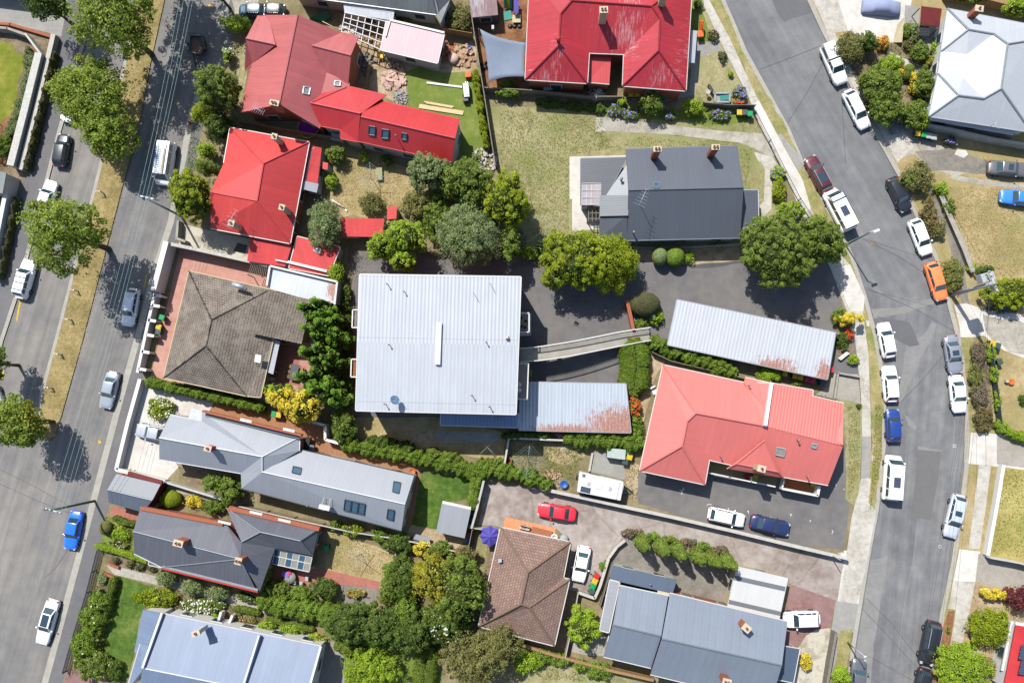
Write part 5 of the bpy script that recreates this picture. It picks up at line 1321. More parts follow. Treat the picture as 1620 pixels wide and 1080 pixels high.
for x in range(3): 
    for t in range(20): dm.add([rows[x][t], rows[x][(t+1) % 20], rows[x+1][(t+1) % 20], rows[x+1][t]], [(0, 1, 2, 3)], True)
do = dm.build('satellite_dish', plain('dishblue', C(120, 150, 190), .5), h, norm=False)
sm = do.modifiers.new('solid', 'SOLIDIFY'); sm.thickness = .03
MB().tube(dish, (dish.x, dish.y, 8.6), .05).tube(dish+a_*.5, dish+fr*.8, .02).tube(dish-a_*.5, dish+fr*.8, .02).build('dish_mast', M['galv'], h)
def balcony(pts, z, floor='conc', stuff=()):
    q = [P(x, y, z) for x, y in pts]
    o = MB().prism([(v.x, v.y) for v in q], z-1.25, z-1.05).build('balcony', M['concwall'] if floor == 'conc' else M['terracotta'], h)
    mb = MB()
    for a, b in zip(q, q[1:]):
        mb.bar(a, b, .14, .1)
        for k in range(9): c = a.lerp(b, k/8); mb.box((c.x, c.y, z-.55), (.04, .04, 1.0))
    mb.build('railing', M['white'], o)
balcony([(569, 490), (558, 490), (557, 518), (568, 518)], 6.4); balcony([(566, 568), (556, 568), (555, 596), (565, 596)], 6.4, 'terra')
balcony([(822, 495), (837, 495), (837, 525), (821, 526)], 6.6); balcony([(821, 575), (836, 575), (834, 631), (818, 631)], 6.0)
balcony([(822, 497), (839, 497), (839, 529), (821, 530)], 3.8)
for x, y in ((825, 503), (832, 508), (831, 518), (826, 516)): MB().lathe([(.1, 0), (.16, .3), (.05, .5)], P(x, y, 5.5), 10).build('flower_pot', M['black'], h)
for x, y in ((821, 608), (821, 617)): MB().lathe([(.28, 0), (.28, .04), (.06, .05)], P(x, y, 5.6), 12).build('balcony_table', M['white'], h)
roof_piece(h, [(698, 651, 3.4), (821, 655, 3.4), (819, 676, 3.1), (697, 672, 3.1)], [(0, 3, 2, 1)], RM['bluemetal'], M['concwall'], .15, name='lean_to_roof', gutter=M['trim'])
MB().box(P(790, 660, 3.9), (1.2, .05, .05), .4).box(P(792, 661, 3.8), (.9, .05, .05), -.5).build('aerial', M['steel'], h)
c = R('rusting ribbed metal carport joined to the apartment block', 'carport', 905, 640, 'carport')
roof_piece(c, [(823, 604, 2.9), (990, 607, 2.9), (998, 684, 2.7), (821, 680, 2.7)], [(0, 3, 2, 1)], RM['galvrust'], None, posts=M['galv'], gutter=M['galv'])
c = R('long pale ribbed carport with rusty lower edge over wheelie bins', 'carport', 1185, 530, 'carport')
roof_piece(c, [(1071, 474, 2.8), (1322, 526, 2.8), (1309, 600, 2.5), (1056, 545, 2.5)], [(0, 3, 2, 1)], RM['galvport'], None, posts=M['galv'], gutter=M['galv'])
MB().bar(P(1074, 478, 1.3), P(1322, 529, 1.3), .12, 2.3).build('back_wall', M['concwall'], c)
# footbridge
b = thing('footbridge', 'curved concrete footbridge with white railings to the apartment block', 'footbridge', P(925, 550, LAND))
T_ = [(823, 552), (850, 549.5), (880, 545), (910, 540), (945, 533), (985, 525), (1027, 519)]; B_ = [(823, 573), (850, 571), (880, 567), (910, 562), (945, 555), (985, 547), (1028, 539)]
zs = [3.2, 3.1, 2.95, 2.7, 2.3, 1.7, .9]
def spl(p, k=3):
    o = []
    for i in range(len(p)-1):
        a, b_, c_, d = (Vector(p[max(0, i-1)]), Vector(p[i]), Vector(p[i+1]), Vector(p[min(len(p)-1, i+2)]))
        for j in range(k):
            t = j/k; o.append(tuple(.5*((2*b_)+(c_-a)*t+(2*a-5*b_+4*c_-d)*t*t+(3*b_-a-3*c_+d)*t**3)))
    return o+[tuple(p[-1])]
zs = [q[1] for q in spl([(i, z) for i, z in enumerate(zs)])]; T_ = spl(T_); B_ = spl(B_)
m = MB(); r1 = MB(); r2 = MB()
tp = [P(x, y, z) for (x, y), z in zip(T_, zs)]; bp = [P(x, y, z) for (x, y), z in zip(B_, zs)]
for i in range(18):
    q = [tp[i], tp[i+1], bp[i+1], bp[i]]; m.add(q+[v-Vector((0, 0, .25)) for v in q], [(0, 1, 2, 3), (7, 6, 5, 4), (0, 4, 5, 1), (1, 5, 6, 2), (2, 6, 7, 3), (3, 7, 4, 0)])
m.build('deck', M['concwall'], b)
for pts, rr in ((tp, r1), (bp, r2)):
    for i in range(18):
        a, c_ = pts[i], pts[i+1]
        rr.bar(a+Vector((0, 0, 1.05)), c_+Vector((0, 0, 1.05)), .1, .09); rr.bar(a+Vector((0, 0, .12)), c_+Vector((0, 0, .12)), .05, .05)
        for k in range(5): d = a.lerp(c_, k/5); rr.box((d.x, d.y, d.z+.55), (.03, .03, .95))
    rr.build('railing', M['white'], b)
for i in (6, 12): 
    p = (tp[i]+bp[i])/2; MB().box((p.x, p.y, (p.z-.2)/2), (.3, .9, p.z-.25), .2).build('pier', M['concwall'], b)
# H7 salmon house
h = R('large salmon pink metal roofed house beside the asphalt parking lot', 'house', 1180, 680)
roof_piece(h, [(1049, 577, 3.2), (1177, 605, 3.2), (1221, 606, 3.4), (1214, 674, 5.7), (1101, 653, 5.8), (1087, 666, 5.5), (1079, 705, 5.5), (1012, 744, 3.2), (1115, 766, 3.2), (1122, 727, 3.3), (1240, 754, 3.2), (1310, 767, 3.2), (1334, 705, 5.6), (1179, 597, 3.0)],
           [(0, 4, 5, 6, 7), (6, 8, 7), (5, 9, 8, 6), (4, 3, 12, 11, 10, 9, 5), (0, 1, 2, 3, 4)], RM['salmon'], M['cream'], .4, ridge=RM['salmon'], gutter=M['trim'], name='main_roof', ridge_r=.13)
roof_piece(h, [(1221, 606, 3.5), (1286, 617, 3.3), (1285, 626, 3.5), (1335, 638, 3.2), (1334, 705, 5.7), (1214, 675, 5.7)], [(0, 5, 4, 3, 2, 1)], RM['salmon_rib'], None, name='ribbed_roof', gutter=M['trim'])
roof_piece(h, [(1177, 606, 3.5), (1179, 597, 3.1), (1219, 606, 3.2), (1211, 645, 4.7)], [(0, 3, 2, 1)], RM['salmon'], None, name='bay_roof', gutter=M['trim'])
MB().bar(P(1220, 606, 3.9), P(1210, 674, 6.1), .4, .5).bars('parapet', M['white'], h)
roof_piece(h, [(1210, 696, 5.6), (1150, 741, 3.6), (1165, 733, 4.4), (1231, 746, 4.4), (1240, 756, 3.6), (1196, 728, 4.0)], [(0, 2, 1), (0, 3, 2), (0, 4, 3), (2, 3, 4, 1)], RM['salmon'], None, name='gable_roof', ridge=RM['salmon'])
roof_piece(h, [(1334, 652, 4.0), (1334, 704, 5.9), (1322, 698, 5.55)], [(0, 2, 1)], RM['salmon'], None, name='roof_fold')
chimney(h, 1205, 741, 6.6, 4.2, .75, .6, rad(-13), M['cream'], pots=1)
skylight(h, [(1229, 707), (1243, 710), (1240, 722), (1227, 719)], [5.0, 5.0, 4.6, 4.6], M['alu'], M['paleglass'])
skylight(h, [(1285, 701), (1293, 703), (1291, 709), (1284, 707)], [5.4, 5.4, 5.2, 5.2], M['alu'], M['paleglass'])
vent_pipe(h, 1186, 609, 5.0, .8, .06); vent_pipe(h, 1264, 696, 6.2, .7, .06); vent_pipe(h, 1141, 722, 4.2, .8, .05); vent_pipe(h, 1279, 754, 4.3, .8, .05)
MB().bar(P(1119, 747, 1.3), P(1225, 769, 1.3), .15, 1.0).bar(P(1188, 753, 1.3), P(1187, 762, 1.3), .12, 1.0).bars('verandah_wall', M['white'], h)
MB().bar(P(1239, 756, 1.5), P(1235, 773, 1.5), .14, 1.2).bar(P(1236, 772, 1.5), P(1292, 783, 1.5), .25, 1.2).bar(P(1294, 768, 1.5), P(1291, 783, 1.5), .3, 1.2).bars('porch_wall', M['white'], h)
MB().prism([tuple(P(x, y, .2))[:2] for x, y in ((1240, 752), (1293, 764), (1289, 781), (1236, 770))], .1, .3).build('porch_floor', M['terracotta'], h)
MB().prism([tuple(P(x, y, .2))[:2] for x, y in ((1121, 728), (1232, 752), (1227, 768), (1118, 746))], .1, .28).build('verandah_floor', plain('vfloor', C(160, 148, 110), .8), h)
# H8 brown tile house
h = R('brown tiled hip roof house with blue patio umbrella beside it', 'house', 835, 930)
roof_piece(h, [(792, 834, 3.2), (902, 857, 3.2), (891, 914, 3.2), (901, 916, 3.2), (877, 1021, 3.2), (757, 990, 3.2), (835, 905, 5.4), (824, 955, 5.4), (837, 960, 5.0)],
           [(0, 6, 1), (0, 5, 7, 6), (5, 4, 8, 7), (1, 6, 7, 8, 2) if False else (1, 6, 7, 2), (7, 8, 3, 2), (3, 8, 4)], RM['tile_brown'], M['orangebrick'], .4, ridge=plain('ridgebrown', C(140, 115, 98), .9, .2, 0, .15, 4), gutter=M['trim'], ridge_r=.14)
MB().box(P(791, 886, 4.2), (.4, .4, .25)).build('roof_vent', M['alu'], h)
# H9 bottom right house
h = R('blue grey roofed house with offset gables and brick chimney beside carport', 'house', 1110, 1000)
roof_piece(h, [(980, 926, 3.6), (1057, 942, 3.6), (1046, 1006, 5.4), (970, 988, 5.4), (955, 1038, 3.6), (1030, 1056, 3.6)], [(0, 3, 2, 1), (3, 4, 5, 2)], RM['steelgrey'], M['weatherwhite'], .25, ridge=RM['steelgrey'], gutter=M['trim'], name='rear_roof')
roof_piece(h, [(1060, 938, 3.9), (1246, 983, 3.9), (1237, 1052, 5.9), (1047, 1010, 5.9), (1029, 1066, 3.9), (1219, 1112, 3.9)], [(0, 3, 2, 1), (3, 4, 5, 2)], RM['steelgrey'], M['orangebrick'], .25, ridge=RM['steelgrey'], gutter=M['trim'], name='front_roof')
roof_piece(h, [(965, 917, 3.2), (980, 921, 3.4), (963, 1000, 3.4), (949, 996, 3.2)], [(0, 3, 2, 1)], RM['slatepale'], M['weatherwhite'], .1, name='side_roof', gutter=M['trim'])
roof_piece(h, [(969, 894, 2.8), (1071, 917, 2.8), (1064, 939, 3.0), (964, 916, 3.0)], [(0, 3, 2, 1)], RM['steeldark'], M['weatherwhite'], .1, name='lean_to_roof')
MB().bar(P(978, 926, 3.5), P(1028, 938, 3.5), .35, .1).bar(P(1040, 936, 3.5), P(1062, 941, 3.5), .4, .1).bars('fascia', M['cream'], h)
roof_piece(h, [(1241, 1022, 3.0), (1265, 1026, 2.8), (1255, 1079, 2.8), (1230, 1074, 3.0)], [(0, 3, 2, 1)], RM['steeldark'], None, posts=M['trim'], name='porch_roof', gutter=M['trim'])
chimney(h, 1181, 993, 6.5, 4.4, .8, .65, rad(-40), M['orangebrick'], pots=1)
chimney(h, 1150, 1078, 6.7, 4.6, .8, .55, rad(-13), M['orangebrick'], pots=2)
vent_pipe(h, 1029, 924, 3.4, .4, .05)
c = R('white ribbed carport with two grey stripes beside the red drive', 'carport', 1200, 938, 'carport')
roof_piece(c, [(1166, 895, 2.8), (1247, 914, 2.8), (1233, 980, 2.7), (1150, 960, 2.7)], [(0, 3, 2, 1)], RM['portwhite'], M['cream'], .12, posts=M['trim'])
MB().bar(P(1161, 913, 2.82), P(1242, 931, 2.82), .5, .05).bar(P(1153, 951, 2.78), P(1235, 970, 2.78), .45, .05).build('roof_panel', M['grime'], c)
# H10 peeling red roof
h = R('wide red roofed house with peeling paint and two hipped rear wings', 'house', 960, 70)
roof_piece(h, [(838, -40, 4.2), (831, 126, 4.2), (929, 132, 4.2), (932, 84, 4.3), (987, 86, 4.3), (985, 136, 4.2), (1085, 144, 4.2), (1096, -40, 4.2), (887, 22, 6.4), (884, 72, 6.4), (905, 1, 6.8), (1031, 10, 6.8), (1044, 30, 6.4), (1042, 80, 6.4)],
           [(0, 1, 9, 8, 10), (1, 2, 9), (9, 2, 3, 8), (10, 8, 3, 4, 12, 11), (12, 4, 5, 13), (5, 6, 13), (6, 7, 11, 12, 13), (0, 10, 11, 7)], RM['red_peel'], M['orangebrick'], .4, ridge=RM['red_peel'], gutter=M['weatherwhite'], ridge_r=.12)
roof_piece(h, [(932, 84, 3.6), (967, 87, 3.5), (964, 133, 3.1), (930, 130, 3.1)], [(0, 3, 2, 1)], RM['red_new'], M['orangebrick'], .1, name='lean_to_roof', gutter=M['weatherwhite'])
chimney(h, 955, 16, 8.6, 5.4, .85, .65, 0, M['cream'])
vent_pipe(h, 883, 61, 7.6, 1.0, .16, M['redpaint']); chimney(h, 1050, -8, 8.5, 5.4, .8, .65, 0, M['cream'])
roof_piece(h, [(1094, 48, 2.8), (1103, 49, 2.6), (1099, 100, 2.6), (1090, 99, 2.8)], [(0, 3, 2, 1)], RM['whitesteel'], None, posts=M['trim'], name='porch_roof')
g = R('small rusty metal shed beside the playground', 'shed', 765, 10, 'shed')
roof_piece(g, [(740, -20, 2.6), (784, -20, 2.6), (788, 24, 2.4), (747, 28, 2.4)], [(0, 3, 2, 1)], RM['rustshed'], M['steel'], .1)
# H11 dark house
h = R('charcoal metal roofed house with two chimneys on the dry lawn', 'house', 1080, 305)
roof_piece(h, [(990, 236, 3.7), (1167, 231, 3.7), (1176, 297, 5.8), (994, 301, 5.8), (992, 380, 3.5), (1171, 376, 3.5)], [(0, 3, 2, 1), (3, 4, 5, 2)], RM['charcoal'], M['weatherwhite'], .3, ridge=RM['charcoal'], gutter=M['steel'], name='main_roof')
roof_piece(h, [(949, 342, 4.0), (992, 341, 4.6), (992, 381, 3.4), (948, 378, 3.3)], [(0, 3, 2, 1)], RM['charcoal'], M['weatherwhite'], .15, name='rear_roof')
roof_piece(h, [(919, 251, 3.1), (992, 249, 3.4), (960, 308, 3.3), (949, 325, 3.2), (919, 325, 2.9)], [(0, 4, 3, 2, 1)], roof_mat('wingdark', C(74, 79, 90), .6, .05), M['weatherwhite'], .15, name='wing_roof', gutter=M['steel'])
roof_piece(h, [(992, 260, 4.2), (994, 310, 4.4), (958, 310, 3.5)], [(0, 2, 1)], RM['slatepale'], None, name='valley_roof')
roof_piece(h, [(949, 309, 4.3), (994, 309, 4.9), (994, 341, 4.9), (949, 342, 4.3)], [(0, 3, 2, 1)], roof_mat('boxgrey', C(112, 118, 126), .6, .05), M['weatherwhite'], .06, name='box_roof')
roof_piece(h, [(1176, 301, 3.1), (1199, 301, 2.8), (1200, 352, 2.8), (1172, 362, 3.1)], [(0, 3, 2, 1)], RM['charcoal'], None, posts=M['trim'], name='verandah_roof', gutter=M['alu'])
m = MB(); gl = MB()
for k in range(5): m.bar(P(921+k*7.5, 290, 3.35-.05*k if False else 3.32), P(920+k*7.4, 324, 3.17), .06, .06)
for k in range(4): m.bar(P(921, 290+k*11.3, 3.4-.05*k), P(951, 290+k*11.3, 3.4-.05*k), .06, .06)
m.build('skylight_frame', M['trim'], h)
q = [P(921, 290, 3.3), P(951, 290, 3.36), P(949, 324, 3.24), P(920, 324, 3.14)]
gl.add(q+[x-Vector((0, 0, .03)) for x in q], [(0, 1, 2, 3), (7, 6, 5, 4), (0, 4, 5, 1), (1, 5, 6, 2), (2, 6, 7, 3), (3, 7, 4, 0)]); gl.build('roof_panel', plain('clearpanel', C(185, 175, 180), .25, .6, 0, .15, .8), h)
chimney(h, 1040, 236, 7.3, 4.2, .8, .5, 0, M['brick']); chimney(h, 1132, 233, 7.3, 4.2, .8, .5, 0, M['brick'])
skylight(h, [(1034, 289), (1043, 289), (1043, 297), (1034, 297)], [5.5, 5.5, 5.8, 5.8], M['steel'], M['skyglass'])
antenna(h, 1017, 312, 8.4, 3.2, rad(65), 2.0, 6); vent_pipe(h, 1003, 367, 4.9, .9, .07); vent_pipe(h, 983, 283, 4.9, .7, .1)
pgr = thing('pergola', 'small dark timber pergola on the concrete patio of charcoal house', 'pergola', P(939, 337, LAND))
m = MB()
for k in range(3): m.bar(P(931, 328+k*9, 2.3), P(949, 328+k*9, 2.3), .1, .12)
for k in range(4): m.bar(P(931+k*6, 327, 2.42), P(931+k*6, 350, 2.42), .08, .1)
m.bars('beam', M['greytimber'], pgr)
for a in ((931, 328), (949, 328), (931, 347), (949, 347)):
    p = P(*a, 2.3); MB().box((p.x, p.y, 1.2), (.1, .1, 2.2)).build('post', M['greytimber'], pgr)
# H12 white roof
h = R('white metal roofed house with hips and leaning brick chimney', 'house', 1560, 110)
roof_piece(h, [(1499, 14, 3.6), (1632, 40, 3.6), (1632, 64, 4.6), (1594, 70, 5.6), (1572, 54, 5.1), (1532, 47, 4.9), (1489, 81, 3.6), (1530, 86, 4.35), (1584, 140, 5.6), (1556, 156, 5.0), (1523, 123, 4.35), (1516, 151, 4.9), (1484, 117, 3.6), (1470, 184, 3.6), (1632, 209, 3.6)],
           [(0, 5, 4, 3, 2, 1), (0, 6, 5), (6, 7, 4, 5), (7, 10, 9, 8, 3, 4), (10, 12, 11, 9), (12, 13, 11), (13, 14, 8, 9, 11), (8, 14, 2, 3), (6, 12, 10, 7)], RM['whitesteel'], M['white'], .35, ridge=M['ridgegrey'], gutter=M['alu'], ridge_r=.13)
roof_piece(h, [(1470, 184, 3.2), (1606, 205, 3.2), (1603, 214, 2.9), (1472, 190, 2.9)], [(0, 3, 2, 1)], RM['whitesteel'], None, name='awning')
chimney(h, 1549, 14, 5.9, 3.9, .8, .6, rad(-10), M['brick'], pots=1)
antenna(h, 1575, 195, 5.6, 1.6, rad(60), .8, 4)
# H13 corner with solar panels
h = R('bright red roofed house with solar panels at bottom right corner', 'house', 1625, 1035)
roof_piece(h, [(1607, 988, 3.8), (1680, 1000, 3.8), (1660, 1110, 4.6), (1587, 1090, 3.4)], [(0, 3, 2, 1)], RM['red_new'], M['white'], .2, gutter=M['white'])
for k in range(2):
    so_ = MB().prism([tuple(P(x, y, 4.5))[:2] for x, y in ((1617, 1020+k*24), (1640, 1024+k*24), (1636, 1046+k*24), (1612, 1042+k*24))], 4.35, 4.45).build('solar_panel', M['solar'], h)
MB().bar(P(1601, 982, 2.6), P(1585, 1060, 2.6), .25, .2).bar(P(1606, 985, 2.8), P(1640, 990, 2.8), .3, .2).bars('verandah_beam', M['white'], h)
MB().prism([tuple(P(x, y, .4))[:2] for x, y in ((1600, 982), (1612, 984), (1595, 1075), (1584, 1065))], .1, .4).build('verandah_floor', M['weatherwhite'], h)
# left edge sheds
g = R('grey metal shed cut by the left edge beside concrete yard', 'shed', -8, 285, 'shed')
roof_piece(g, [(-60, 262, 3), (10, 273, 3), (4, 306, 2.8), (-60, 298, 2.8)], [(0, 3, 2, 1)], RM['oldgrey'], M['weatherwhite'], .1)
g = R('grey house roof edge at the top left corner under dark tree', 'house', 30, -20)
roof_piece(g, [(-60, -90, 4), (60, -90, 4), (50, -18, 3.4), (-60, -32, 3.4)], [(0, 3, 2, 1)], RM['oldgrey'], M['weatherwhite'], .1)
# ---------------------------------------------------------------- vehicles
WHITE = (.70, .70, .69, 1); OFFW = (.60, .61, .62, 1); CREAM = (.66, .645, .61, 1); SILV = (.42, .44, .46, 1); GREY = (.20, .215, .235, 1); BLACK = (.012, .013, .016, 1)
BLUE = (.012, .11, .52, 1); NAVY = (.012, .02, .07, 1); DBLUE = (.010, .035, .17, 1); RED = (.50, .018, .03, 1); DRED = (.075, .010, .014, 1); ORANGE = (.75, .17, .05, 1); TEAL = (.01, .05, .075, 1)
gl, gr_ = 'cars on the tree lined left road', 'cars parked along the right street'
L_ = LAND+.03
car('small black hatchback driving near the top left garden wall', (102, 212), (93, 264), BLACK, 'hatch', group=gl, name='moving_car')
car('white car mostly hidden under the second plane tree', (121, 141), (104, 193), WHITE, 'sedan', group=gl)
car('white sedan half covered by the third plane tree crown', (83, 286), (66, 336), WHITE, 'sedan', group=gl)
car('white four wheel drive with black roof bars on left carriageway', (48, 411), (31, 472), WHITE, 'suv', group=gl, extras=('racks',), name='four_wheel_drive')
car('grey car peeking in at the left edge under autumn tree', (-2, 655), (-14, 610), SILV, 'sedan', group=gl)
car('white work van with roof ladder and timber on its rack', (256, 299), (268, 219), WHITE, 'van', cat='van', name='work_van', extras=('ladder',))
car('silver white wagon with roof rails in tree shade', (201, 516), (212, 456), (.55, .56, .56, 1), 'wagon', group=gl, extras=('rails',), metal=.2)
car('silver grey sedan driving beside the grassy median', (166, 646), (180, 587), (.26, .29, .32, 1), 'sedan', group=gl, metal=.25, name='moving_car')
car('bright blue sedan beside the crossarm power pole', (110, 869), (122, 808), BLUE, 'sedan', group=gl)
car('white sedan with big glass roof at the lower left', (65, 1019), (85, 948), OFFW, 'sedan', group=gl, extras=('bigroof',))
car('silver sedan parked nose to the white fence under grey roof', (215, 679), (268, 689), (.36, .38, .41, 1), 'sedan', L_, metal=.25)
car('dark teal car parked behind the big red house', (383, 17), (415, 17), TEAL, 'hatch', L_)
car('dark grey car beside the teal one at the top', (417, 16), (443, 17), (.025, .027, .03, 1), 'hatch', L_)
car('white pickup with white canopy at top of right street', (1332, 133), (1306, 71), CREAM, 'ute', group=gr_, extras=('canopy',), name='pickup_truck')
car('white hatchback below the white pickup beside dense shrubs', (1370, 203), (1340, 143), OFFW, 'hatch', group=gr_)
car('dark red wagon with black roof by the grass verge', (1280, 248), (1309, 304), DRED, 'wagon', group=gr_, extras=('rails', 'bigroof'))
car('white high roofed camper with roof rack and solar panel', (1311, 301), (1344, 364), WHITE, 'van', group=gr_, extras=('solar', 'frontrack'), cat='van', name='camper_van')
car('black hatchback parked beside the brown verge shrubs', (1435, 334), (1410, 281), BLACK, 'hatch', group=gr_)
car('white hatchback with black rear glass above the orange car', (1467, 403), (1445, 347), WHITE, 'hatch', group=gr_)
car('bright orange hatchback parked below the power pole top', (1491, 475), (1472, 415), ORANGE, 'hatch', group=gr_)
car('white hatchback topmost of three cars at left kerb', (1397, 510), (1408, 566), OFFW, 'hatch', group=gr_)
car('white hatchback with roof rails between white and blue cars', (1406, 578), (1411, 636), WHITE, 'wagon', group=gr_, extras=('rails',))
car('deep blue hatchback parked above the long white van', (1412, 647), (1414, 699), DBLUE, 'hatch', group=gr_)
car('long white van with a single roof solar panel', (1414, 720), (1409, 791), CREAM, 'van', group=gr_, extras=('solar',), cat='van', name='parked_van')
car('grey sedan with open dark sunroof at the right kerb', (1513, 591), (1503, 530), (.21, .22, .25, 1), 'sedan', group=gr_, extras=('sunroof',), metal=.25)
car('white sedan parked directly below the grey sedan', (1519, 653), (1512, 593), OFFW, 'sedan', group=gr_)
car('silver wagon with sunroof and roof rails at right kerb', (1502, 850), (1519, 782), (.45, .48, .53, 1), 'wagon', group=gr_, extras=('sunroof', 'rails'), metal=.25)
car('black wagon with silver roof rails at lower right kerb', (1464, 1051), (1478, 982), BLACK, 'suv', group=gr_, extras=('rails',))
car('black car cut by the bottom edge behind black wagon', (1452, 1112), (1465, 1057), BLACK, 'hatch', group=gr_)
car('dark silver car cut by the bottom edge below the pole', (1360, 1042), (1356, 1096), (.10, .105, .115, 1), 'sedan', group=gr_, metal=.25)
car('grey sedan on the gravel drive at right edge', (1630, 270), (1563, 264), (.11, .11, .115, 1), 'sedan', L_, extras=('sunroof',), metal=.25)
car('blue sedan parked on the dry lawn at right edge', (1582, 310), (1642, 316), (.03, .16, .5, 1), 'sedan', L_)
car('red sedan on the pinkish concrete drive', (851, 805), (911, 814), RED, 'sedan', L_)
car('white sedan parked beside the brown tiled house', (914, 920), (925, 863), CREAM, 'sedan', L_)
car('silver white hatchback beside the navy car in the lot', (1178, 824), (1120, 811), (.60, .61, .62, 1), 'hatch', L_, metal=.1)
car('dark navy sedan parked in the asphalt lot', (1249, 838), (1187, 823), NAVY, 'sedan', L_)
car('white wagon parked on the red drive by carport', (1239, 980), (1297, 978), WHITE, 'suv', L_, extras=('rails',))
# covered car
ccar = thing('covered_car', 'car under a pale blue grey cloth cover at the top', 'car', P(1395, 12, L_))
m = MB(); cc = P(1395, 11, LAND+.6); L = 4.7; rings = []
for t, hz, hw in ((-2.35, .55, .75), (-2.2, .85, .92), (-1.2, 1.0, .98), (-.8, 1.35, .9), (.6, 1.45, .9), (1.3, 1.05, .97), (2.1, .9, .92), (2.35, .5, .7)):
    rings.append([(t, y*hw+.02*math.sin(t*9+y*5), z) for y, z in ((-1, LAND+.05), (-1.02, LAND+.5), (-.85, hz*.8+LAND), (-.5, hz+LAND), (0, hz+.04+LAND), (.5, hz+LAND), (.85, hz*.8+LAND), (1.02, LAND+.5), (1, LAND+.05))])
rm = Matrix.Rotation(rad(-7), 3, 'Z'); vs = [cc*1+rm @ Vector((x, y, 0)) for r_ in rings for x, y, z in r_]
vs = [Vector((v.x, v.y, z)) for v, (x, y, z) in zip(vs, [p for r_ in rings for p in r_])]
fs = [(k*9+i, k*9+i+1, k*9+10+i, k*9+9+i) for k in range(7) for i in range(8)]+[tuple(range(9)), tuple(range(71, 62, -1))]
m.add(vs, fs, True); m.build('car_cover', M['cloth'], ccar)
for s in (-1, 1): 
    for f in (-1.4, 1.4): p = cc+rm @ Vector((f, s*.8, 0)); MB().tube((p.x, p.y-.1, .45), (p.x, p.y+.1, .45), .3, n=14).build('wheel', M['tyre'], ccar)
# caravan
cv = thing('caravan', 'white caravan with roof hatches and a small solar panel', 'caravan', P(950, 770, LAND))
q = [P(x, y, 2.6) for x, y in ((917, 746), (987, 762), (982, 792), (913, 778))]
MB().prism([(v.x, v.y) for v in q], .55, 2.6).build('body', M['whitepaint'], cv, bevel=.12)
c4 = sum(q, Vector())/4; dx = (q[1]-q[0]).normalized(); dy = (q[0]-q[3]).normalized(); ang = math.atan2(dx.y, dx.x)
at = lambda a, b, z=2.62: c4+dx*a+dy*b+Vector((0, 0, z-2.6))
MB().box(at(-2.1, .85), (.4, .4, .06), ang).build('roof_hatch', M['steel'], cv, bevel=.01)
MB().box(at(-1.4, .0), (.42, .5, .08), ang).build('roof_hatch', M['lidgrey'], cv, bevel=.01)
MB().box(at(1.2, .0), (.42, .5, .08), ang).build('roof_hatch', M['lidgrey'], cv, bevel=.01)
MB().box(at(-1.7, -.75), (1.2, .65, .04), ang).build('solar_panel', M['solar'], cv)
MB().box(at(-.2, -.05), (.9, .55, .16), ang).build('air_conditioner', M['white'], cv, bevel=.04)
MB().box(at(2.35, 0, 2.45), (.7, 2.0, .25), ang, Matrix.Rotation(rad(25), 3, 'Y')).build('front_panel', M['white'], cv)
for a in (-2.62,): pass
for s in (-1, 1):
    for f in (-.5, .4):
        p = at(f, s*1.02, .42); w_ = MB().tube(p-dy*.1, p+dy*.1, .3, n=14).build('wheel', M['tyre'], cv)
    p = at(-.8, s*1.2, 1.7); MB().box(p, (1.2, .06, .6), ang).build('window', glass_mat(), cv)
hb = MB(); tip = at(4.1, .1, .5)
for s in (-.7, .7): hb.bar(at(2.7, s, .5), tip, .1, .1)
hb.tube(tip, tip+Vector((0, 0, .35)), .05).build('drawbar', M['darkmetal'], cv)
for s in (-.25, .25): MB().lathe([(.16, 0), (.16, .5), (.05, .58)], at(3.05, s, .55), 12).build('gas_bottle', M['steel'], cv)
MB().tube(at(-2.9, .3, .9), at(-2.75, .3, .9), .3, n=14).build('spare_wheel', M['tyre'], cv)
# box trailer at the left kerb
tl = thing('box_trailer', 'open box trailer with rusty floor parked beside wires', 'trailer', P(311, 72, 0))
q = [P(x, y, .8) for x, y in ((302, 57), (322, 58), (320, 86), (299, 84))]
MB().prism([(v.x, v.y) for v in q], .5, .58).build('tray_floor', plain('rustfloor', C(150, 115, 100), .8, .2, 0, .2, 3), tl)
m = MB()
for a, b in zip(q, q[1:]+q[:1]): m.bar((a.x, a.y, .78), (b.x, b.y, .78), .07, .45)
m.build('tray_sides', M['steel'], tl)
m = MB()
for a in q: m.tube((a.x, a.y, 1.0), (a.x, a.y, 1.6), .03)
for a, b in ((q[0], q[1]), (q[2], q[3])): m.bar((a.x, a.y, 1.6), (b.x, b.y, 1.6), .05, .05)
m.build('rack', M['darkmetal'], tl)
MB().bar(P(306, 85, .5), P(309, 105, .5), .08, .1).bar(P(314, 86, .5), P(309, 105, .5), .08, .1).build('drawbar', M['darkmetal'], tl)
for x, y in ((299, 71), (323, 73)): p = P(x, y, .3); MB().tube((p.x-.1, p.y, .3), (p.x+.1, p.y, .3), .3, n=14).build('wheel', M['tyre'], tl)
MB().bar(P(320, 60, .9), P(324, 80, .9), .5, .5).build('side_box', M['darkmetal'], tl)

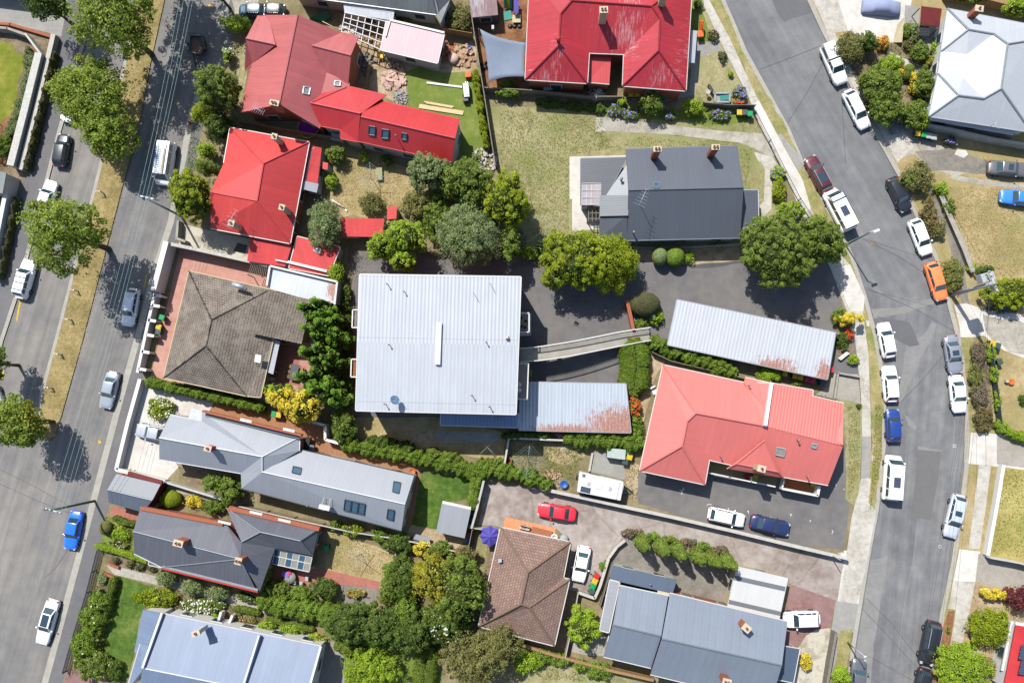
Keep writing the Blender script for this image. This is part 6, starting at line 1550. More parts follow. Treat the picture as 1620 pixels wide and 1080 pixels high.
# ---------------------------------------------------------------- bins
wb = wheelie_bin
wb('green lidded bin topmost behind the white wall of tiled house', 256, 502, 'lidgreen', rot=1.3)
wb('yellow lidded bin behind the white wall of tiled house', 251, 517, 'lidyellow', rot=1.3)
wb('dark lidded bin below the yellow one behind white wall', 250, 525, 'liddark', rot=1.3)
wb('red lidded bin against the white front wall corner', 196, 747, 'lidred', rot=-.2); wb('yellow lidded bin against the white front wall corner', 203, 748, 'lidyellow', rot=-.2)
wb('red lidded bin by the curved wall near white sedan', 944, 911, 'lidred', rot=1.1); wb('yellow lidded bin between red and green by curved wall', 941, 919, 'lidyellow', rot=1.1)
wb('green lidded bin below the yellow one by curved wall', 938, 927, 'lidgreen', rot=1.1); wb('dark lidded bin lowest of four by the curved wall', 936, 935, 'liddark', rot=1.1)
wb('green lidded bin beside the grey box behind caravan', 996, 715, 'lidgreen', rot=1.3); wb('yellow lidded bin beside the grey box behind caravan', 996, 723, 'lidyellow', rot=1.3); wb('dark lidded bin below the grey box behind caravan', 989, 730, 'liddark', rot=1.3)
wb('left yellow lidded bin under the peeling red roof edge', 998, 149, 'lidyellow'); wb('right yellow lidded bin under the peeling red roof edge', 1008, 149, 'lidyellow'); wb('green lidded bin under the peeling red roof edge', 1050, 152, 'lidgreen')
wb('yellow lidded bin by the picket fence corner', 1170, 178, 'lidyellow'); wb('grey green lidded bin by the picket fence corner', 1179, 178, 'liddark'); wb('bright green lidded bin by the picket fence corner', 1187, 180, 'lidgreen')
wb('yellow lidded bin beside the fence of white roofed house', 1452, 211, 'lidyellow', rot=-.15); wb('green lidded bin beside the fence of white roofed house', 1462, 213, 'lidgreen', rot=-.15)
wb('left grey lidded bin beside fence of white roofed house', 1470, 215, 'lidgrey', rot=-.15); wb('right grey lidded bin beside fence of white roofed house', 1478, 217, 'lidgrey', rot=-.15)
for x, y, c_, n_ in ((1242, 588, 'lidyellow', 'leftmost yellow bin under the rusty carport edge'), (1258, 592, 'lidyellow', 'middle yellow bin under the rusty carport edge'), (1267, 594, 'lidyellow', 'right yellow bin under the rusty carport edge'),
                   (1277, 597, 'lidpink', 'left pink lidded bin under the rusty carport edge'), (1286, 599, 'lidpink', 'right pink lidded bin under the rusty carport edge'), (1301, 603, 'liddark', 'dark lidded bin under the rusty carport corner')): wb(n_, x, y+2.5, c_, rot=-.2)
wb('red lidded bin beyond the right end of the carport', 1314, 584, 'lidred', rot=1.3)
wb('yellow lidded bin on the white drive at right', 1571, 543, 'lidyellow', rot=-.3); wb('dark green bin beside the yellow one on white drive', 1579, 547, 'liddark', rot=-.3); wb('dark bin alone on the dry lawn at right', 1582, 572, 'liddark', rot=.3)
wb('green lidded bin beside the brick cottage end wall', 516, 867, 'lidgreen', rot=.1)
wb('green lidded bin under the yellow tree', 433, 655, 'lidgreen', rot=-.2); wb('yellow lidded bin under the yellow tree', 441, 656, 'lidyellow', rot=-.2)
wb('yellow lidded bin on the salmon house verandah', 1195, 755, 'lidyellow', rot=-.2); wb('yellow lidded bin on the salmon house porch', 1287, 765, 'lidyellow', rot=-.2)

# ---------------------------------------------------------------- fences and walls
PAL_ = M['paling']
fence('grey paling fence between renovation lawn and dry lawn', [(740, -20), (752, 62), (768, 160), (785, 268)], 1.8, .06, PAL_, 'paling_fence', pm=M['greytimber'], cap=M['greytimber'], capw=.06)
fence('timber paling fence along the bottom of playground house', [(768, 146), (840, 150), (932, 160), (985, 160)], 1.5, .06, PAL_, 'paling_fence', pm=M['greytimber'], cap=M['greytimber'], capw=.06)
fence('timber fence short piece above the rubble heap', [(702, 54), (748, 62)], 1.7, .06, M['timber'], 'paling_fence', pm=M['timber'])
fence('grey fence line between the two red roofed houses', [(386, 198), (440, 208), (520, 222), (600, 236), (700, 262)], 1.7, .06, PAL_, 'paling_fence', pm=M['greytimber'])
fence('thick pinkish rendered wall between red house and tiled house', [(282, 391), (330, 401), (432, 424)], 2.0, .3, M['concwall'], 'rendered_wall', 'wall', 0, M['stonecap'])
fence('tall thick white wall along street by tiled house', [(277, 388), (257, 464)], 2.4, .55, M['white'], 'white_wall', 'wall', 0, M['white'])
fence('white street wall with piers beside tiled house', [(254, 466), (242, 520), (227, 590)], 1.5, .25, M['white'], 'white_wall', 'wall', 0, M['white'])
for i, (x, y) in enumerate(((259, 470), (256, 486), (250, 509), (247, 532), (240, 558), (235, 585))):
    fence('white stub pier %s along white street wall' % ('first second third fourth fifth lowest'.split()[i]), [(x-6, y-1), (x+6, y+1)], 1.5, .25, M['white'], 'wall_pier', 'wall', 0, M['white'], group='stub piers of the white wall')
fence('low white front wall of the long grey house', [(229, 600), (210, 668), (192, 741), (268, 760)], 1.2, .35, M['white'], 'white_wall', 'wall', 0, M['white'])
fence('white capped boundary wall between grey house and garage', [(268, 760), (360, 788)], 1.4, .12, M['weatherwhite'], 'boundary_fence', 'fence', 0, M['weatherwhite'])
fence('grey boundary fence along the long grey roof', [(385, 798), (470, 818), (560, 838), (640, 850), (740, 872)], 1.5, .08, M['paling'], 'boundary_fence', pm=M['greytimber'], cap=M['stonecap'], capw=.05)
fence('white stepped wall at corner of the brown deck', [(500, 667), (520, 672), (520, 694), (541, 700)], 1.6, .2, M['white'], 'white_wall', 'wall', 0, M['white'])
fence('dark picket fence along the lower left footpath', [(160, 868), (143, 935), (120, 1010), (106, 1060)], 1.1, .05, M['darkmetal'], 'picket_fence', kind='pales', posts=2.5)
fence('black iron railing fence beside the dry lawn path', [(1192, 182), (1215, 226), (1240, 276), (1262, 318), (1280, 345)], 1.2, .05, M['darkmetal'], 'iron_fence', kind='rail', posts=2.8)
fence('white picket fence below the charcoal house', [(1000, 393), (1060, 395), (1170, 388)], 1.1, .05, M['weatherwhite'], 'picket_fence', kind='pales')
fence('dark timber fence behind the three kerbside bins', [(1110, 168), (1150, 172), (1192, 172)], 1.3, .06, M['greytimber'], 'paling_fence')
fence('concrete retaining wall along the pink concrete drive', [(857, 771), (912, 783), (976, 797), (1060, 815), (1160, 838), (1250, 860), (1336, 880)], 1.25, .28, M['concwall'], 'retaining_wall', 'wall', 0, M['stonecap'])
fence('tall block wall at the left end of pink drive', [(767, 758), (757, 800), (748, 832)], 1.8, .2, M['concwall'], 'block_wall', 'wall', 0, M['stonecap'], capw=.06)
fence('grey fence below the umbrella near tiled house', [(750, 832), (792, 838)], 1.6, .08, M['weatherwhite'], 'boundary_fence')
fence('grey fence left of the blue patio umbrella', [(749, 834), (742, 868)], 1.7, .08, M['greytimber'], 'boundary_fence')
fence('low curving concrete wall round the shared drive', [(988, 852), (975, 862), (962, 880), (948, 925), (940, 943), (915, 934)], .9, .22, M['concwall'], 'curved_wall', 'wall', 0, M['stonecap'])
fence('dark timber screen beside the curved concrete wall', [(967, 888), (957, 925), (948, 955)], 1.6, .07, M['greytimber'], 'timber_screen')
fence('brown timber fence under the tiled house back', [(786, 1003), (880, 1032), (970, 1056), (1032, 1070)], 1.2, .07, M['timber'], 'timber_fence', cap=M['timber'], capw=.25)
fence('white post boundary fence beside lime green tree', [(914, 935), (905, 985), (894, 1035)], 1.3, .08, M['weatherwhite'], 'boundary_fence')
fence('weathered fence along drive of white roofed house', [(1458, 204), (1500, 212), (1560, 226), (1640, 240)], 1.6, .12, M['stonecap'], 'boundary_fence', cap=M['weatherwhite'])
fence('brown paling fence behind the white roofed house', [(1490, 2), (1545, 8), (1640, 32)], 1.8, .07, M['timber'], 'paling_fence', cap=M['timber'], capw=.3)
fence('low dark stone wall edging the big dry lawn', [(1484, 312), (1500, 350), (1520, 395), (1534, 432)], .8, .45, M['greytimber'], 'stone_wall', 'wall', 0, M['concwall'])
fence('dark green timber fence beside the right verge shrubs', [(1560, 545), (1568, 600), (1574, 650), (1578, 682)], 1.3, .07, plain('darkfence', C(70, 82, 84), .8), 'timber_fence')
fence('white block wall along the lower right footpath', [(1581, 734), (1570, 800), (1556, 876)], .9, .3, M['white'], 'white_wall', 'wall', 0, M['white'], capw=.12)
fence('tall white rendered wall below the yellow lawn', [(1556, 878), (1600, 886), (1650, 900)], 1.5, .14, M['white'], 'white_wall', 'wall', 0, M['stonecap'], capw=.04)
fence('brown slatted fence beside the cream courtyard', [(1316, 996), (1308, 1040), (1300, 1090)], 1.4, .2, M['greytimber'], 'slat_fence', cap=M['greytimber'])
fence('low white lattice wall of clothesline yard', [(806, 692), (930, 697)], 1.3, .1, M['weatherwhite'], 'boundary_fence', cap=M['weatherwhite'])
fence('left white edged wall of clothesline yard', [(806, 692), (799, 732)], 1.3, .1, M['weatherwhite'], 'boundary_fence', cap=M['weatherwhite'])
fence('low white block edging between lawn and grey paving', [(937, 716), (932, 745)], .3, .25, M['stonecap'], 'edging', 'wall', 0)
fence('dark fence beside the carport and salmon house', [(1030, 558), (1060, 572), (1200, 605), (1318, 632)], 1.3, .08, M['greytimber'], 'boundary_fence')
fence('corner wall of gravel patch beside the carport', [(1318, 632), (1324, 590), (1358, 596)], .5, .2, M['concwall'], 'low_wall', 'wall', 0)
fence('rust red retaining wall at end of the footbridge', [(990, 478), (995, 500), (1000, 524)], 1.6, .3, M['orangebrick'], 'brick_wall', 'wall', 0, M['orangebrick'])
fence('long white slatted fence top of garden retaining wall', [(74, 93), (50, 190), (30, 268)], 1.7, .9, M['galv'], 'slatted_fence', 'fence', 0, M['weatherwhite'], capw=.05)
fence('concrete retaining wall beside the slatted white fence', [(92, 60), (66, 170), (40, 272)], 1.0, .5, M['concwall'], 'retaining_wall', 'wall', 0, M['stonecap'])
fence('white diagonal fence panel at top left garden', [(52, 62), (76, 94)], 1.6, .25, M['weatherwhite'], 'fence_panel', 'fence', 0)
fence('red brick edging along the top left driveway', [(-20, 38), (20, 41), (90, 62)], .45, .35, M['orangebrick'], 'brick_wall', 'wall', 0)
fence('grey stone wall behind the top left lawn', [(-20, 48), (22, 52), (50, 62)], 1.3, .3, M['concwall'], 'stone_wall', 'wall', 0)
fence('white capped wall enclosing dark bed at left edge', [(-20, 303), (24, 309), (-2, 440)], 1.8, .25, M['white'], 'white_wall', 'wall', 0, M['white'], capw=.3)
fence('old concrete front wall of the red house courtyard', [(288, 352), (286, 380), (300, 385)], 1.2, .3, M['concwall'], 'low_wall', 'wall', 0)
fence('white wall facing the rose garden of blue house', [(352, 790), (352, 790.5)], .3, .2, M['white'], 'edging', 'wall', 0) if False else None
fence('timber fence end behind garden shed corner', [(446, 300), (446, 300.5)], .3, .2, M['white'], 'edging', 'wall', 0) if False else None
fence('brick edging beside entry path of dark cottage', [(173, 890), (190, 897)], .4, .3, M['orangebrick'], 'brick_wall', 'wall', 0); fence('lower brick edging beside entry path of cottage', [(164, 904), (185, 914)], .4, .3, M['orangebrick'], 'brick_wall', 'wall', 0)

# ---------------------------------------------------------------- poles, lamps, wires
pp = thing('power_pole', 'tall grey power pole with transformer above the white drive', 'power pole', P(1505, 466, LAND))
b0, t0 = P(1505, 466, LAND), P(1505, 466, LAND); t0.z = 9.6
MB().tube(b0, t0, .26, .2, n=12).build('pole', M['polegrey'], pp)
for zz, L in ((9.3, 2.6), (8.5, 2.2)):
    ca = MB().box((t0.x, t0.y+.2, zz), (.2, L, .16), rad(20)).build('crossarm', M['weatherwhite'], pp)
    d = Matrix.Rotation(rad(20), 3, 'Z') @ Vector((0, 1, 0))
    for f in (-.45, -.25, .25, .45): MB().lathe([(.05, 0), (.09, .06), (.05, .12), (.08, .18), (.03, .24)], Vector((t0.x, t0.y+.2, zz+.07))+d*L*f, 10).build('insulator', M['lidgrey'], ca)
MB().box((t0.x-.05, t0.y+.85, 7.9), (1.5, 1.0, 1.2), rad(15)).build('transformer', M['lidgrey'], pp, bevel=.05)
MB().box((t0.x-.05, t0.y+.5, 7.3), (1.2, .3, .12), rad(15)).build('bracket', M['steel'], pp)
lp_ = thing('street_lamp', 'dark green street lamp arching over the right street', 'street lamp', P(1338, 388, LAND))
b0 = P(1338, 388, LAND); hd = P(1387, 365, 8.2); md = P(1365, 376.5, 7.9)
MB().tube(b0, (b0.x, b0.y, 7.3), .10, .07, n=10).build('pole', M['lampgreen'], lp_)
MB().tube((b0.x, b0.y, 7.3), (b0.x+.3, b0.y+.1, 7.9), .06).tube((b0.x+.3, b0.y+.1, 7.9), (hd.x-.0, hd.y, 8.2), .05, .04).build('arm', M['lampwhite'], lp_)
MB().box((hd.x, hd.y, 8.15), (.75, .32, .16), rad(20)).build('lamp_head', M['lampwhite'], lp_, bevel=.05)
lb = thing('street_lamp', 'thin grey street lamp pole at bottom of right street', 'street lamp', P(1341, 1016, LAND))
b0 = P(1341, 1016, LAND); MB().tube(b0, (b0.x, b0.y, 5.4), .09, .06, n=10).build('pole', M['polegrey'], lb)
MB().box((b0.x, b0.y, 5.4), (.32, .16, .1), .5).build('lamp_head', M['lampwhite'], lb, bevel=.03)
lc = thing('service_pole', 'short pale pole at the end of the retaining wall', 'pole', P(1312, 876, LAND))
b0 = P(1312, 876, LAND); MB().tube(b0, (b0.x, b0.y, 3.8), .07, .05).build('pole', M['alu'], lc)
MB().box(P(1332, 878, .6), (.6, .5, 1.0), .2).build('meter_box', M['white'], lc, bevel=.03)
pl = thing('power_pole', 'grey power pole with white crossarm leaning over left road', 'power pole', P(150, 792, LAND))
b0 = P(150, 792, LAND); MB().tube(b0, (b0.x, b0.y, 9.0), .16, .11, n=12).build('pole', M['lampgreen'], pl)
tip = P(86, 803, 8.9)
MB().bar((b0.x, b0.y, 8.4), (b0.x-.9, b0.y, 8.9), .08, .08).build('bracket', M['lampgreen'], pl)
ca = MB().box((b0.x+.1, b0.y-.05, 8.8), (2.3, .12, .12), rad(-15)).build('crossarm', M['lampwhite'], pl)
for f in (-1.0, -.6, .6, 1.0): MB().lathe([(.05, 0), (.1, .06), (.05, .12), (.09, .18), (.03, .24)], (b0.x+.1+f, b0.y-.05-f*.27, 8.86), 10).build('insulator', M['lidgrey'], ca)
pk = thing('power_pole', 'power pole with white crossarm beside the round green tree', 'power pole', P(288, 343, LAND))
b0 = P(288, 343, LAND); MB().tube(b0, (b0.x, b0.y, 9.3), .15, .11, n=12).build('pole', M['polegrey'], pk)
ca = MB().box((b0.x, b0.y+.15, 9.15), (2.0, .14, .12), rad(-13)).build('crossarm', M['lampwhite'], pk)
for f in (-.9, -.3, .3, .9): MB().lathe([(.05, 0), (.1, .06), (.05, .12), (.03, .2)], (b0.x+f, b0.y+.15-f*.23, 9.2), 10).build('insulator', M['lidgrey'], ca)
wg = 'power lines over the left road'
for k, (tx, mx, bx) in enumerate(((288, 219, 80), (294, 225, 88), (304, 231, 97), (309, 236, 103))):
    wn = 'first second third fourth'.split()[k]
    wire('%s pale power line from the left over the upper road' % wn, (tx, -20), 9.4, (mx, 310+k*1.6), 9.35, .3, .016, group=wg)
    wire('%s pale power line from the left over the lower road' % wn, (mx, 310+k*1.6), 9.35, (bx, 803+k*1.5), 9.1, .4, .015, group=wg)
for k, (a, b, c_) in enumerate((((1365, 377), (1567, 437), 'dark service wire from street lamp to the power pole'), ((1567, 437), (1560, 735), 'dark service wire running down from the power pole right'), ((1567, 437), (1440, 205), 'dark service wire running up from the power pole'),
                               ((1368, 1034), (1460, 1085), 'dark service wire from the bottom lamp pole'))):
    wire(c_, a, 7.8, b, 7.2, .4, .014, 'service_wire', 'darkwire')
for k, (a, b) in enumerate((((1562, 440), (1455, 1090)), ((1566, 436), (1478, 1090)), ((1572, 432), (1500, 1090)))):
    wire('%s thin power line down the right footpath' % ('left', 'middle', 'right')[k], a, 9.4, b, 8.6, .5, .012, group='power lines over the right verge', mat='darkwire')
# median bollards
bd = None
for i, (x, y) in enumerate(((158, 303), (117, 459), (107, 505), (91, 560), (76, 613))):
    c = P(x, y, 1.0); lab = 'white timber bollard %s down the grassy median' % 'first second third fourth fifth'.split()[i]
    if bd is None:
        bd = thing('bollard', lab, 'bollard', (0, 0, 0), 'bollards on the median', local=True)
        MB().box((0, 0, .5), (.16, .16, 1.0)).build('post', M['white'], bd, bevel=.02); MB().box((-.25, .02, .95), (.5, .06, .1)).build('marker_plate', M['white'], bd)
        bd.location = (c.x, c.y, LAND)
    else: dup(bd, (c.x, c.y, LAND), -.2, lab)

# ---------------------------------------------------------------- yard things
hoist('grey rotary clothesline on dry lawn behind small red house', 587, 282, 26, .1)
hoist('left rotary clothesline in shade below the apartment block', 665, 685, 21, .8, lines=False)
hoist('right rotary clothesline in shade below the apartment block', 771, 707, 21, .75, lines=False)
hoist('large rotary clothesline beside the hedge and terracotta pot', 835, 729, 28, 1.45)
hoist('rotary clothesline on the yellow lawn behind dark cottage', 565, 881, 20, 1.0)
hoist('rotary clothesline in tree shadow on the large dry lawn', 856, 368, 36, .62, 2.0)
fr_ = thing('clothes_frame', 'pale metal clothes frame in the shade below apartments', 'clothes frame', P(722, 695, LAND))
q = [P(x, y, 1.6) for x, y in ((707, 683), (740, 687), (738, 706), (706, 703))]; m = MB()
for a, b in zip(q, q[1:]+q[:1]): m.tube(a, b, .03)
m.build('rail', M['galv'], fr_); m = MB()
for a in q: m.tube(a, (a.x, a.y, LAND), .03)
m.build('leg', M['galv'], fr_) if False else None
for a in q: MB().tube(a, (a.x, a.y, LAND), .03).build('leg', M['galv'], fr_)
um = thing('patio_umbrella', 'open blue violet patio umbrella beside the tiled house', 'umbrella', P(775, 847, LAND))
c = P(775, 848, 2.5); n_ = 8; vs = [Vector((c.x, c.y, 2.75))]; R0 = 1.3
for i in range(16):
    a = 2*math.pi*i/16; r0 = R0*(1 if i % 2 == 0 else .82); vs.append(Vector((c.x+r0*math.cos(a), c.y+r0*math.sin(a), 2.30 if i % 2 == 0 else 2.18)))
uo = MB().add(vs, [(0, 1+i, 1+(i+1) % 16) for i in range(16)]).build('canopy', M['purple'], um, norm=False); sm = uo.modifiers.new('solid', 'SOLIDIFY'); sm.thickness = .02
MB().tube((c.x, c.y, LAND), (c.x, c.y, 2.85), .03).build('pole', M['weatherwhite'], um)
for i in range(8): MB().tube((c.x, c.y, 2.7), vs[1+2*i]-Vector((0, 0, .03)), .012, n=5).build('rib', M['alu'], um)
MB().lathe([(.28, 0), (.28, .08), (.06, .12)], (c.x, c.y, LAND), 16).build('base', M['concwall'], um)
tb = thing('outdoor_table', 'dark rectangular outdoor table on brick paving by conifer', 'table', P(465, 588, LAND))
c = P(465, 588, .88); ta = rad(-13)
MB().box((c.x, c.y, .86), (1.0, 2.0, .06), ta).build('table_top', plain('tabletop', C(92, 92, 98), .6), tb, bevel=.02)
Rt = Matrix.Rotation(ta, 3, 'Z')
for a in (-.4, .4):
    for b_ in (-.85, .85): p = c+Rt @ Vector((a, b_, 0)); MB().box((p.x, p.y, .48), (.07, .07, .7)).build('leg', M['darkmetal'], tb)
chs = None
for i, (a, b_, rz, lab) in enumerate(((-.85, .55, 0, 'upper left'), (-.85, -.1, 0, 'middle left'), (-.85, -.7, 0, 'lower left'), (.85, .55, math.pi, 'upper right'), (.85, -.1, math.pi, 'middle right'), (.85, -.7, math.pi, 'lower right'))):
    p = c+Rt @ Vector((a, b_, 0)); lab = 'brown timber chair %s of the dark table' % lab
    if chs is None:
        chs = thing('outdoor_chair', lab, 'chair', (0, 0, 0), 'chairs round the outdoor table', local=True)
        MB().box((0, 0, .45), (.45, .45, .05)).build('seat', M['timber'], chs, bevel=.01); MB().box((-.23, 0, .7), (.05, .45, .45)).build('backrest', M['timber'], chs, bevel=.01)
        for sx in (-.19, .19):
            for sy in (-.19, .19): MB().box((sx, sy, .21), (.045, .045, .42)).build('leg', M['timber'], chs)
        chs.location = (p.x, p.y, LAND); chs.rotation_euler.z = ta+rz
    else: dup(chs, (p.x, p.y, LAND), ta+rz, lab)
# shade sail with its posts
ss = thing('shade_sail', 'large blue grey shade sail stretched beside the playground', 'shade sail', P(800, 90, LAND))
cs = [(759, 46, 3.4), (834, 68, 3.7), (831, 122, 3.3), (773, 131, 2.8)]; N_ = 10; g_ = []
for i in range(N_+1):
    for j in range(N_+1):
        u, v = i/N_, j/N_; 
        up, vp = u+.12*(.5-u)*4*v*(1-v)*.9, v+.12*(.5-v)*4*u*(1-u)*1.1
        x = (1-vp)*((1-up)*cs[0][0]+up*cs[1][0])+vp*((1-up)*cs[3][0]+up*cs[2][0]); y = (1-vp)*((1-up)*cs[0][1]+up*cs[1][1])+vp*((1-up)*cs[3][1]+up*cs[2][1])
        z = (1-vp)*((1-up)*cs[0][2]+up*cs[1][2])+vp*((1-up)*cs[3][2]+up*cs[2][2])-.35*math.sin(math.pi*u)*math.sin(math.pi*v)
        g_.append(P(x, y, z))
o = MB().add(g_, [(i*(N_+1)+j, (i+1)*(N_+1)+j, (i+1)*(N_+1)+j+1, i*(N_+1)+j+1) for i in range(N_) for j in range(N_)], True).build('canopy', M['sail'], ss, norm=False)
for p_ in o.data.polygons: p_.use_smooth = True
sm = o.modifiers.new('solid', 'SOLIDIFY'); sm.thickness = .02
for x, y, z in (cs[0], cs[3]): p = P(x, y, z); MB().tube((p.x-.15, p.y, LAND), (p.x-.15, p.y, z+.1), .06).build('post', M['steel'], ss)
# playground
ps = thing('play_slide', 'teal and yellow play slide on brown bark', 'slide', P(804, 8, LAND))
a, b = P(803, -4, 1.5), P(804, 14, .3)
MB().bar(a, b, .5, .06).build('slide_bed', M['yellowplastic'], ps)
MB().bar(a+Vector((.35, 0, .1)), b+Vector((.35, 0, .1)), .3, .2).bar(a+Vector((-.35, 0, .1)), b+Vector((-.35, 0, .1)), .3, .2).build('slide_side', M['teal'], ps)
MB().box((a.x, a.y+.4, .75), (.9, .8, 1.3)).build('ladder', M['teal'], ps)
pt = thing('play_mat', 'teal square play mat at foot of the slide', 'mat', P(803, 26, LAND)); MB().box(P(803, 25, LAND+.06), (1.1, 1.2, .1), .2).build('mat', M['teal'], pt, bevel=.02)
px_ = thing('play_table', 'pale square play table on brown bark', 'table', P(817, 30, LAND)); MB().box(P(817, 30, LAND+.5), (1.05, 1.0, .06), 0).build('table_top', M['cream'], px_)
for s, t in ((-.4, -.4), (.4, -.4), (-.4, .4), (.4, .4)): p = P(817, 30, .3); MB().box((p.x+s, p.y+t, .38), (.07, .07, .5)).build('leg', M['timber'], px_)
st = thing('swing_frame', 'dark timber climbing frame beside the teal slide', 'climbing frame', P(816, 10, LAND))
for x, y in ((813, 2), (819, 2), (814, 20), (819, 20)): p = P(x, y, 1.2); MB().tube((p.x, p.y, LAND), (p.x, p.y, 1.3), .05).build('post', M['bark'], st)
MB().box(P(816.5, 11, 1.25), (.6, 1.8, .1)).build('platform', M['purple'], st)
for i, x in enumerate((807, 814, 822)):
    lab = '%s round black tyre planter on the bark' % ('left', 'middle', 'right')[i]
    tag(MB().lathe([(.12, 0), (.25, .02), (.3, .12), (.25, .22), (.12, .24)], P(x, 42, LAND), 16).build('tyre_planter', M['black']), lab, 'planter', 'tyre planters on the bark')
for i, (x, y) in enumerate(((762, 107), (771, 104))):
    tag(MB().lathe([(.3, 0), (.38, .5), (.32, .5), (.3, .3)], P(x, y, LAND), 16).build('tub', M['black']), '%s dark round tub beside the paling fence' % ('left', 'right')[i], 'tub', 'dark tubs by the fence')
hp = thing('basketball_post', 'slim green post between shed and shade sail', 'post', P(780, 50, LAND)); p = P(780, 46, 2.0); MB().tube((p.x, p.y, LAND), (p.x, p.y, 2.4), .05).build('post', M['lidgreen'], hp); MB().box((p.x, p.y, 2.3), (.3, .5, .4)).build('backboard', M['lidgrey'], hp)
# building-site things
def plank(label, a, b, wd, z=LAND+.12, mat='plank', ht=.08): return tag(MB().bar(P(*a, z), P(*b, z), wd, ht).build('timber_plank', M[mat]), label, 'plank', 'timber lengths on the lawn')
plank('white painted plank lying highest on the lawn', (675, 131), (731, 138), .25, mat='white'); plank('wide pale timber board lowest on the lawn', (663, 168), (733, 179), .55); plank('thin pale timber length above the wide board', (671, 161), (718, 169), .16); plank('second thin timber length above the wide board', (674, 163), (716, 170.5), .12, LAND+.3)
plank('long brown scaffold plank on the building site', (585, 102), (578, 140), .4, LAND+.5, 'timber')
plank('white board leaning on lawn of small red house', (525, 316), (549, 334), .2, mat='white'); plank('second white board on lawn of small red house', (526, 319), (546, 331), .14, mat='weatherwhite')
dk = thing('park_bench', 'pale green bench seat beside rotary clothesline', 'bench', P(601, 275, LAND)); MB().box(P(600, 275, LAND+.45), (.75, 1.6, .07), .05).build('seat', plain('benchgreen', C(165, 165, 120), .7), dk)
for s in (-.3, .3):
    for t in (-.7, .7): p = P(600, 275, .3); MB().box((p.x+s, p.y+t, .36), (.06, .06, .42)).build('leg', M['timber'], dk)
ct = thing('cement_mixer', 'grey steel machine parked at the hedge on the lawn', 'machine', P(738, 146, LAND)); p = P(738, 144, .8)
MB().box((p.x, p.y, .7), (.8, 1.9, .9), .1).build('body', M['galv'], ct, bevel=.06); MB().box((p.x-.1, p.y-1.1, .6), (.7, .6, .7), .1).build('engine', M['darkmetal'], ct, bevel=.05)
for s in (-.45, .45): MB().tube((p.x+s-.06, p.y-.5, .38), (p.x+s+.06, p.y-.5, .38), .25, n=14).build('wheel', M['tyre'], ct)
MB().box((p.x, p.y+.2, 1.2), (.12, 1.7, .1), .1).box((p.x+.25, p.y+.2, 1.2), (.08, 1.7, .1), .1).build('rail', M['alu'], ct)
tag(MB().box(P(741, 119, LAND+.35), (.8, .75, .6), .1).box(P(741, 119, LAND+.68), (.55, .5, .06), .1).build('plastic_crate', M['orange'], bevel=.03), 'orange plastic crate near the rubble heap', 'crate')
tag(MB().lathe([(.62, 0), (.66, .1), (.6, .7), (.0, .72)], P(718, 95, LAND), 24).build('water_tank', M['pinkstone']), 'round pinkish water tank beside the brick rubble', 'tank')
tag(MB().lathe([(.15, 0), (.25, .3), (.28, .5), (.2, .5), (.1, .2)], P(743, 78, LAND), 14).build('bucket', M['blueplastic']), 'blue bucket on top of the rubble heap', 'bucket')
wbr = thing('wheelbarrow', 'yellow wheelbarrow among the rubble of the building site', 'wheelbarrow', P(602, 90, LAND)); c = P(602, 89, .5)
MB().add([(c.x-.3, c.y-.2, .35), (c.x+.3, c.y-.2, .35), (c.x+.3, c.y+.3, .35), (c.x-.3, c.y+.3, .35), (c.x-.42, c.y-.4, .7), (c.x+.42, c.y-.4, .7), (c.x+.42, c.y+.5, .7), (c.x-.42, c.y+.5, .7)], [(0, 1, 2, 3), (0, 1, 5, 4), (1, 2, 6, 5), (2, 3, 7, 6), (3, 0, 4, 7)]).build('tray', M['lidyellow'], wbr)
MB().tube((c.x-.05, c.y+.55, .3), (c.x+.05, c.y+.55, .3), .18, n=12).build('wheel', M['tyre'], wbr)
for s in (-.3, .3): MB().tube((c.x+s, c.y+.4, .4), (c.x+s, c.y-1.0, .6), .025).build('handle', M['timber'], wbr)
def heap(label, px, py, r_, n, mat, size, name='rubble_heap', cat='heap', hz=.5):
    q = rng_of(label); m = MB(); c = P(px, py, LAND)
    for i in range(n):
        a = q.random()*6.28; d = r_*q.random()**.6; s = size*(.5+q.random())
        m.box((c.x+d*math.cos(a), c.y+d*math.sin(a), LAND+.08+hz*(1-d/r_)*q.random()), (s*1.6, s, s*.8), q.random()*3, Matrix.Rotation(q.normal()*.4, 3, 'X'))
    return tag(m.build(name, mat), label, cat)
heap('heap of orange brick rubble beside the pink shed', 706, 80, 1.5, 70, M['orangebrick'], .22); heap('stack of pale stone slabs near the orange rubble', 733, 88, 1.5, 60, M['rubble'], .3)
heap('low heap of bricks along the path by the lawn', 628, 105, 1.3, 70, M['rubble'], .2); heap('heap of broken pink slabs on the building site', 622, 125, 1.6, 50, M['pinkstone'], .34, hz=.15)
heap('grey gravel heap at the edge of the lawn', 634, 155, 1.0, 160, M['polegrey'], .09, 'gravel_heap'); heap('scattered dark debris below the pergola', 575, 105, 1.8, 60, M['greytimber'], .25, hz=.3)
heap('white sacks and offcuts under the white pergola', 557, 45, 1.6, 30, M['weatherwhite'], .35, hz=.2); heap('tan offcuts and boards under the white pergola', 588, 60, 1.7, 40, M['timber'], .3, hz=.2)
heap('pale rocks around the garden end of the fence', 765, 255, 1.8, 60, M['stonecap'], .24); heap('broken bricks near the clothesline and hedge', 872, 758, 1.3, 45, M['rubble'], .2, hz=.25); heap('red bricks stacked beside the terracotta pot', 812, 748, .8, 40, M['orangebrick'], .18)
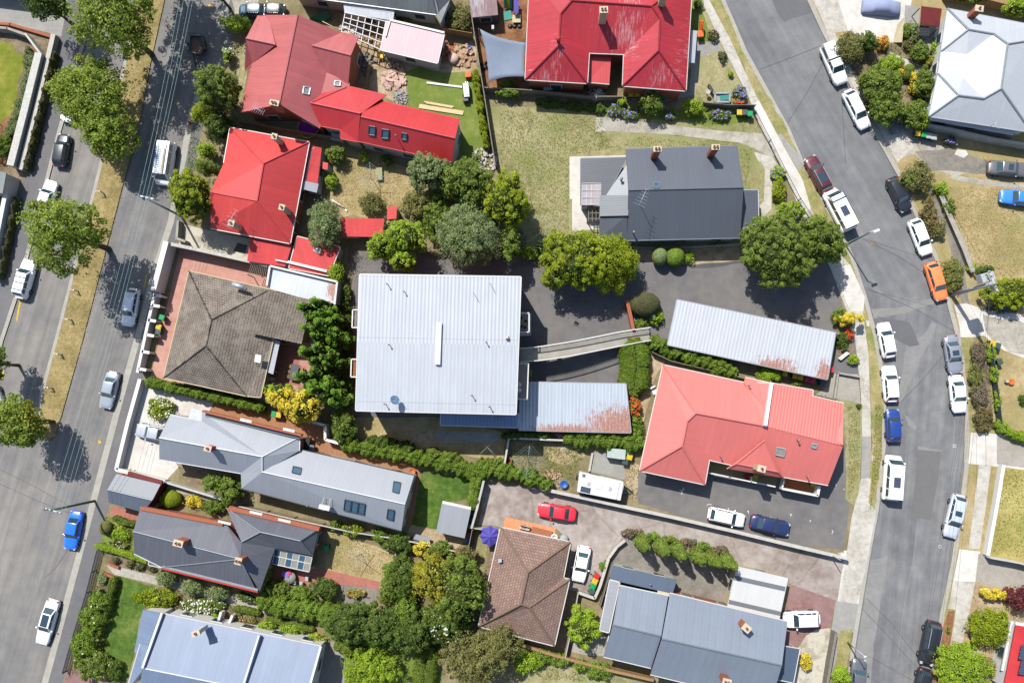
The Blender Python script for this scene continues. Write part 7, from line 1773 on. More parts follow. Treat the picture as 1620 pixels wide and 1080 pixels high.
gt = thing('green_tarpaulin', 'green tarpaulin draped over timber behind the red house', 'tarpaulin', P(508, 25, LAND)); q = [P(489, 29, .5), P(516, 17, 1.4), P(523, 27, .9), P(511, 34, .5)]
MB().add(q+[x-Vector((0, 0, .3)) for x in q], [(0, 1, 2, 3), (7, 6, 5, 4), (0, 4, 5, 1), (1, 5, 6, 2), (2, 6, 7, 3), (3, 7, 4, 0)]).build('sheet', M['tarpgreen'], gt)
MB().tube(P(510, 34, .7), P(535, 47, .7), .05).build('pole', M['plank'], gt)
tp_ = thing('play_pool', 'purple and yellow edged round pool in the shaded gap', 'pool', P(488, 203, LAND)); MB().lathe([(1.35, 0), (1.4, .3), (1.28, .34), (1.2, .25), (0.01, .22)], P(489, 203, LAND), 28).build('basin', plain('poolpurple', C(190, 30, 190), .5), tp_)
MB().lathe([(1.28, .34), (1.45, .36), (1.45, .40), (1.28, .40), (1.28, .34)], P(489, 203, LAND), 28, cap=False).build('rim', M['lidyellow'], tp_)
tag(MB().box(P(535, 218, 1.0), (1.6, .9, .9), -.2).box(P(535, 218, 1.5), (1.4, .7, .1), -.2).build('storage_box', M['weatherwhite'], bevel=.04), 'pale storage box in the gap beside the red wing', 'box')
tag(MB().box(P(867, 141, LAND+.5), (1.2, .7, .9), .1).box(P(867, 140, LAND+1.0), (1.0, .5, .1), .1).build('garden_box', M['lidgrey'], bevel=.04), 'white garden box below the peeling red roof', 'box')
tag(MB().box(P(985, 129, 1.1), (.5, .7, 1.0)).box(P(985, 126, 1.65), (.4, .5, .1)).build('heat_pump', M['whitepaint'], bevel=.04), 'small red and white unit between the red roof wings', 'air conditioner') if False else None
sb = thing('sand_pit', 'grey raised sandpit with teal cover on the dry lawn', 'sandpit', P(1143, 154, LAND)); q = [P(x, y, LAND+.35) for x, y in ((1131, 148), (1154, 148), (1154, 162), (1131, 162))]; m = MB()
for a, b in zip(q, q[1:]+q[:1]): m.bar(a, b, .22, .35)
m.build('frame', M['galv'], sb); MB().prism([(v.x, v.y) for v in q], LAND+.05, LAND+.25).build('sand', M['soot'] if False else M['concwall'], sb); MB().box(P(1146, 155, LAND+.33), (1.1, .7, .14), .1).build('cover', M['teal'], sb, bevel=.04)
tag(MB().box(P(1124, 140, LAND+.4), (.25, 1.0, .7), .5).box(P(1124, 141, LAND+.8), (.2, .8, .1), .5).build('toy_bike', M['darkmetal'], bevel=.03), 'small dark toy bike standing on the dry lawn', 'toy')
bb = thing('bird_bath', 'pale bird bath on thin pedestal on dry lawn', 'bird bath', P(1118, 150, LAND)); MB().lathe([(.1, 0), (.05, .1), (.05, .8)], P(1118, 150, LAND), 12).build('pedestal', M['stonecap'], bb); MB().lathe([(.05, .8), (.3, .9), (.3, .95), (.2, .88)], P(1118, 150, LAND), 16).build('bowl', M['stonecap'], bb)
of = thing('orange_swing_seat', 'bright orange hammock chair beside the peeling red house', 'hammock', P(1109, 47, LAND)); MB().box(P(1110, 40, 1.2), (.5, 1.1, .5), .1, Matrix.Rotation(.5, 3, 'X')).box(P(1108, 54, 1.0), (.8, .9, .25), .1).build('seat', M['orange'], of, bevel=.08)
MB().tube(P(1110, 40, LAND), P(1110, 40, 2.0), .04).build('stand', M['darkmetal'], of)
gb = thing('storage_shed', 'small pale green metal garden box beside two bins', 'shed', P(975, 717, LAND)); q = [P(x, y, 1.5) for x, y in ((961, 708), (990, 711), (989, 727), (960, 723))]
MB().prism([(v.x, v.y) for v in q], LAND, 1.45).build('walls', M['bingreen'], gb); MB().prism([(v.x*1, v.y*1) for v in q], 1.46, 1.54).build('roof', plain('palegreen', C(190, 202, 195), .5), gb)
bw = thing('blue_barrow', 'blue wheelbarrow tub beside the caravan end', 'wheelbarrow', P(892, 766, LAND)); MB().lathe([(.25, .2), (.5, .55), (.45, .55), (.2, .3)], P(892, 765, LAND), 14).build('tray', M['blueplastic'], bw); MB().tube(P(885, 766, .5), P(880, 763, .6), .03).build('handle', M['darkmetal'], bw)
tc = thing('terracotta_pot', 'large terracotta pot at the hedge corner by clothesline', 'pot', P(805, 727, LAND)); MB().lathe([(.22, 0), (.38, .5), (.42, .55), (.36, .55), (.3, .4)], P(805, 727, LAND), 18).build('pot', M['terracotta'], tc); MB().lathe([(.33, .42), (.01, .45)], P(805, 727, LAND), 14).build('soil', M['bark'], tc)
for i, (x, y, lb2) in enumerate(((653, 745, 'upper terracotta pot on brown deck by lawn'), (656, 760, 'lower terracotta pot on brown deck by lawn'))):
    tag(MB().lathe([(.25, 0), (.42, .5), (.45, .56), (.38, .56), (.3, .4)], P(x, y, LAND), 18).build('terracotta_pot', M['terracotta']), lb2, 'pot', 'terracotta pots on the deck')
dt = thing('deck_table', 'dark table and barbecue beside grey roof end on deck', 'barbecue', P(487, 700, LAND)); MB().box(P(487, 700, .95), (.6, 1.4, .5), -.2).build('body', M['black'], dt, bevel=.04); MB().box(P(493, 708, .8), (.7, .7, .5), -.2).build('side_table', M['steel'], dt, bevel=.03)
at_ = thing('patio_table', 'glass patio table with purple cloth beside conservatory', 'table', P(462, 911, LAND)); MB().lathe([(.75, .7), (.75, .74), (.01, .745)], P(461, 911, LAND), 20).build('table_top', M['paleglass'], at_); MB().lathe([(.05, 0), (.05, .7)], P(461, 911, LAND), 8).build('leg', M['alu'], at_)
MB().box(P(452, 908, .98), (.9, .6, .05), -.3).build('cloth', plain('lilaccloth', C(150, 120, 200), .8), at_); MB().box(P(458, 905, 1.0), (.35, .5, .05), .3).build('napkin', plain('pinkcloth', C(220, 70, 110), .8), at_)
for i, (x, y) in enumerate(((486, 915), (477, 923), (466, 921))):
    lab = '%s pale patio chair below the conservatory' % ('right', 'middle', 'left')[i]
    t = thing('patio_chair', lab, 'chair', P(x, y, LAND), 'patio chairs by the conservatory'); c = P(x, y, .5); MB().box((c.x, c.y, .5), (.5, .5, .05)).build('seat', M['lidgrey'], t, bevel=.02); MB().box((c.x+.22, c.y, .75), (.05, .5, .45)).build('backrest', M['lidgrey'], t)
    for s in (-.2, .2):
        for u in (-.2, .2): MB().box((c.x+s, c.y+u, .3), (.04, .04, .36)).build('leg', M['alu'], t)
gs = thing('garden_screen', 'yellow and white panel leaning at white concrete drive', 'panel', P(1425, 50, LAND)); q = [P(1432, 26, 1.6), P(1427, 67, .9), P(1413, 67, LAND+.05), P(1420, 40, .4)]
MB().add(q+[x-Vector((.05, 0, .06)) for x in q], [(0, 1, 2, 3), (7, 6, 5, 4), (0, 4, 5, 1), (1, 5, 6, 2), (2, 6, 7, 3), (3, 7, 4, 0)]).build('board', M['cream'], gs); 
tr_ = thing('trellis', 'dark slatted garden trellis beside white roofed house', 'trellis', P(1462, 50, LAND)); m = MB()
for k in range(6): m.box(P(1462+k*.1, 43+k*2.6, 1.9), (1.2, .12, .05), -.1)
m.build('slats', M['darkmetal'], tr_)
for x, y in ((1456, 42), (1468, 42), (1455, 56), (1468, 57)): p = P(x, y, 1.8); MB().box((p.x, p.y, .98), (.07, .07, 1.7)).build('post', M['darkmetal'], tr_)
rm_ = thing('patio_carpet', 'dark red square shade roof beside white roofed house', 'shade roof', P(1474, 27, LAND)); q = [P(x, y, 2.3) for x, y in ((1458, 10), (1490, 14), (1486, 43), (1456, 38))]
MB().prism([(v.x, v.y) for v in q], 2.22, 2.3).build('roof', plain('shadered', C(112, 40, 40), .8, .2, 0, .15, 1), rm_)
for v in q: MB().box((v.x*.995, v.y*.995, 1.17), (.09, .09, 2.1)).build('post', M['darkmetal'], rm_)
pit = thing('service_hatch', 'grey metal service cabinet beside the drive under shrubs', 'cabinet', P(1418, 203, LAND)); MB().box(P(1418, 202, LAND+.4), (1.4, 1.1, .7), .4).build('body', M['grime'], pit, bevel=.03); MB().box(P(1418, 201.5, LAND+.78), (1.45, 1.15, .05), .4).build('lid', M['steel'], pit)
bl = thing('ball_lamp', 'white globe garden lamp beside the clipped round shrub', 'lamp', P(1034, 500, LAND)); MB().lathe([(.03, 0), (.03, 1.1)], P(1034, 500, LAND), 8).build('post', M['darkmetal'], bl); MB().lathe([(.02, 0), (.17, .08), (.24, .24), (.17, .4), (.02, .48)], P(1034, 500, 1.2), 16).build('globe', M['whitepaint'], bl)
bn = thing('park_bench', 'white slatted bench tilted beside the carport end', 'bench', P(1334, 562, LAND)); m = MB()
for k in range(4): m.bar(P(1326+k*1.3, 567+k*.8, .6), P(1340+k*1.3, 556+k*.8, .6), .09, .04)
m.build('seat', M['white'], bn)
for x, y in ((1328, 567), (1341, 558)): p = P(x, y, .3); MB().box((p.x, p.y, .35), (.3, .06, .45), .8).build('leg', M['darkmetal'], bn)
pb = thing('planter_ring', 'round terracotta bowl planter on right hand dry lawn', 'planter', P(1598, 604, LAND)); MB().lathe([(.2, 0), (.38, .35), (.34, .4), (.24, .3)], P(1598, 604, LAND), 18).build('bowl', M['orange'], pb); MB().box(P(1592, 603, LAND+.3), (.3, .3, .5)).build('pedestal', M['stonecap'], pb)
cf_ = thing('toy_cart', 'white folded chair beside path of the salmon house', 'chair', P(1035, 616, LAND)); MB().box(P(1035, 617, .6), (.7, 1.0, .06), .5).build('seat', M['white'], cf_); MB().box(P(1033, 613, .8), (.7, .06, .5), .5).build('backrest', M['white'], cf_)
for s in (-.25, .25): p = P(1035, 617, .3); MB().box((p.x+s, p.y, .34), (.05, .7, .42), .5).build('leg', M['white'], cf_)
rd = tag(MB().lathe([(.32, 0), (.34, .7), (.3, .74), (.02, .76)], P(1181, 754, .2), 18).build('round_bin', M['lidred']), 'round red bin on the salmon house verandah', 'bin')
for i, (x, y, c_) in enumerate(((748, 812, 'blueplastic'), (747, 822, 'teal'), (745, 832, 'weatherwhite'), (743, 845, 'lidred'), (741, 854, 'blueplastic'))):
    n_ = ('blue tub topmost', 'teal tub second', 'white tub third', 'red tub fourth', 'blue tub lowest')[i]
    tag(MB().box(P(x, y, LAND+.3), (.5, .45, .55), .2).box(P(x, y, LAND+.6), (.54, .5, .06), .2).build('storage_tub', M[c_], bevel=.03), n_+' in the row beside the square grey shed', 'tub', 'storage tubs by the shed')
rs = tag(MB().bar(P(655, 848, .9), P(680, 855, .9), .7, .06).bar(P(655, 851, .95), P(680, 858, .95), .1, .08).build('metal_sheet', M['galv']), 'grey corrugated sheet lying by the lawn fence', 'sheet')
hb2 = thing('porch_chair', 'red flowered porch bench on the orange tiles', 'bench', P(832, 830, LAND)); MB().bar(P(822, 832, .55), P(838, 836, .55), .5, .08).build('seat', M['weatherwhite'], hb2); MB().box(P(829, 832, .65), (.5, .4, .12), -.2).build('cushion', M['lidred'], hb2, bevel=.03)
MB().bar(P(822, 829, .85), P(838, 833, .85), .06, .5).build('backrest', M['weatherwhite'], hb2)
ur = tag(MB().lathe([(.2, 0), (.42, .5), (.45, .9), (.3, 1.0), (.25, .8)], P(877, 848, LAND), 18).build('urn', M['white']), 'white urn at the corner of the orange porch', 'urn')
dtm = thing('door_mat_ramp', 'terracotta step box on the orange tiled porch', 'step', P(858, 841, LAND)); MB().prism([tuple(P(x, y, .45))[:2] for x, y in ((842, 833), (874, 841), (872, 850), (840, 842))], LAND, .4).build('tread', plain('step', C(178, 112, 82), .8), dtm)
cn = thing('wall_cap_bin', 'grey cylinder cover beside the white urn', 'cover', P(893, 851, LAND)); MB().lathe([(.5, 0), (.55, .4), (.4, .7), (.02, .8)], P(892, 851, LAND), 16).build('cover', M['polegrey'], cn)
tc_ = thing('traffic_cone', 'small orange traffic cone on the gutter strip', 'traffic cone', P(301, 195, LAND)); MB().box(P(301, 195, LAND+.03), (.4, .4, .05)).build('base', M['orange'], tc_); MB().lathe([(.16, .05), (.04, .7), (.02, .72)], P(301, 195, LAND), 14).build('cone', M['orange'], tc_)
# ---------------------------------------------------------------- vegetation
T = tree
sg = 'street trees along the left road'
T('tall plane tree at the top of the grassy median', 190, 42, 66, 62, 14, 'plane', 'plane', 'plane_tree', sg, base=LAND)
T('plane tree reaching in over the top edge by the wires', 236, -58, 72, 62, 14, 'plane', 'plane', 'plane_tree', sg)
T('broad plane tree over the hidden white car', 152, 174, 72, 80, 9, 'plane', 'plane', 'plane_tree', sg, lobes=[(2, -16, 68, 62, 1), (22, 40, 48, 44, .9), (-38, -30, 34, 40, .85)])
T('round plane tree shading the wagon on left road', 113, 373, 60, 66, 14.5, 'plane', 'plane', 'plane_tree', sg)
T('autumn coloured tree with yellow leaves at median end', 34, 668, 44, 46, 10, 'plane', 'plane', 'autumn_tree', sg, lobes=[(-8, -4, 40, 40, 1), (12, 14, 26, 28, .9)])
T('small yellow leaved tree merging with the autumn tree', 50, 668, 28, 32, 8, 'plane', 'autumn', 'autumn_tree', sg)
T('green tree crown cut by left edge above autumn tree', -8, 575, 22, 38, 8, 'plane', 'green', 'plane_tree', sg)
T('dark leafy tree over the top left driveway', 82, 12, 40, 26, 9, 'plane', 'dark', 'leafy_tree', sg)
T('tree crown hanging in at the top by the trailer', 345, -10, 26, 14, 7, 'plane', 'green', 'leafy_tree')
T('green shrub cut by left edge beside the garden wall', 2, 232, 20, 22, 2.5, 'shrub', 'green', 'shrub')
hedge('grey leaved lavender hedge along top left garden bed', [(44, 78), (48, 110), (38, 150), (22, 195), (12, 215)], 16, .8, 'grey', .14, 'lavender_hedge', lump=.3)
hedge('dark ivy strip along retaining wall at left road', [(87, 84), (66, 170), (42, 268)], 6, 1.3, 'bed', .14, 'ivy_strip', lump=.3)
hedge('second ivy strip along white wall at left edge', [(26, 312), (14, 375), (0, 440)], 5, 1.2, 'bed', .14, 'ivy_strip', lump=.3)
T('bright leafy shrub behind the dark teal car', 372, 38, 28, 14, 3, 'loose', 'bright', 'shrub')
T('white flowering rose bush beside front path of red house', 361, 88, 9, 16, 2, 'shrub', 'bright', 'rose_bush', flowers=('white', .06, .2))
T('large round grey green tree beside the red house', 345, 143, 37, 37, 9.1, 'cauli', 'green', 'round_tree')
T('olive yellow conifer bush below the large round tree', 322, 180, 20, 20, 4.5, 'fine', 'yellowgreen', 'conifer_bush')
T('dark green bush beside the olive conifer bush', 347, 200, 24, 24, 4.5, 'dense', 'dark', 'shrub')
T('small bright round tree on the footpath corner', 326, 239, 15, 15, 3.5, 'shrub', 'bright', 'small_tree')
T('dense yellow green tree in front of small red house', 302, 310, 34, 42, 8.5, 'cauli', 'yellowgreen', 'dense_tree')
T('grey green shrub top behind the dense yellow tree', 328, 266, 20, 15, 6.5, 'fine', 'green', 'shrub')
for x, y, rx, ry, h, k, p, l in ((531, 245, 17, 15, 2.8, 'shrub', 'green', 'grey green shrub beside the grey fence corner'), (524, 287, 10, 14, 2, 'shrub', 'bright', 'yellow green bush beside the red annex'), (611, 253, 11, 9, 1.8, 'shrub', 'dark', 'dark low shrub under the red wing'),
                               (577, 247, 8, 10, 1.8, 'loose', 'bright', 'light thin shrub under the red wing'), (588, 322, 24, 22, 3, 'loose', 'olive', 'loose yellow green tree on dry back lawn')): T(l, x, y, rx, ry, h, k, p, 'shrub' if rx < 20 else 'small_tree')
T('grey green willowy tree over the red garage', 515, 357, 27, 42, 6.5, 'fine', 'grey', 'willow_tree')
T('bright green shrub between garage and white flat roof', 531, 432, 15, 22, 3, 'fine', 'bright', 'shrub')
T('glossy grey green tree against the red wing corner', 678, 272, 38, 30, 7.2, 'dense', 'grey', 'glossy_tree')
T('mid green tree at end of the paling fence', 738, 288, 46, 38, 7.8, 'dense', 'green', 'leafy_tree')
T('dense olive yellow tree at the edge of the dry lawn', 800, 318, 38, 46, 9.1, 'cauli', 'yellowgreen', 'dense_tree')
T('pale grey olive tree in the middle of the thicket', 742, 372, 54, 52, 9.1, 'fine', 'grey', 'olive_tree')
T('light green leafy tree below the small red shed', 633, 385, 52, 38, 7.8, 'dense', 'bright', 'leafy_tree', lobes=[(6, -10, 38, 28, 1), (-30, 5, 24, 24, .9), (4, 26, 24, 18, .8)])
T('loose grey shrub beside the small red shed', 662, 322, 34, 24, 4, 'loose', 'olive', 'shrub')
T('dark leafy shrub beneath the grey olive tree left', 690, 345, 24, 40, 4, 'dense', 'green', 'shrub')
T('broad leaved green shrub right of grey olive tree', 808, 388, 16, 34, 6.5, 'dense', 'green', 'shrub')
T('bright low shrub at the driveway edge by yellow tree', 836, 400, 16, 12, 2, 'shrub', 'bright', 'shrub')
T('golden green tree left of the spiky one by driveway', 908, 412, 58, 50, 8.5, 'cauli', 'yellowgreen', 'golden_tree')
T('spiky yellow green conifer beside the golden tree', 972, 415, 42, 50, 7.8, 'fine', 'yellowgreen', 'spiky_conifer', lobes=[(-10, -6, 42, 42, 1.05), (-14, 22, 22, 26, .75), (26, 2, 16, 28, .7), (8, 32, 14, 18, .6)])
T('low green ground shrubs behind the golden tree', 870, 392, 26, 12, 1.5, 'shrub', 'green', 'shrub')
T('clipped grey round shrub beside charcoal house', 1044, 405, 12, 15, 2.6, 'ball', 'grey', 'clipped_shrub')
T('clipped green round shrub beside the grey one', 1068, 406, 15, 16, 2.6, 'ball', 'hedge', 'clipped_shrub')
T('loose yellow shrub right of the clipped round shrubs', 1091, 407, 10, 11, 1.4, 'loose', 'bright', 'shrub')
T('small lime ball plant left under charcoal eave', 1124, 389, 4, 3, .7, 'ball', 'bright', 'ball_plant'); T('small lime ball plant right under charcoal eave', 1139, 386, 4, 3, .7, 'ball', 'bright', 'ball_plant')
T('very large round dark green tree by the right street', 1230, 397, 60, 58, 10.4, 'cauli', 'green', 'round_tree')
T('second green tree merged right of the large round tree', 1298, 378, 42, 46, 8.5, 'dense', 'green', 'leafy_tree', lobes=[(-6, 0, 34, 42, 1), (24, 8, 20, 28, .8)])
T('lilac flowered clump by the iron railing fence', 1230, 273, 12, 12, 1.3, 'shrub', 'bright', 'agapanthus', flowers=('lilac', .03, .22))
T('brown green bush below the lilac clump', 1232, 301, 11, 19, 1.8, 'fine', 'yellowgreen', 'shrub')
T('yellow green agapanthus bush above the large round tree', 1250, 333, 24, 16, 2, 'shrub', 'bright', 'shrub', flowers=('lilac', .012, .2))
T('clipped dark ball tree beside the brick wall', 1021, 481, 24, 19, 3, 'ball', 'bed', 'clipped_tree')
T('small bright shrub under the clipped dark ball tree', 1014, 512, 12, 10, 1.4, 'shrub', 'green', 'shrub'); T('rounded green shrub beside the white globe lamp', 1038, 500, 12, 15, 1.5, 'shrub', 'bright', 'shrub')
hedge('wide clipped hedge block with red edge by footbridge', [(1003, 545), (1006, 580), (1001, 614)], 44, 2.2, 'hedge', .12, 'hedge', lump=.04, flowers=('redflower', 60, .2))
T('bright orange red flowering shrub beside rusty carport', 1000, 642, 15, 18, 2.2, 'shrub', 'hedge', 'flowering_shrub', flowers=('redflower', .28, .17))
T('green creeper heap below the orange flowering shrub', 1006, 672, 13, 18, 2, 'shrub', 'hedge', 'shrub')
hedge('leafy hedge between long carport and salmon house', [(1032, 540), (1075, 556), (1120, 572), (1160, 588)], 24, 1.7, 'hedge', .17, lump=.25)
T('fern green shrub under the carport lower edge', 1215, 592, 20, 12, 1.6, 'fine', 'bright', 'shrub'); T('grassy tuft right of the fern green shrub', 1262, 606, 10, 5, .8, 'loose', 'hedge', 'grass_tuft')
hedge('ivy hedge below the rusting carport', [(898, 692), (940, 692), (985, 695), (1012, 700)], 28, 1.8, 'hedge', .15, lump=.2)
T('low pinkish shrub below the rusting carport', 886, 688, 8, 5, 1, 'shrub', 'pinkflower', 'shrub')
hedge('dark ivy hedge behind the clothesline yard wall', [(795, 690), (830, 688), (870, 687)], 10, 1.5, 'dark', .15, lump=.2)
# grey house hedges
hedge('hedge along the top of the grey house courtyard', [(234, 604), (280, 615), (340, 628), (415, 646)], 15, 1.8, 'hedge', .14, lump=.15)
hedge('long clipped hedge beside the brown deck', [(543, 702), (590, 712), (640, 720), (700, 733), (752, 747)], 20, 1.8, 'hedge', .14, lump=.2)
hedge('darker shrubs behind the long clipped hedge left', [(585, 695), (620, 703), (650, 710)], 16, 1.6, 'dark', .15, lump=.25)
hedge('bluish shrubs behind the long clipped hedge right', [(678, 715), (705, 722), (728, 728)], 14, 1.7, 'green', .15, lump=.25)
hedge('hedge corner continuing along the drive top', [(752, 742), (790, 745), (830, 752), (868, 768)], 20, 1.9, 'hedge', .15, lump=.25)
hedge('short hedge down the side of green lawn', [(754, 752), (752, 775), (748, 802)], 17, 1.9, 'hedge', .14, lump=.15)
hedge('hedge piece above the hedge corner by clothesline', [(760, 731), (785, 733), (800, 738)], 14, 1.6, 'green', .15, lump=.25)
T('square rose bed bush with white roses in courtyard', 254, 646, 23, 20, 1.3, 'shrub', 'yellowgreen', 'rose_bush', flowers=('white', .03, .22))
T('yellow leaved tree between tiled house and grey house', 466, 637, 48, 33, 6.5, 'dense', 'yellow', 'yellow_tree', lobes=[(12, 4, 36, 28, 1), (-24, -8, 22, 20, .9)])
T('lime topped tree beside the yellow leaved tree', 440, 622, 24, 18, 5.2, 'dense', 'bright', 'leafy_tree')
for i, (x, y, rx, ry, h) in enumerate(((505, 492, 28, 22, 9), (512, 525, 32, 22, 9.5), (508, 562, 30, 26, 9), (500, 600, 30, 20, 8.5), (520, 620, 34, 28, 9))):
    T('%s dark conifer in the column beside the apartments' % ('topmost', 'second', 'third', 'fourth', 'lowest')[i], x, y, rx, ry, h, 'cauli', 'conifer', 'conifer', 'conifers beside the apartment block', lobes=[((-17, -4, 1), (3, -11, .95), (-7, 8, .9), (15, 2, .8), (27, 11, .64), (9, 15, .7))[(i*2+j) % 6][:2]+(12+(i+j) % 4, 10+(i*j) % 4, ((-17, -4, 1), (3, -11, .95), (-7, 8, .9), (15, 2, .8), (27, 11, .64), (9, 15, .7))[(i*2+j) % 6][2]) for j in range(6)])
T('leafy green shrub below the conifer column', 543, 672, 22, 28, 4, 'dense', 'green', 'shrub')
for i, (x, y, rx, ry) in enumerate(((548, 470, 8, 26), (550, 540, 10, 40), (548, 605, 14, 40))):
    T('%s thin shrub in the gap left of apartment block' % ('upper', 'middle', 'lower')[i], x, y, rx, ry, 2, 'loose', 'dark', 'shrub')
T('small tree at corner of grey roof and garage', 352, 770, 28, 18, 3.8, 'dense', 'green', 'small_tree', lobes=[(-12, -8, 20, 16, 1), (10, 6, 22, 22, 1)])
T('clipped yellow green cube shrub beside maroon garage', 269, 789, 18, 14, 1.5, 'ball', 'yellowgreen', 'clipped_shrub'); T('golden foliage shrub between two green ones', 305, 793, 16, 12, 1.4, 'loose', 'yellow', 'shrub'); T('dark green shrub right of the golden shrub', 338, 802, 20, 13, 1.6, 'shrub', 'green', 'shrub')
# cottage front garden
T('clipped round ball shrub at the street corner garden', 167, 835, 10, 11, 1.4, 'ball', 'olive', 'clipped_shrub')
hedge('short dark clipped hedge below the garage', [(180, 819), (196, 826), (214, 829)], 9, .9, 'green', .11, lump=.08)
hedge('bright yellow clipped hedge leading to cottage porch', [(152, 863), (190, 873), (234, 888)], 9, 1.0, 'bright', .11, lump=.08)
T('wild yellow shrub in the cottage front bed', 188, 845, 18, 14, 1.0, 'loose', 'bright', 'shrub'); T('pale flowering shrub in the cottage front bed', 190, 862, 16, 7, .8, 'loose', 'weeds', 'shrub', flowers=('white', .05, .15))
for i, (x, y, r_) in enumerate(((183, 886, 8), (205, 892, 8), (222, 897, 9), (240, 900, 9))): T('%s low bed plant below the yellow hedge' % ('first', 'second', 'third', 'fourth')[i], x, y, r_, r_*.7, .7, 'loose', 'bed', 'bed_plant', 'low plants below the yellow hedge')
hedge('tall rose hedge along the left front fence', [(160, 945), (147, 975), (138, 1010), (125, 1035)], 32, 1.9, 'hedge', .2, 'rose_hedge', lump=.3, flowers=('white', 60, .22))
hedge('narrow clipped hedge behind the tall rose hedge', [(180, 915), (172, 950), (160, 990), (148, 1015)], 12, 1.2, 'green', .12, lump=.1)
T('silver grey cushion plant near brick edging', 162, 915, 9, 9, .8, 'shrub', 'grey', 'cushion_plant')
T('bushy shrub group at lower end of rose hedge', 150, 1052, 34, 24, 2, 'dense', 'green', 'shrub', flowers=('white', .006, .2)); T('small shrub beside lawn corner at bottom left', 182, 1060, 12, 20, 1.6, 'shrub', 'dark', 'shrub')
T('wide golden yellow clipped shrub above blue roof', 250, 946, 37, 18, 1.7, 'dense', 'yellowgreen', 'clipped_shrub')
for i, (x, y, rx, ry) in enumerate(((262, 913, 17, 15), (305, 928, 18, 16), (346, 936, 18, 14))): T('%s grey olive bush along the cottage path' % ('left', 'middle', 'right')[i], x, y, rx, ry, 2.2, 'fine', 'grey', 'olive_bush', 'olive bushes along the cottage path')
T('white flowering rose bed above the blue roof', 318, 958, 36, 15, 1.0, 'loose', 'green', 'rose_bush', flowers=('white', .09, .2)); T('clipped dark ball beside the white rose bed', 349, 956, 8, 8, .9, 'ball', 'dark', 'clipped_shrub'); T('small lime ball at the white wall corner', 339, 974, 5, 5, .6, 'ball', 'bright', 'ball_plant')
hedge('dark hedge with white flowers under red gutter', [(378, 942), (400, 950)], 10, .9, 'dark', .13, lump=.2, flowers=('white', 25, .2))
hedge('low clipped hedge above the rose bed right', [(370, 962), (390, 965), (410, 970)], 9, .8, 'green', .11, lump=.08); T('mixed low perennials beside the white steps', 390, 980, 20, 9, .7, 'loose', 'weeds', 'bed_plant', flowers=('pinkflower', .05, .15)); T('lime ball shrub beside the white steps', 372, 983, 5, 5, .6, 'ball', 'bright', 'ball_plant')
hedge('narrow clipped hedge beside garden path centre', [(422, 978), (455, 986), (495, 996)], 8, .9, 'green', .12, lump=.08)
T('lime green shrub left in bed above blue roof', 422, 992, 15, 12, 1.4, 'shrub', 'bright', 'shrub'); T('lime green shrub middle in bed above blue roof', 460, 994, 22, 10, 1.2, 'shrub', 'bright', 'shrub'); T('bright green shrub right in bed above blue roof', 500, 1011, 15, 11, 1.4, 'shrub', 'bright', 'shrub', flowers=('orange', .02, .18))
hedge('broad light green hedge across the cottage garden', [(412, 950), (450, 960), (500, 968), (545, 976)], 28, 2.2, 'hedge', .16, lump=.18)
T('dark rounded shrub above the broad hedge right', 514, 930, 24, 18, 2.4, 'dense', 'dark', 'shrub'); T('mid green shrub above the broad hedge left', 440, 930, 20, 14, 2, 'shrub', 'green', 'shrub'); T('olive shrub between two above the broad hedge', 475, 938, 22, 12, 2, 'shrub', 'hedge', 'shrub')
hedge('ivy climbing along cottage roof edge', [(430, 870), (424, 900), (414, 930)], 7, 2.4, 'hedge', .14, 'climbing_ivy', lump=.3)
T('small shrub at the fence behind dark cottage', 531, 831, 9, 9, 1.6, 'shrub', 'green', 'shrub'); T('golden green oval shrub behind dark cottage', 557, 838, 18, 11, 1.8, 'dense', 'yellowgreen', 'shrub'); T('round light green shrub between oval and dark ones', 599, 846, 13, 12, 1.9, 'shrub', 'hedge', 'shrub')
T('large dark grey green shrub near grey shed fence', 630, 859, 24, 18, 2.5, 'dense', 'dark', 'shrub'); T('bright yellow shrub beside the dark grey shrub', 667, 868, 14, 14, 2.2, 'dense', 'yellow', 'yellow_shrub'); T('soft green shrub right of the yellow shrub', 697, 868, 20, 14, 2.2, 'shrub', 'green', 'shrub'); T('dark purple brown shrub by the fence corner', 737, 876, 20, 16, 2.6, 'dense', 'brownish', 'shrub')
T('golden tinged half of tree pair beside tiled roof', 688, 915, 36, 40, 8.5, 'dense', 'autumn', 'leafy_tree'); T('green half of tree pair beside tiled roof', 728, 928, 40, 50, 9.1, 'dense', 'green', 'leafy_tree')
T('dark bush left of the golden tinged tree', 640, 915, 30, 38, 3.5, 'dense', 'dark', 'shrub'); T('light round shrub at the end of brick path', 617, 905, 13, 16, 2.2, 'shrub', 'hedge', 'shrub'); T('olive shrub below the light round shrub', 612, 935, 14, 20, 2.2, 'shrub', 'green', 'shrub'); T('tiny orange flowering shrubs beside gravel bed', 562, 938, 18, 8, .8, 'loose', 'weeds', 'shrub', flowers=('orange', .08, .16))
T('large leaved dark tree left in the garden row', 552, 985, 42, 34, 6.5, 'dense', 'dark', 'laurel_tree', 'laurel trees across the garden'); T('large leaved dark tree middle of garden row', 600, 990, 40, 34, 6.5, 'dense', 'dark', 'laurel_tree', 'laurel trees across the garden'); T('large leaved dark tree right of garden row', 648, 1000, 36, 32, 6.5, 'dense', 'dark', 'laurel_tree', 'laurel trees across the garden')
T('light rounded shrub on top of the garden row', 641, 965, 20, 20, 4.5, 'shrub', 'hedge', 'shrub'); T('dark oleander with white flowers below tree pair', 700, 985, 48, 36, 4, 'dense', 'dark', 'oleander', flowers=('white', .012, .22))
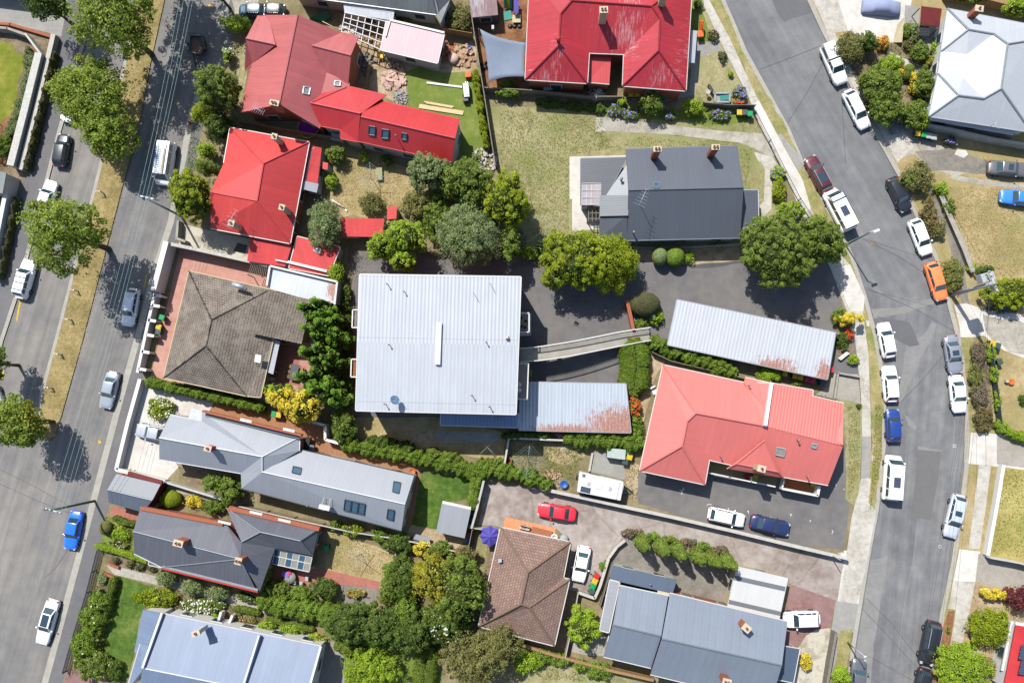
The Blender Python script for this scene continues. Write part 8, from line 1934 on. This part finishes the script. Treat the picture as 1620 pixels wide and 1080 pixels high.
T('bright ferny tree at bottom edge centre left', 590, 1058, 46, 34, 4.5, 'loose', 'bright', 'ferny_tree', dens=1.5); hedge('long dark hedge below the laurel trees', [(532, 1022), (560, 1030), (600, 1040)], 16, 1.4, 'green', .14, lump=.15)
hedge('clipped hedge block at the bottom centre', [(678, 1032), (672, 1060), (668, 1100)], 34, 1.8, 'green', .12, lump=.04)
T('feathery olive birch at the bottom centre', 755, 1040, 56, 46, 7, 'loose', 'olive', 'birch_tree', dens=1.3); T('second feathery birch right beside tiled roof corner', 795, 1015, 32, 36, 6, 'loose', 'olive', 'birch_tree', dens=1.2); T('yellow green bush at foot of the birches', 832, 1045, 24, 22, 2, 'loose', 'bright', 'shrub')
for i, (x, y, rx, ry) in enumerate(((858, 1038, 16, 12), (886, 1044, 18, 11), (918, 1052, 12, 10), (948, 1060, 24, 14))): T('%s clipped bush in the row below timber fence' % ('first', 'second', 'third', 'fourth')[i], x, y, rx, ry, 1.5, 'shrub', 'hedge', 'clipped_bush', 'clipped bushes below the timber fence')
T('lime green tree between tiled and blue grey roofs', 922, 990, 27, 32, 4, 'dense', 'bright', 'lime_tree'); T('small round shrub on the curved concrete wall', 954, 895, 7, 8, 1.2, 'shrub', 'hedge', 'shrub')
for i, (x, y) in enumerate(((1018, 861), (1048, 868), (1075, 874), (1105, 882), (1129, 887), (1152, 890))):
    T('%s narrow conifer from left in the row of six' % ('first', 'second', 'third', 'fourth', 'fifth', 'sixth')[i], x-1, y-2, 12, 13, 5.8, 'conif', 'green', 'narrow_conifer', 'six narrow conifers by the drive', shape='cone', dens=1.5)
for i, (x, y, rx, p) in enumerate(((1000, 848, 18, 'purplegreen'), (1032, 853, 12, 'hedge'), (1060, 858, 15, 'green'), (1088, 863, 15, 'purplegreen'), (1113, 868, 13, 'hedge'), (1140, 874, 16, 'purplegreen'))): T('%s low shrub behind the six narrow conifers' % ('first', 'second', 'third', 'fourth', 'fifth', 'sixth')[i], x, y-5, rx, 7, .9, 'shrub', p, 'shrub', 'low shrubs behind the conifers', flowers=('pinkflower', .01, .15) if p == 'purplegreen' else None)
T('bright yellow bush on the cream courtyard', 1274, 1046, 11, 13, 1.6, 'shrub', 'yellow', 'yellow_bush')
# right street
T('golden conifer lamp shaped beside the footpath', 1341, 505, 23, 11, 3.2, 'conif', 'yellow', 'golden_conifer'); T('dark shrub in the bed at the carport corner', 1327, 500, 13, 14, 1.6, 'shrub', 'green', 'shrub'); T('red flowering shrub below the golden conifer', 1343, 529, 8, 10, 1.3, 'shrub', 'redflower', 'flowering_shrub'); T('dark blue green shrub beside carport end', 1332, 538, 12, 14, 1.4, 'shrub', 'dark', 'shrub'); T('small lime shrub beside the white bench', 1350, 569, 9, 8, 1.1, 'shrub', 'bright', 'shrub')
T('lone small shrub on the salmon house front lawn', 1358, 641, 4, 4, .6, 'shrub', 'dark', 'shrub')
T('olive brown shrub at the right street top', 1344, 76, 25, 28, 3.2, 'fine', 'olive', 'shrub'); T('dark green shrub right of the olive brown one', 1373, 66, 15, 18, 3, 'dense', 'dark', 'shrub'); T('orange leaved shrub at the white concrete edge', 1396, 68, 12, 12, 1.6, 'shrub', 'orange', 'orange_shrub')
T('big leafy shrub tree beside the white hatchback', 1400, 148, 40, 50, 4.5, 'dense', 'green', 'leafy_tree', lobes=[(-4, -10, 34, 36, 1), (4, 24, 28, 28, .95), (-24, -25, 18, 16, .8)]); T('dense shrub lower right of the big leafy shrub', 1446, 182, 26, 22, 3.2, 'dense', 'green', 'shrub'); T('lime tipped shrub beside the dense lower shrub', 1458, 190, 14, 16, 2.8, 'shrub', 'bright', 'shrub'); T('green shrub against the white house west wall', 1461, 132, 18, 26, 3, 'dense', 'green', 'shrub'); T('yellow leaved narrow shrub in the front garden', 1446, 132, 7, 20, 1.8, 'shrub', 'yellow', 'yellow_shrub')
T('yellow green shrub above the big leafy shrub', 1410, 102, 22, 16, 2.4, 'shrub', 'bright', 'shrub'); T('golden shrub beside the big leafy shrub', 1419, 112, 14, 13, 1.8, 'shrub', 'yellow', 'shrub'); T('clipped ball pair upper in the white house garden', 1439, 109, 8, 8, 1.1, 'ball', 'green', 'clipped_shrub'); T('clipped ball pair lower in the white house garden', 1434, 120, 8, 8, 1.1, 'ball', 'dark', 'clipped_shrub')
T('dark green shrub in middle of white house garden', 1455, 82, 15, 17, 2.2, 'dense', 'green', 'shrub'); T('upper spiky yucca beside the white roof', 1480, 75, 9, 9, 1.5, 'loose', 'bright', 'yucca'); T('lower spiky yucca beside the white roof', 1482, 90, 10, 10, 1.5, 'loose', 'bright', 'yucca'); T('bronze shrub beside the two spiky yuccas', 1468, 96, 8, 9, 1.3, 'shrub', 'autumn', 'shrub'); T('narrow shrub beside the leaning yellow panel', 1434, 48, 7, 14, 1.8, 'shrub', 'green', 'shrub'); T('pale silvery shrub below the dark shade roof', 1447, 50, 8, 14, 1.5, 'loose', 'grey', 'shrub'); T('small dry shrub left of the dark green shrub', 1438, 70, 8, 10, 1.4, 'loose', 'olive', 'shrub')
T('light green shrub behind fence at top right', 1605, 12, 22, 14, 2.5, 'dense', 'bright', 'shrub'); T('shrubs along the fence at the top right edge', 1545, -4, 34, 9, 2.5, 'shrub', 'green', 'shrub')
T('lilac agapanthus clump on the gravel drive', 1503, 224, 11, 9, .9, 'loose', 'bed', 'agapanthus', flowers=('lilac', .12, .2))
T('loose dry brown green shrub on right verge top', 1452, 280, 27, 27, 2.8, 'loose', 'olive', 'shrub', dens=1.5); T('dark shrub left of the loose dry shrub', 1437, 285, 12, 16, 2.4, 'shrub', 'green', 'shrub'); T('bright green shrub at the stone wall top', 1490, 300, 11, 13, 1.6, 'shrub', 'bright', 'shrub'); T('green shrub below it along stone wall', 1502, 328, 10, 15, 1.4, 'loose', 'green', 'shrub')
T('straggly purple brown shrub beside white hatchback right', 1472, 345, 16, 32, 1.7, 'loose', 'brownish', 'shrub', dens=1.3); T('straggly shrub beside the orange car upper', 1485, 362, 12, 16, 1.6, 'loose', 'olive', 'shrub'); T('straggly pale shrub beside the orange car lower', 1508, 432, 20, 28, 2.2, 'loose', 'weeds', 'shrub', dens=1.3)
T('flat dark conifer on dry lawn near transformer', 1557, 428, 18, 7, 1.6, 'conif', 'dark', 'low_conifer'); T('rounded bright green bush below the transformer pole', 1596, 464, 42, 26, 3, 'dense', 'yellowgreen', 'rounded_bush'); T('lilac flower plants under the rounded bright bush', 1585, 490, 26, 6, .7, 'loose', 'bed', 'agapanthus', flowers=('lilac', .1, .16)); T('small yellow weed shrub at end of stone wall', 1538, 422, 8, 8, 1, 'loose', 'bright', 'shrub')
for i, (x, y, rx, ry, p) in enumerate(((1548, 560, 12, 22, 'purplegreen'), (1545, 592, 13, 20, 'weeds'), (1550, 625, 14, 22, 'purplegreen'), (1556, 660, 14, 24, 'brownish'))): T('%s straggly verge shrub right of the grey sedan' % ('topmost', 'second', 'third', 'lowest')[i], x, y, rx, ry, 1.5, 'loose', p, 'verge_shrub', 'straggly shrubs on the right verge', dens=1.5)
for i, (x, y, rx, ry) in enumerate(((1568, 560, 8, 16), (1574, 592, 7, 16), (1578, 632, 6, 16))): T('%s lime shrub along the dark fence at right' % ('upper', 'middle', 'lower')[i], x, y, rx, ry, 1.3, 'shrub', 'bright', 'shrub', 'lime shrubs along the dark fence')
hedge('bright curved hedge at corner of the right lawn', [(1580, 668), (1592, 682), (1612, 690), (1640, 694)], 14, 1.2, 'bright', .14, lump=.15)
T('dark small shrub at the right edge lawn', 1620, 632, 8, 10, 1, 'shrub', 'dark', 'shrub')
T('yellow conifer on the pink bed at right', 1576, 937, 30, 9, 2, 'conif', 'yellow', 'golden_conifer'); T('dark red leaved tree at lower right edge', 1612, 947, 22, 20, 3, 'loose', 'darkred', 'red_tree', dens=1.3); T('feathery green conifer bush at lower right', 1567, 992, 35, 31, 3, 'fine', 'yellowgreen', 'conifer_bush'); T('small shrubs under the feathery conifer bush', 1536, 1020, 12, 8, .8, 'shrub', 'bright', 'shrub'); T('light green spreading tree at bottom right', 1522, 1056, 42, 38, 4, 'fine', 'bright', 'leafy_tree'); T('mixed flowering shrubs right of the spreading tree', 1580, 1058, 22, 16, 1.2, 'loose', 'weeds', 'shrub', flowers=('pinkflower', .05, .16)); T('dark upright shrub below the conifer bush', 1585, 1028, 10, 12, 1.2, 'shrub', 'dark', 'shrub')
T('light green shrub at bottom beside silver car', 1332, 1072, 15, 16, 2, 'fine', 'bright', 'shrub'); T('tiny plant in orange verge soil', 1500, 997, 4, 5, .5, 'loose', 'green', 'bed_plant')
# playground house garden
T('leafy tree in front of peeling red house', 1029, 163, 20, 19, 3.5, 'dense', 'green', 'small_tree'); T('rounded bright shrub near the sandpit', 1098, 170, 20, 14, 2.2, 'shrub', 'bright', 'shrub'); T('small bright shrub left of dead twiggy bush', 984, 161, 9, 9, 1.5, 'shrub', 'bright', 'shrub'); T('grey dead twiggy bush between the red roof wings', 945, 150, 16, 10, 1.8, 'loose', 'twiggy', 'dead_bush', dens=1.4)
T('ivy clump over the timber fence top', 805, 148, 22, 7, 1.9, 'shrub', 'hedge', 'ivy'); T('dark shrub under the shade sail corner', 803, 133, 14, 9, 1.6, 'loose', 'green', 'shrub')
for i, (x, y, rx) in enumerate(((975, 175, 16), (1000, 180, 18), (1060, 182, 14), (1138, 182, 18))): T('%s lilac agapanthus clump along the dry lawn top' % ('first', 'second', 'third', 'fourth')[i], x, y, rx, 10, 1.0, 'shrub', 'green', 'agapanthus', 'agapanthus clumps along the lawn', flowers=('lilac', .05, .2))
T('blue flower clump at the corner near footpath', 1171, 147, 12, 13, 1.2, 'shrub', 'green', 'agapanthus', flowers=('lilac', .10, .2)); T('small red flower clump near the sandpit', 1168, 163, 10, 6, .8, 'loose', 'weeds', 'flower_clump', flowers=('redflower', .2, .16)); T('low shrub by footpath below the front path', 1144, 90, 8, 10, .9, 'shrub', 'bed', 'shrub'); T('low shrub lower by the top footpath bend', 1156, 117, 5, 5, .8, 'shrub', 'bright', 'shrub'); T('dark shrub beside the top of the footpath', 1105, 5, 8, 10, 1.2, 'shrub', 'green', 'shrub'); T('low rose shrub above the front path', 1128, 55, 10, 12, .9, 'loose', 'bed', 'rose_bush', flowers=('pinkflower', .03, .16))
hedge('dark ground hedge below the timber paling fence', [(850, 160), (900, 166), (955, 172)], 12, .7, 'dark', .14, lump=.3)
hedge('row of clipped bushes along the renovation fence', [(752, 112), (757, 150), (763, 190), (770, 232)], 10, 1.5, 'yellowgreen', .13, 'hedge', lump=.25)
T('rough shrubs beside paling fence at the top', 728, 28, 20, 26, 2.2, 'loose', 'olive', 'shrub', dens=1.4); T('tall grass clump below the grey neighbour roof', 640, 32, 16, 6, .9, 'loose', 'weeds', 'grass_tuft'); T('tiny shrub at foot of garden rocks', 752, 250, 10, 8, 1, 'shrub', 'grey', 'shrub')
T('tree crown edge at the top centre right', 505, -12, 16, 14, 6.5, 'dense', 'dark', 'leafy_tree') if False else None
T('climbing plant on balcony of apartment block', 838, 592, 5, 8, 4, 'loose', 'hedge', 'climbing_plant')
# ground cover nobody could count
stuff_cover('weeds', [(806, 695), (930, 700), (905, 772), (803, 740)], 1500, .16, 'grass', .18); stuff_cover('ground_cover', [(-60, 205), (-10, 205), (20, 175), (36, 130), (52, 70), (72, 92), (30, 262), (-60, 268)], 1200, .2, 'bed', .35)
stuff_cover('ground_cover', [(165, 815), (218, 828), (212, 880), (160, 865)], 900, .17, 'weeds', .3); stuff_cover('ground_cover', [(160, 905), (185, 912), (182, 925), (150, 985), (120, 1065), (108, 1065)], 900, .18, 'bed', .4)
stuff_cover('ground_cover', [(1330, 55), (1412, 66), (1440, 30), (1490, 60), (1470, 185), (1430, 205), (1375, 190), (1350, 120)], 2600, .2, 'green', .45); stuff_cover('ground_cover', [(1540, 545), (1560, 540), (1568, 600), (1570, 682), (1548, 682), (1542, 610)], 900, .15, 'purplegreen', .3)
stuff_cover('ground_cover', [(540, 440), (560, 445), (562, 640), (540, 690), (520, 670)], 1600, .2, 'dark', .5); stuff_cover('ground_cover', [(640, 300), (800, 300), (840, 400), (800, 410), (660, 405)], 4500, .22, 'dark', .6)
stuff_cover('ground_cover', [(412, 960), (620, 940), (760, 900), (740, 1000), (690, 1030), (520, 1005)], 6000, .22, 'dark', .6); stuff_cover('ground_cover', [(318, 110), (380, 190), (352, 205), (330, 300), (290, 340), (300, 220)], 1800, .2, 'green', .4)
stuff_cover('weeds', [(992, 725), (1012, 735), (1006, 790), (985, 780)], 300, .14, 'weeds', .2); stuff_cover('ground_cover', [(260, 930), (350, 950), (420, 965), (412, 990), (345, 985), (262, 962)], 1200, .16, 'bed', .35)
stuff_cover('ground_cover', [(1036, 560), (1200, 600), (1310, 625), (1316, 632), (1200, 612), (1060, 580)], 900, .16, 'green', .35)
stuff_cover('ground_cover', [(540, 395), (600, 400), (640, 420), (560, 438)], 300, .15, 'dry', .25); stuff_cover('ground_cover', [(830, 1045), (930, 1055), (960, 1075), (820, 1075)], 700, .16, 'weeds', .3)
for pg_, n_, pal_ in (([(790, 175), (950, 180), (960, 215), (980, 232), (900, 245), (900, 360), (850, 380), (806, 320), (792, 265)], 5000, 'weeds'), ([(1006, 215), (1190, 236), (1180, 300), (1168, 235), (985, 232)], 1200, 'weeds'), ([(1500, 295), (1640, 300), (1640, 430), (1560, 440), (1535, 420), (1500, 345)], 3500, 'dry'), ([(1585, 742), (1640, 748), (1640, 886), (1570, 874)], 1500, 'weeds'),
    ([(240, 95), (225, 185), (202, 270), (133, 540), (98, 650), (72, 650), (95, 540), (162, 270), (200, 107)], 1500, 'dry'), ([(545, 250), (650, 268), (650, 330), (600, 342), (530, 325)], 2500, 'dry'), ([(1342, 640), (1360, 645), (1360, 750), (1342, 790)], 900, 'weeds'), ([(1384, 640), (1394, 640), (1395, 720), (1376, 810), (1382, 700)], 900, 'weeds'), ([(525, 842), (635, 882), (625, 912), (520, 898)], 1800, 'dry'), ([(870, 708), (925, 710), (900, 760), (855, 750)], 900, 'weeds')):
    stuff_cover('grass', pg_, n_, .13, pal_, .07)
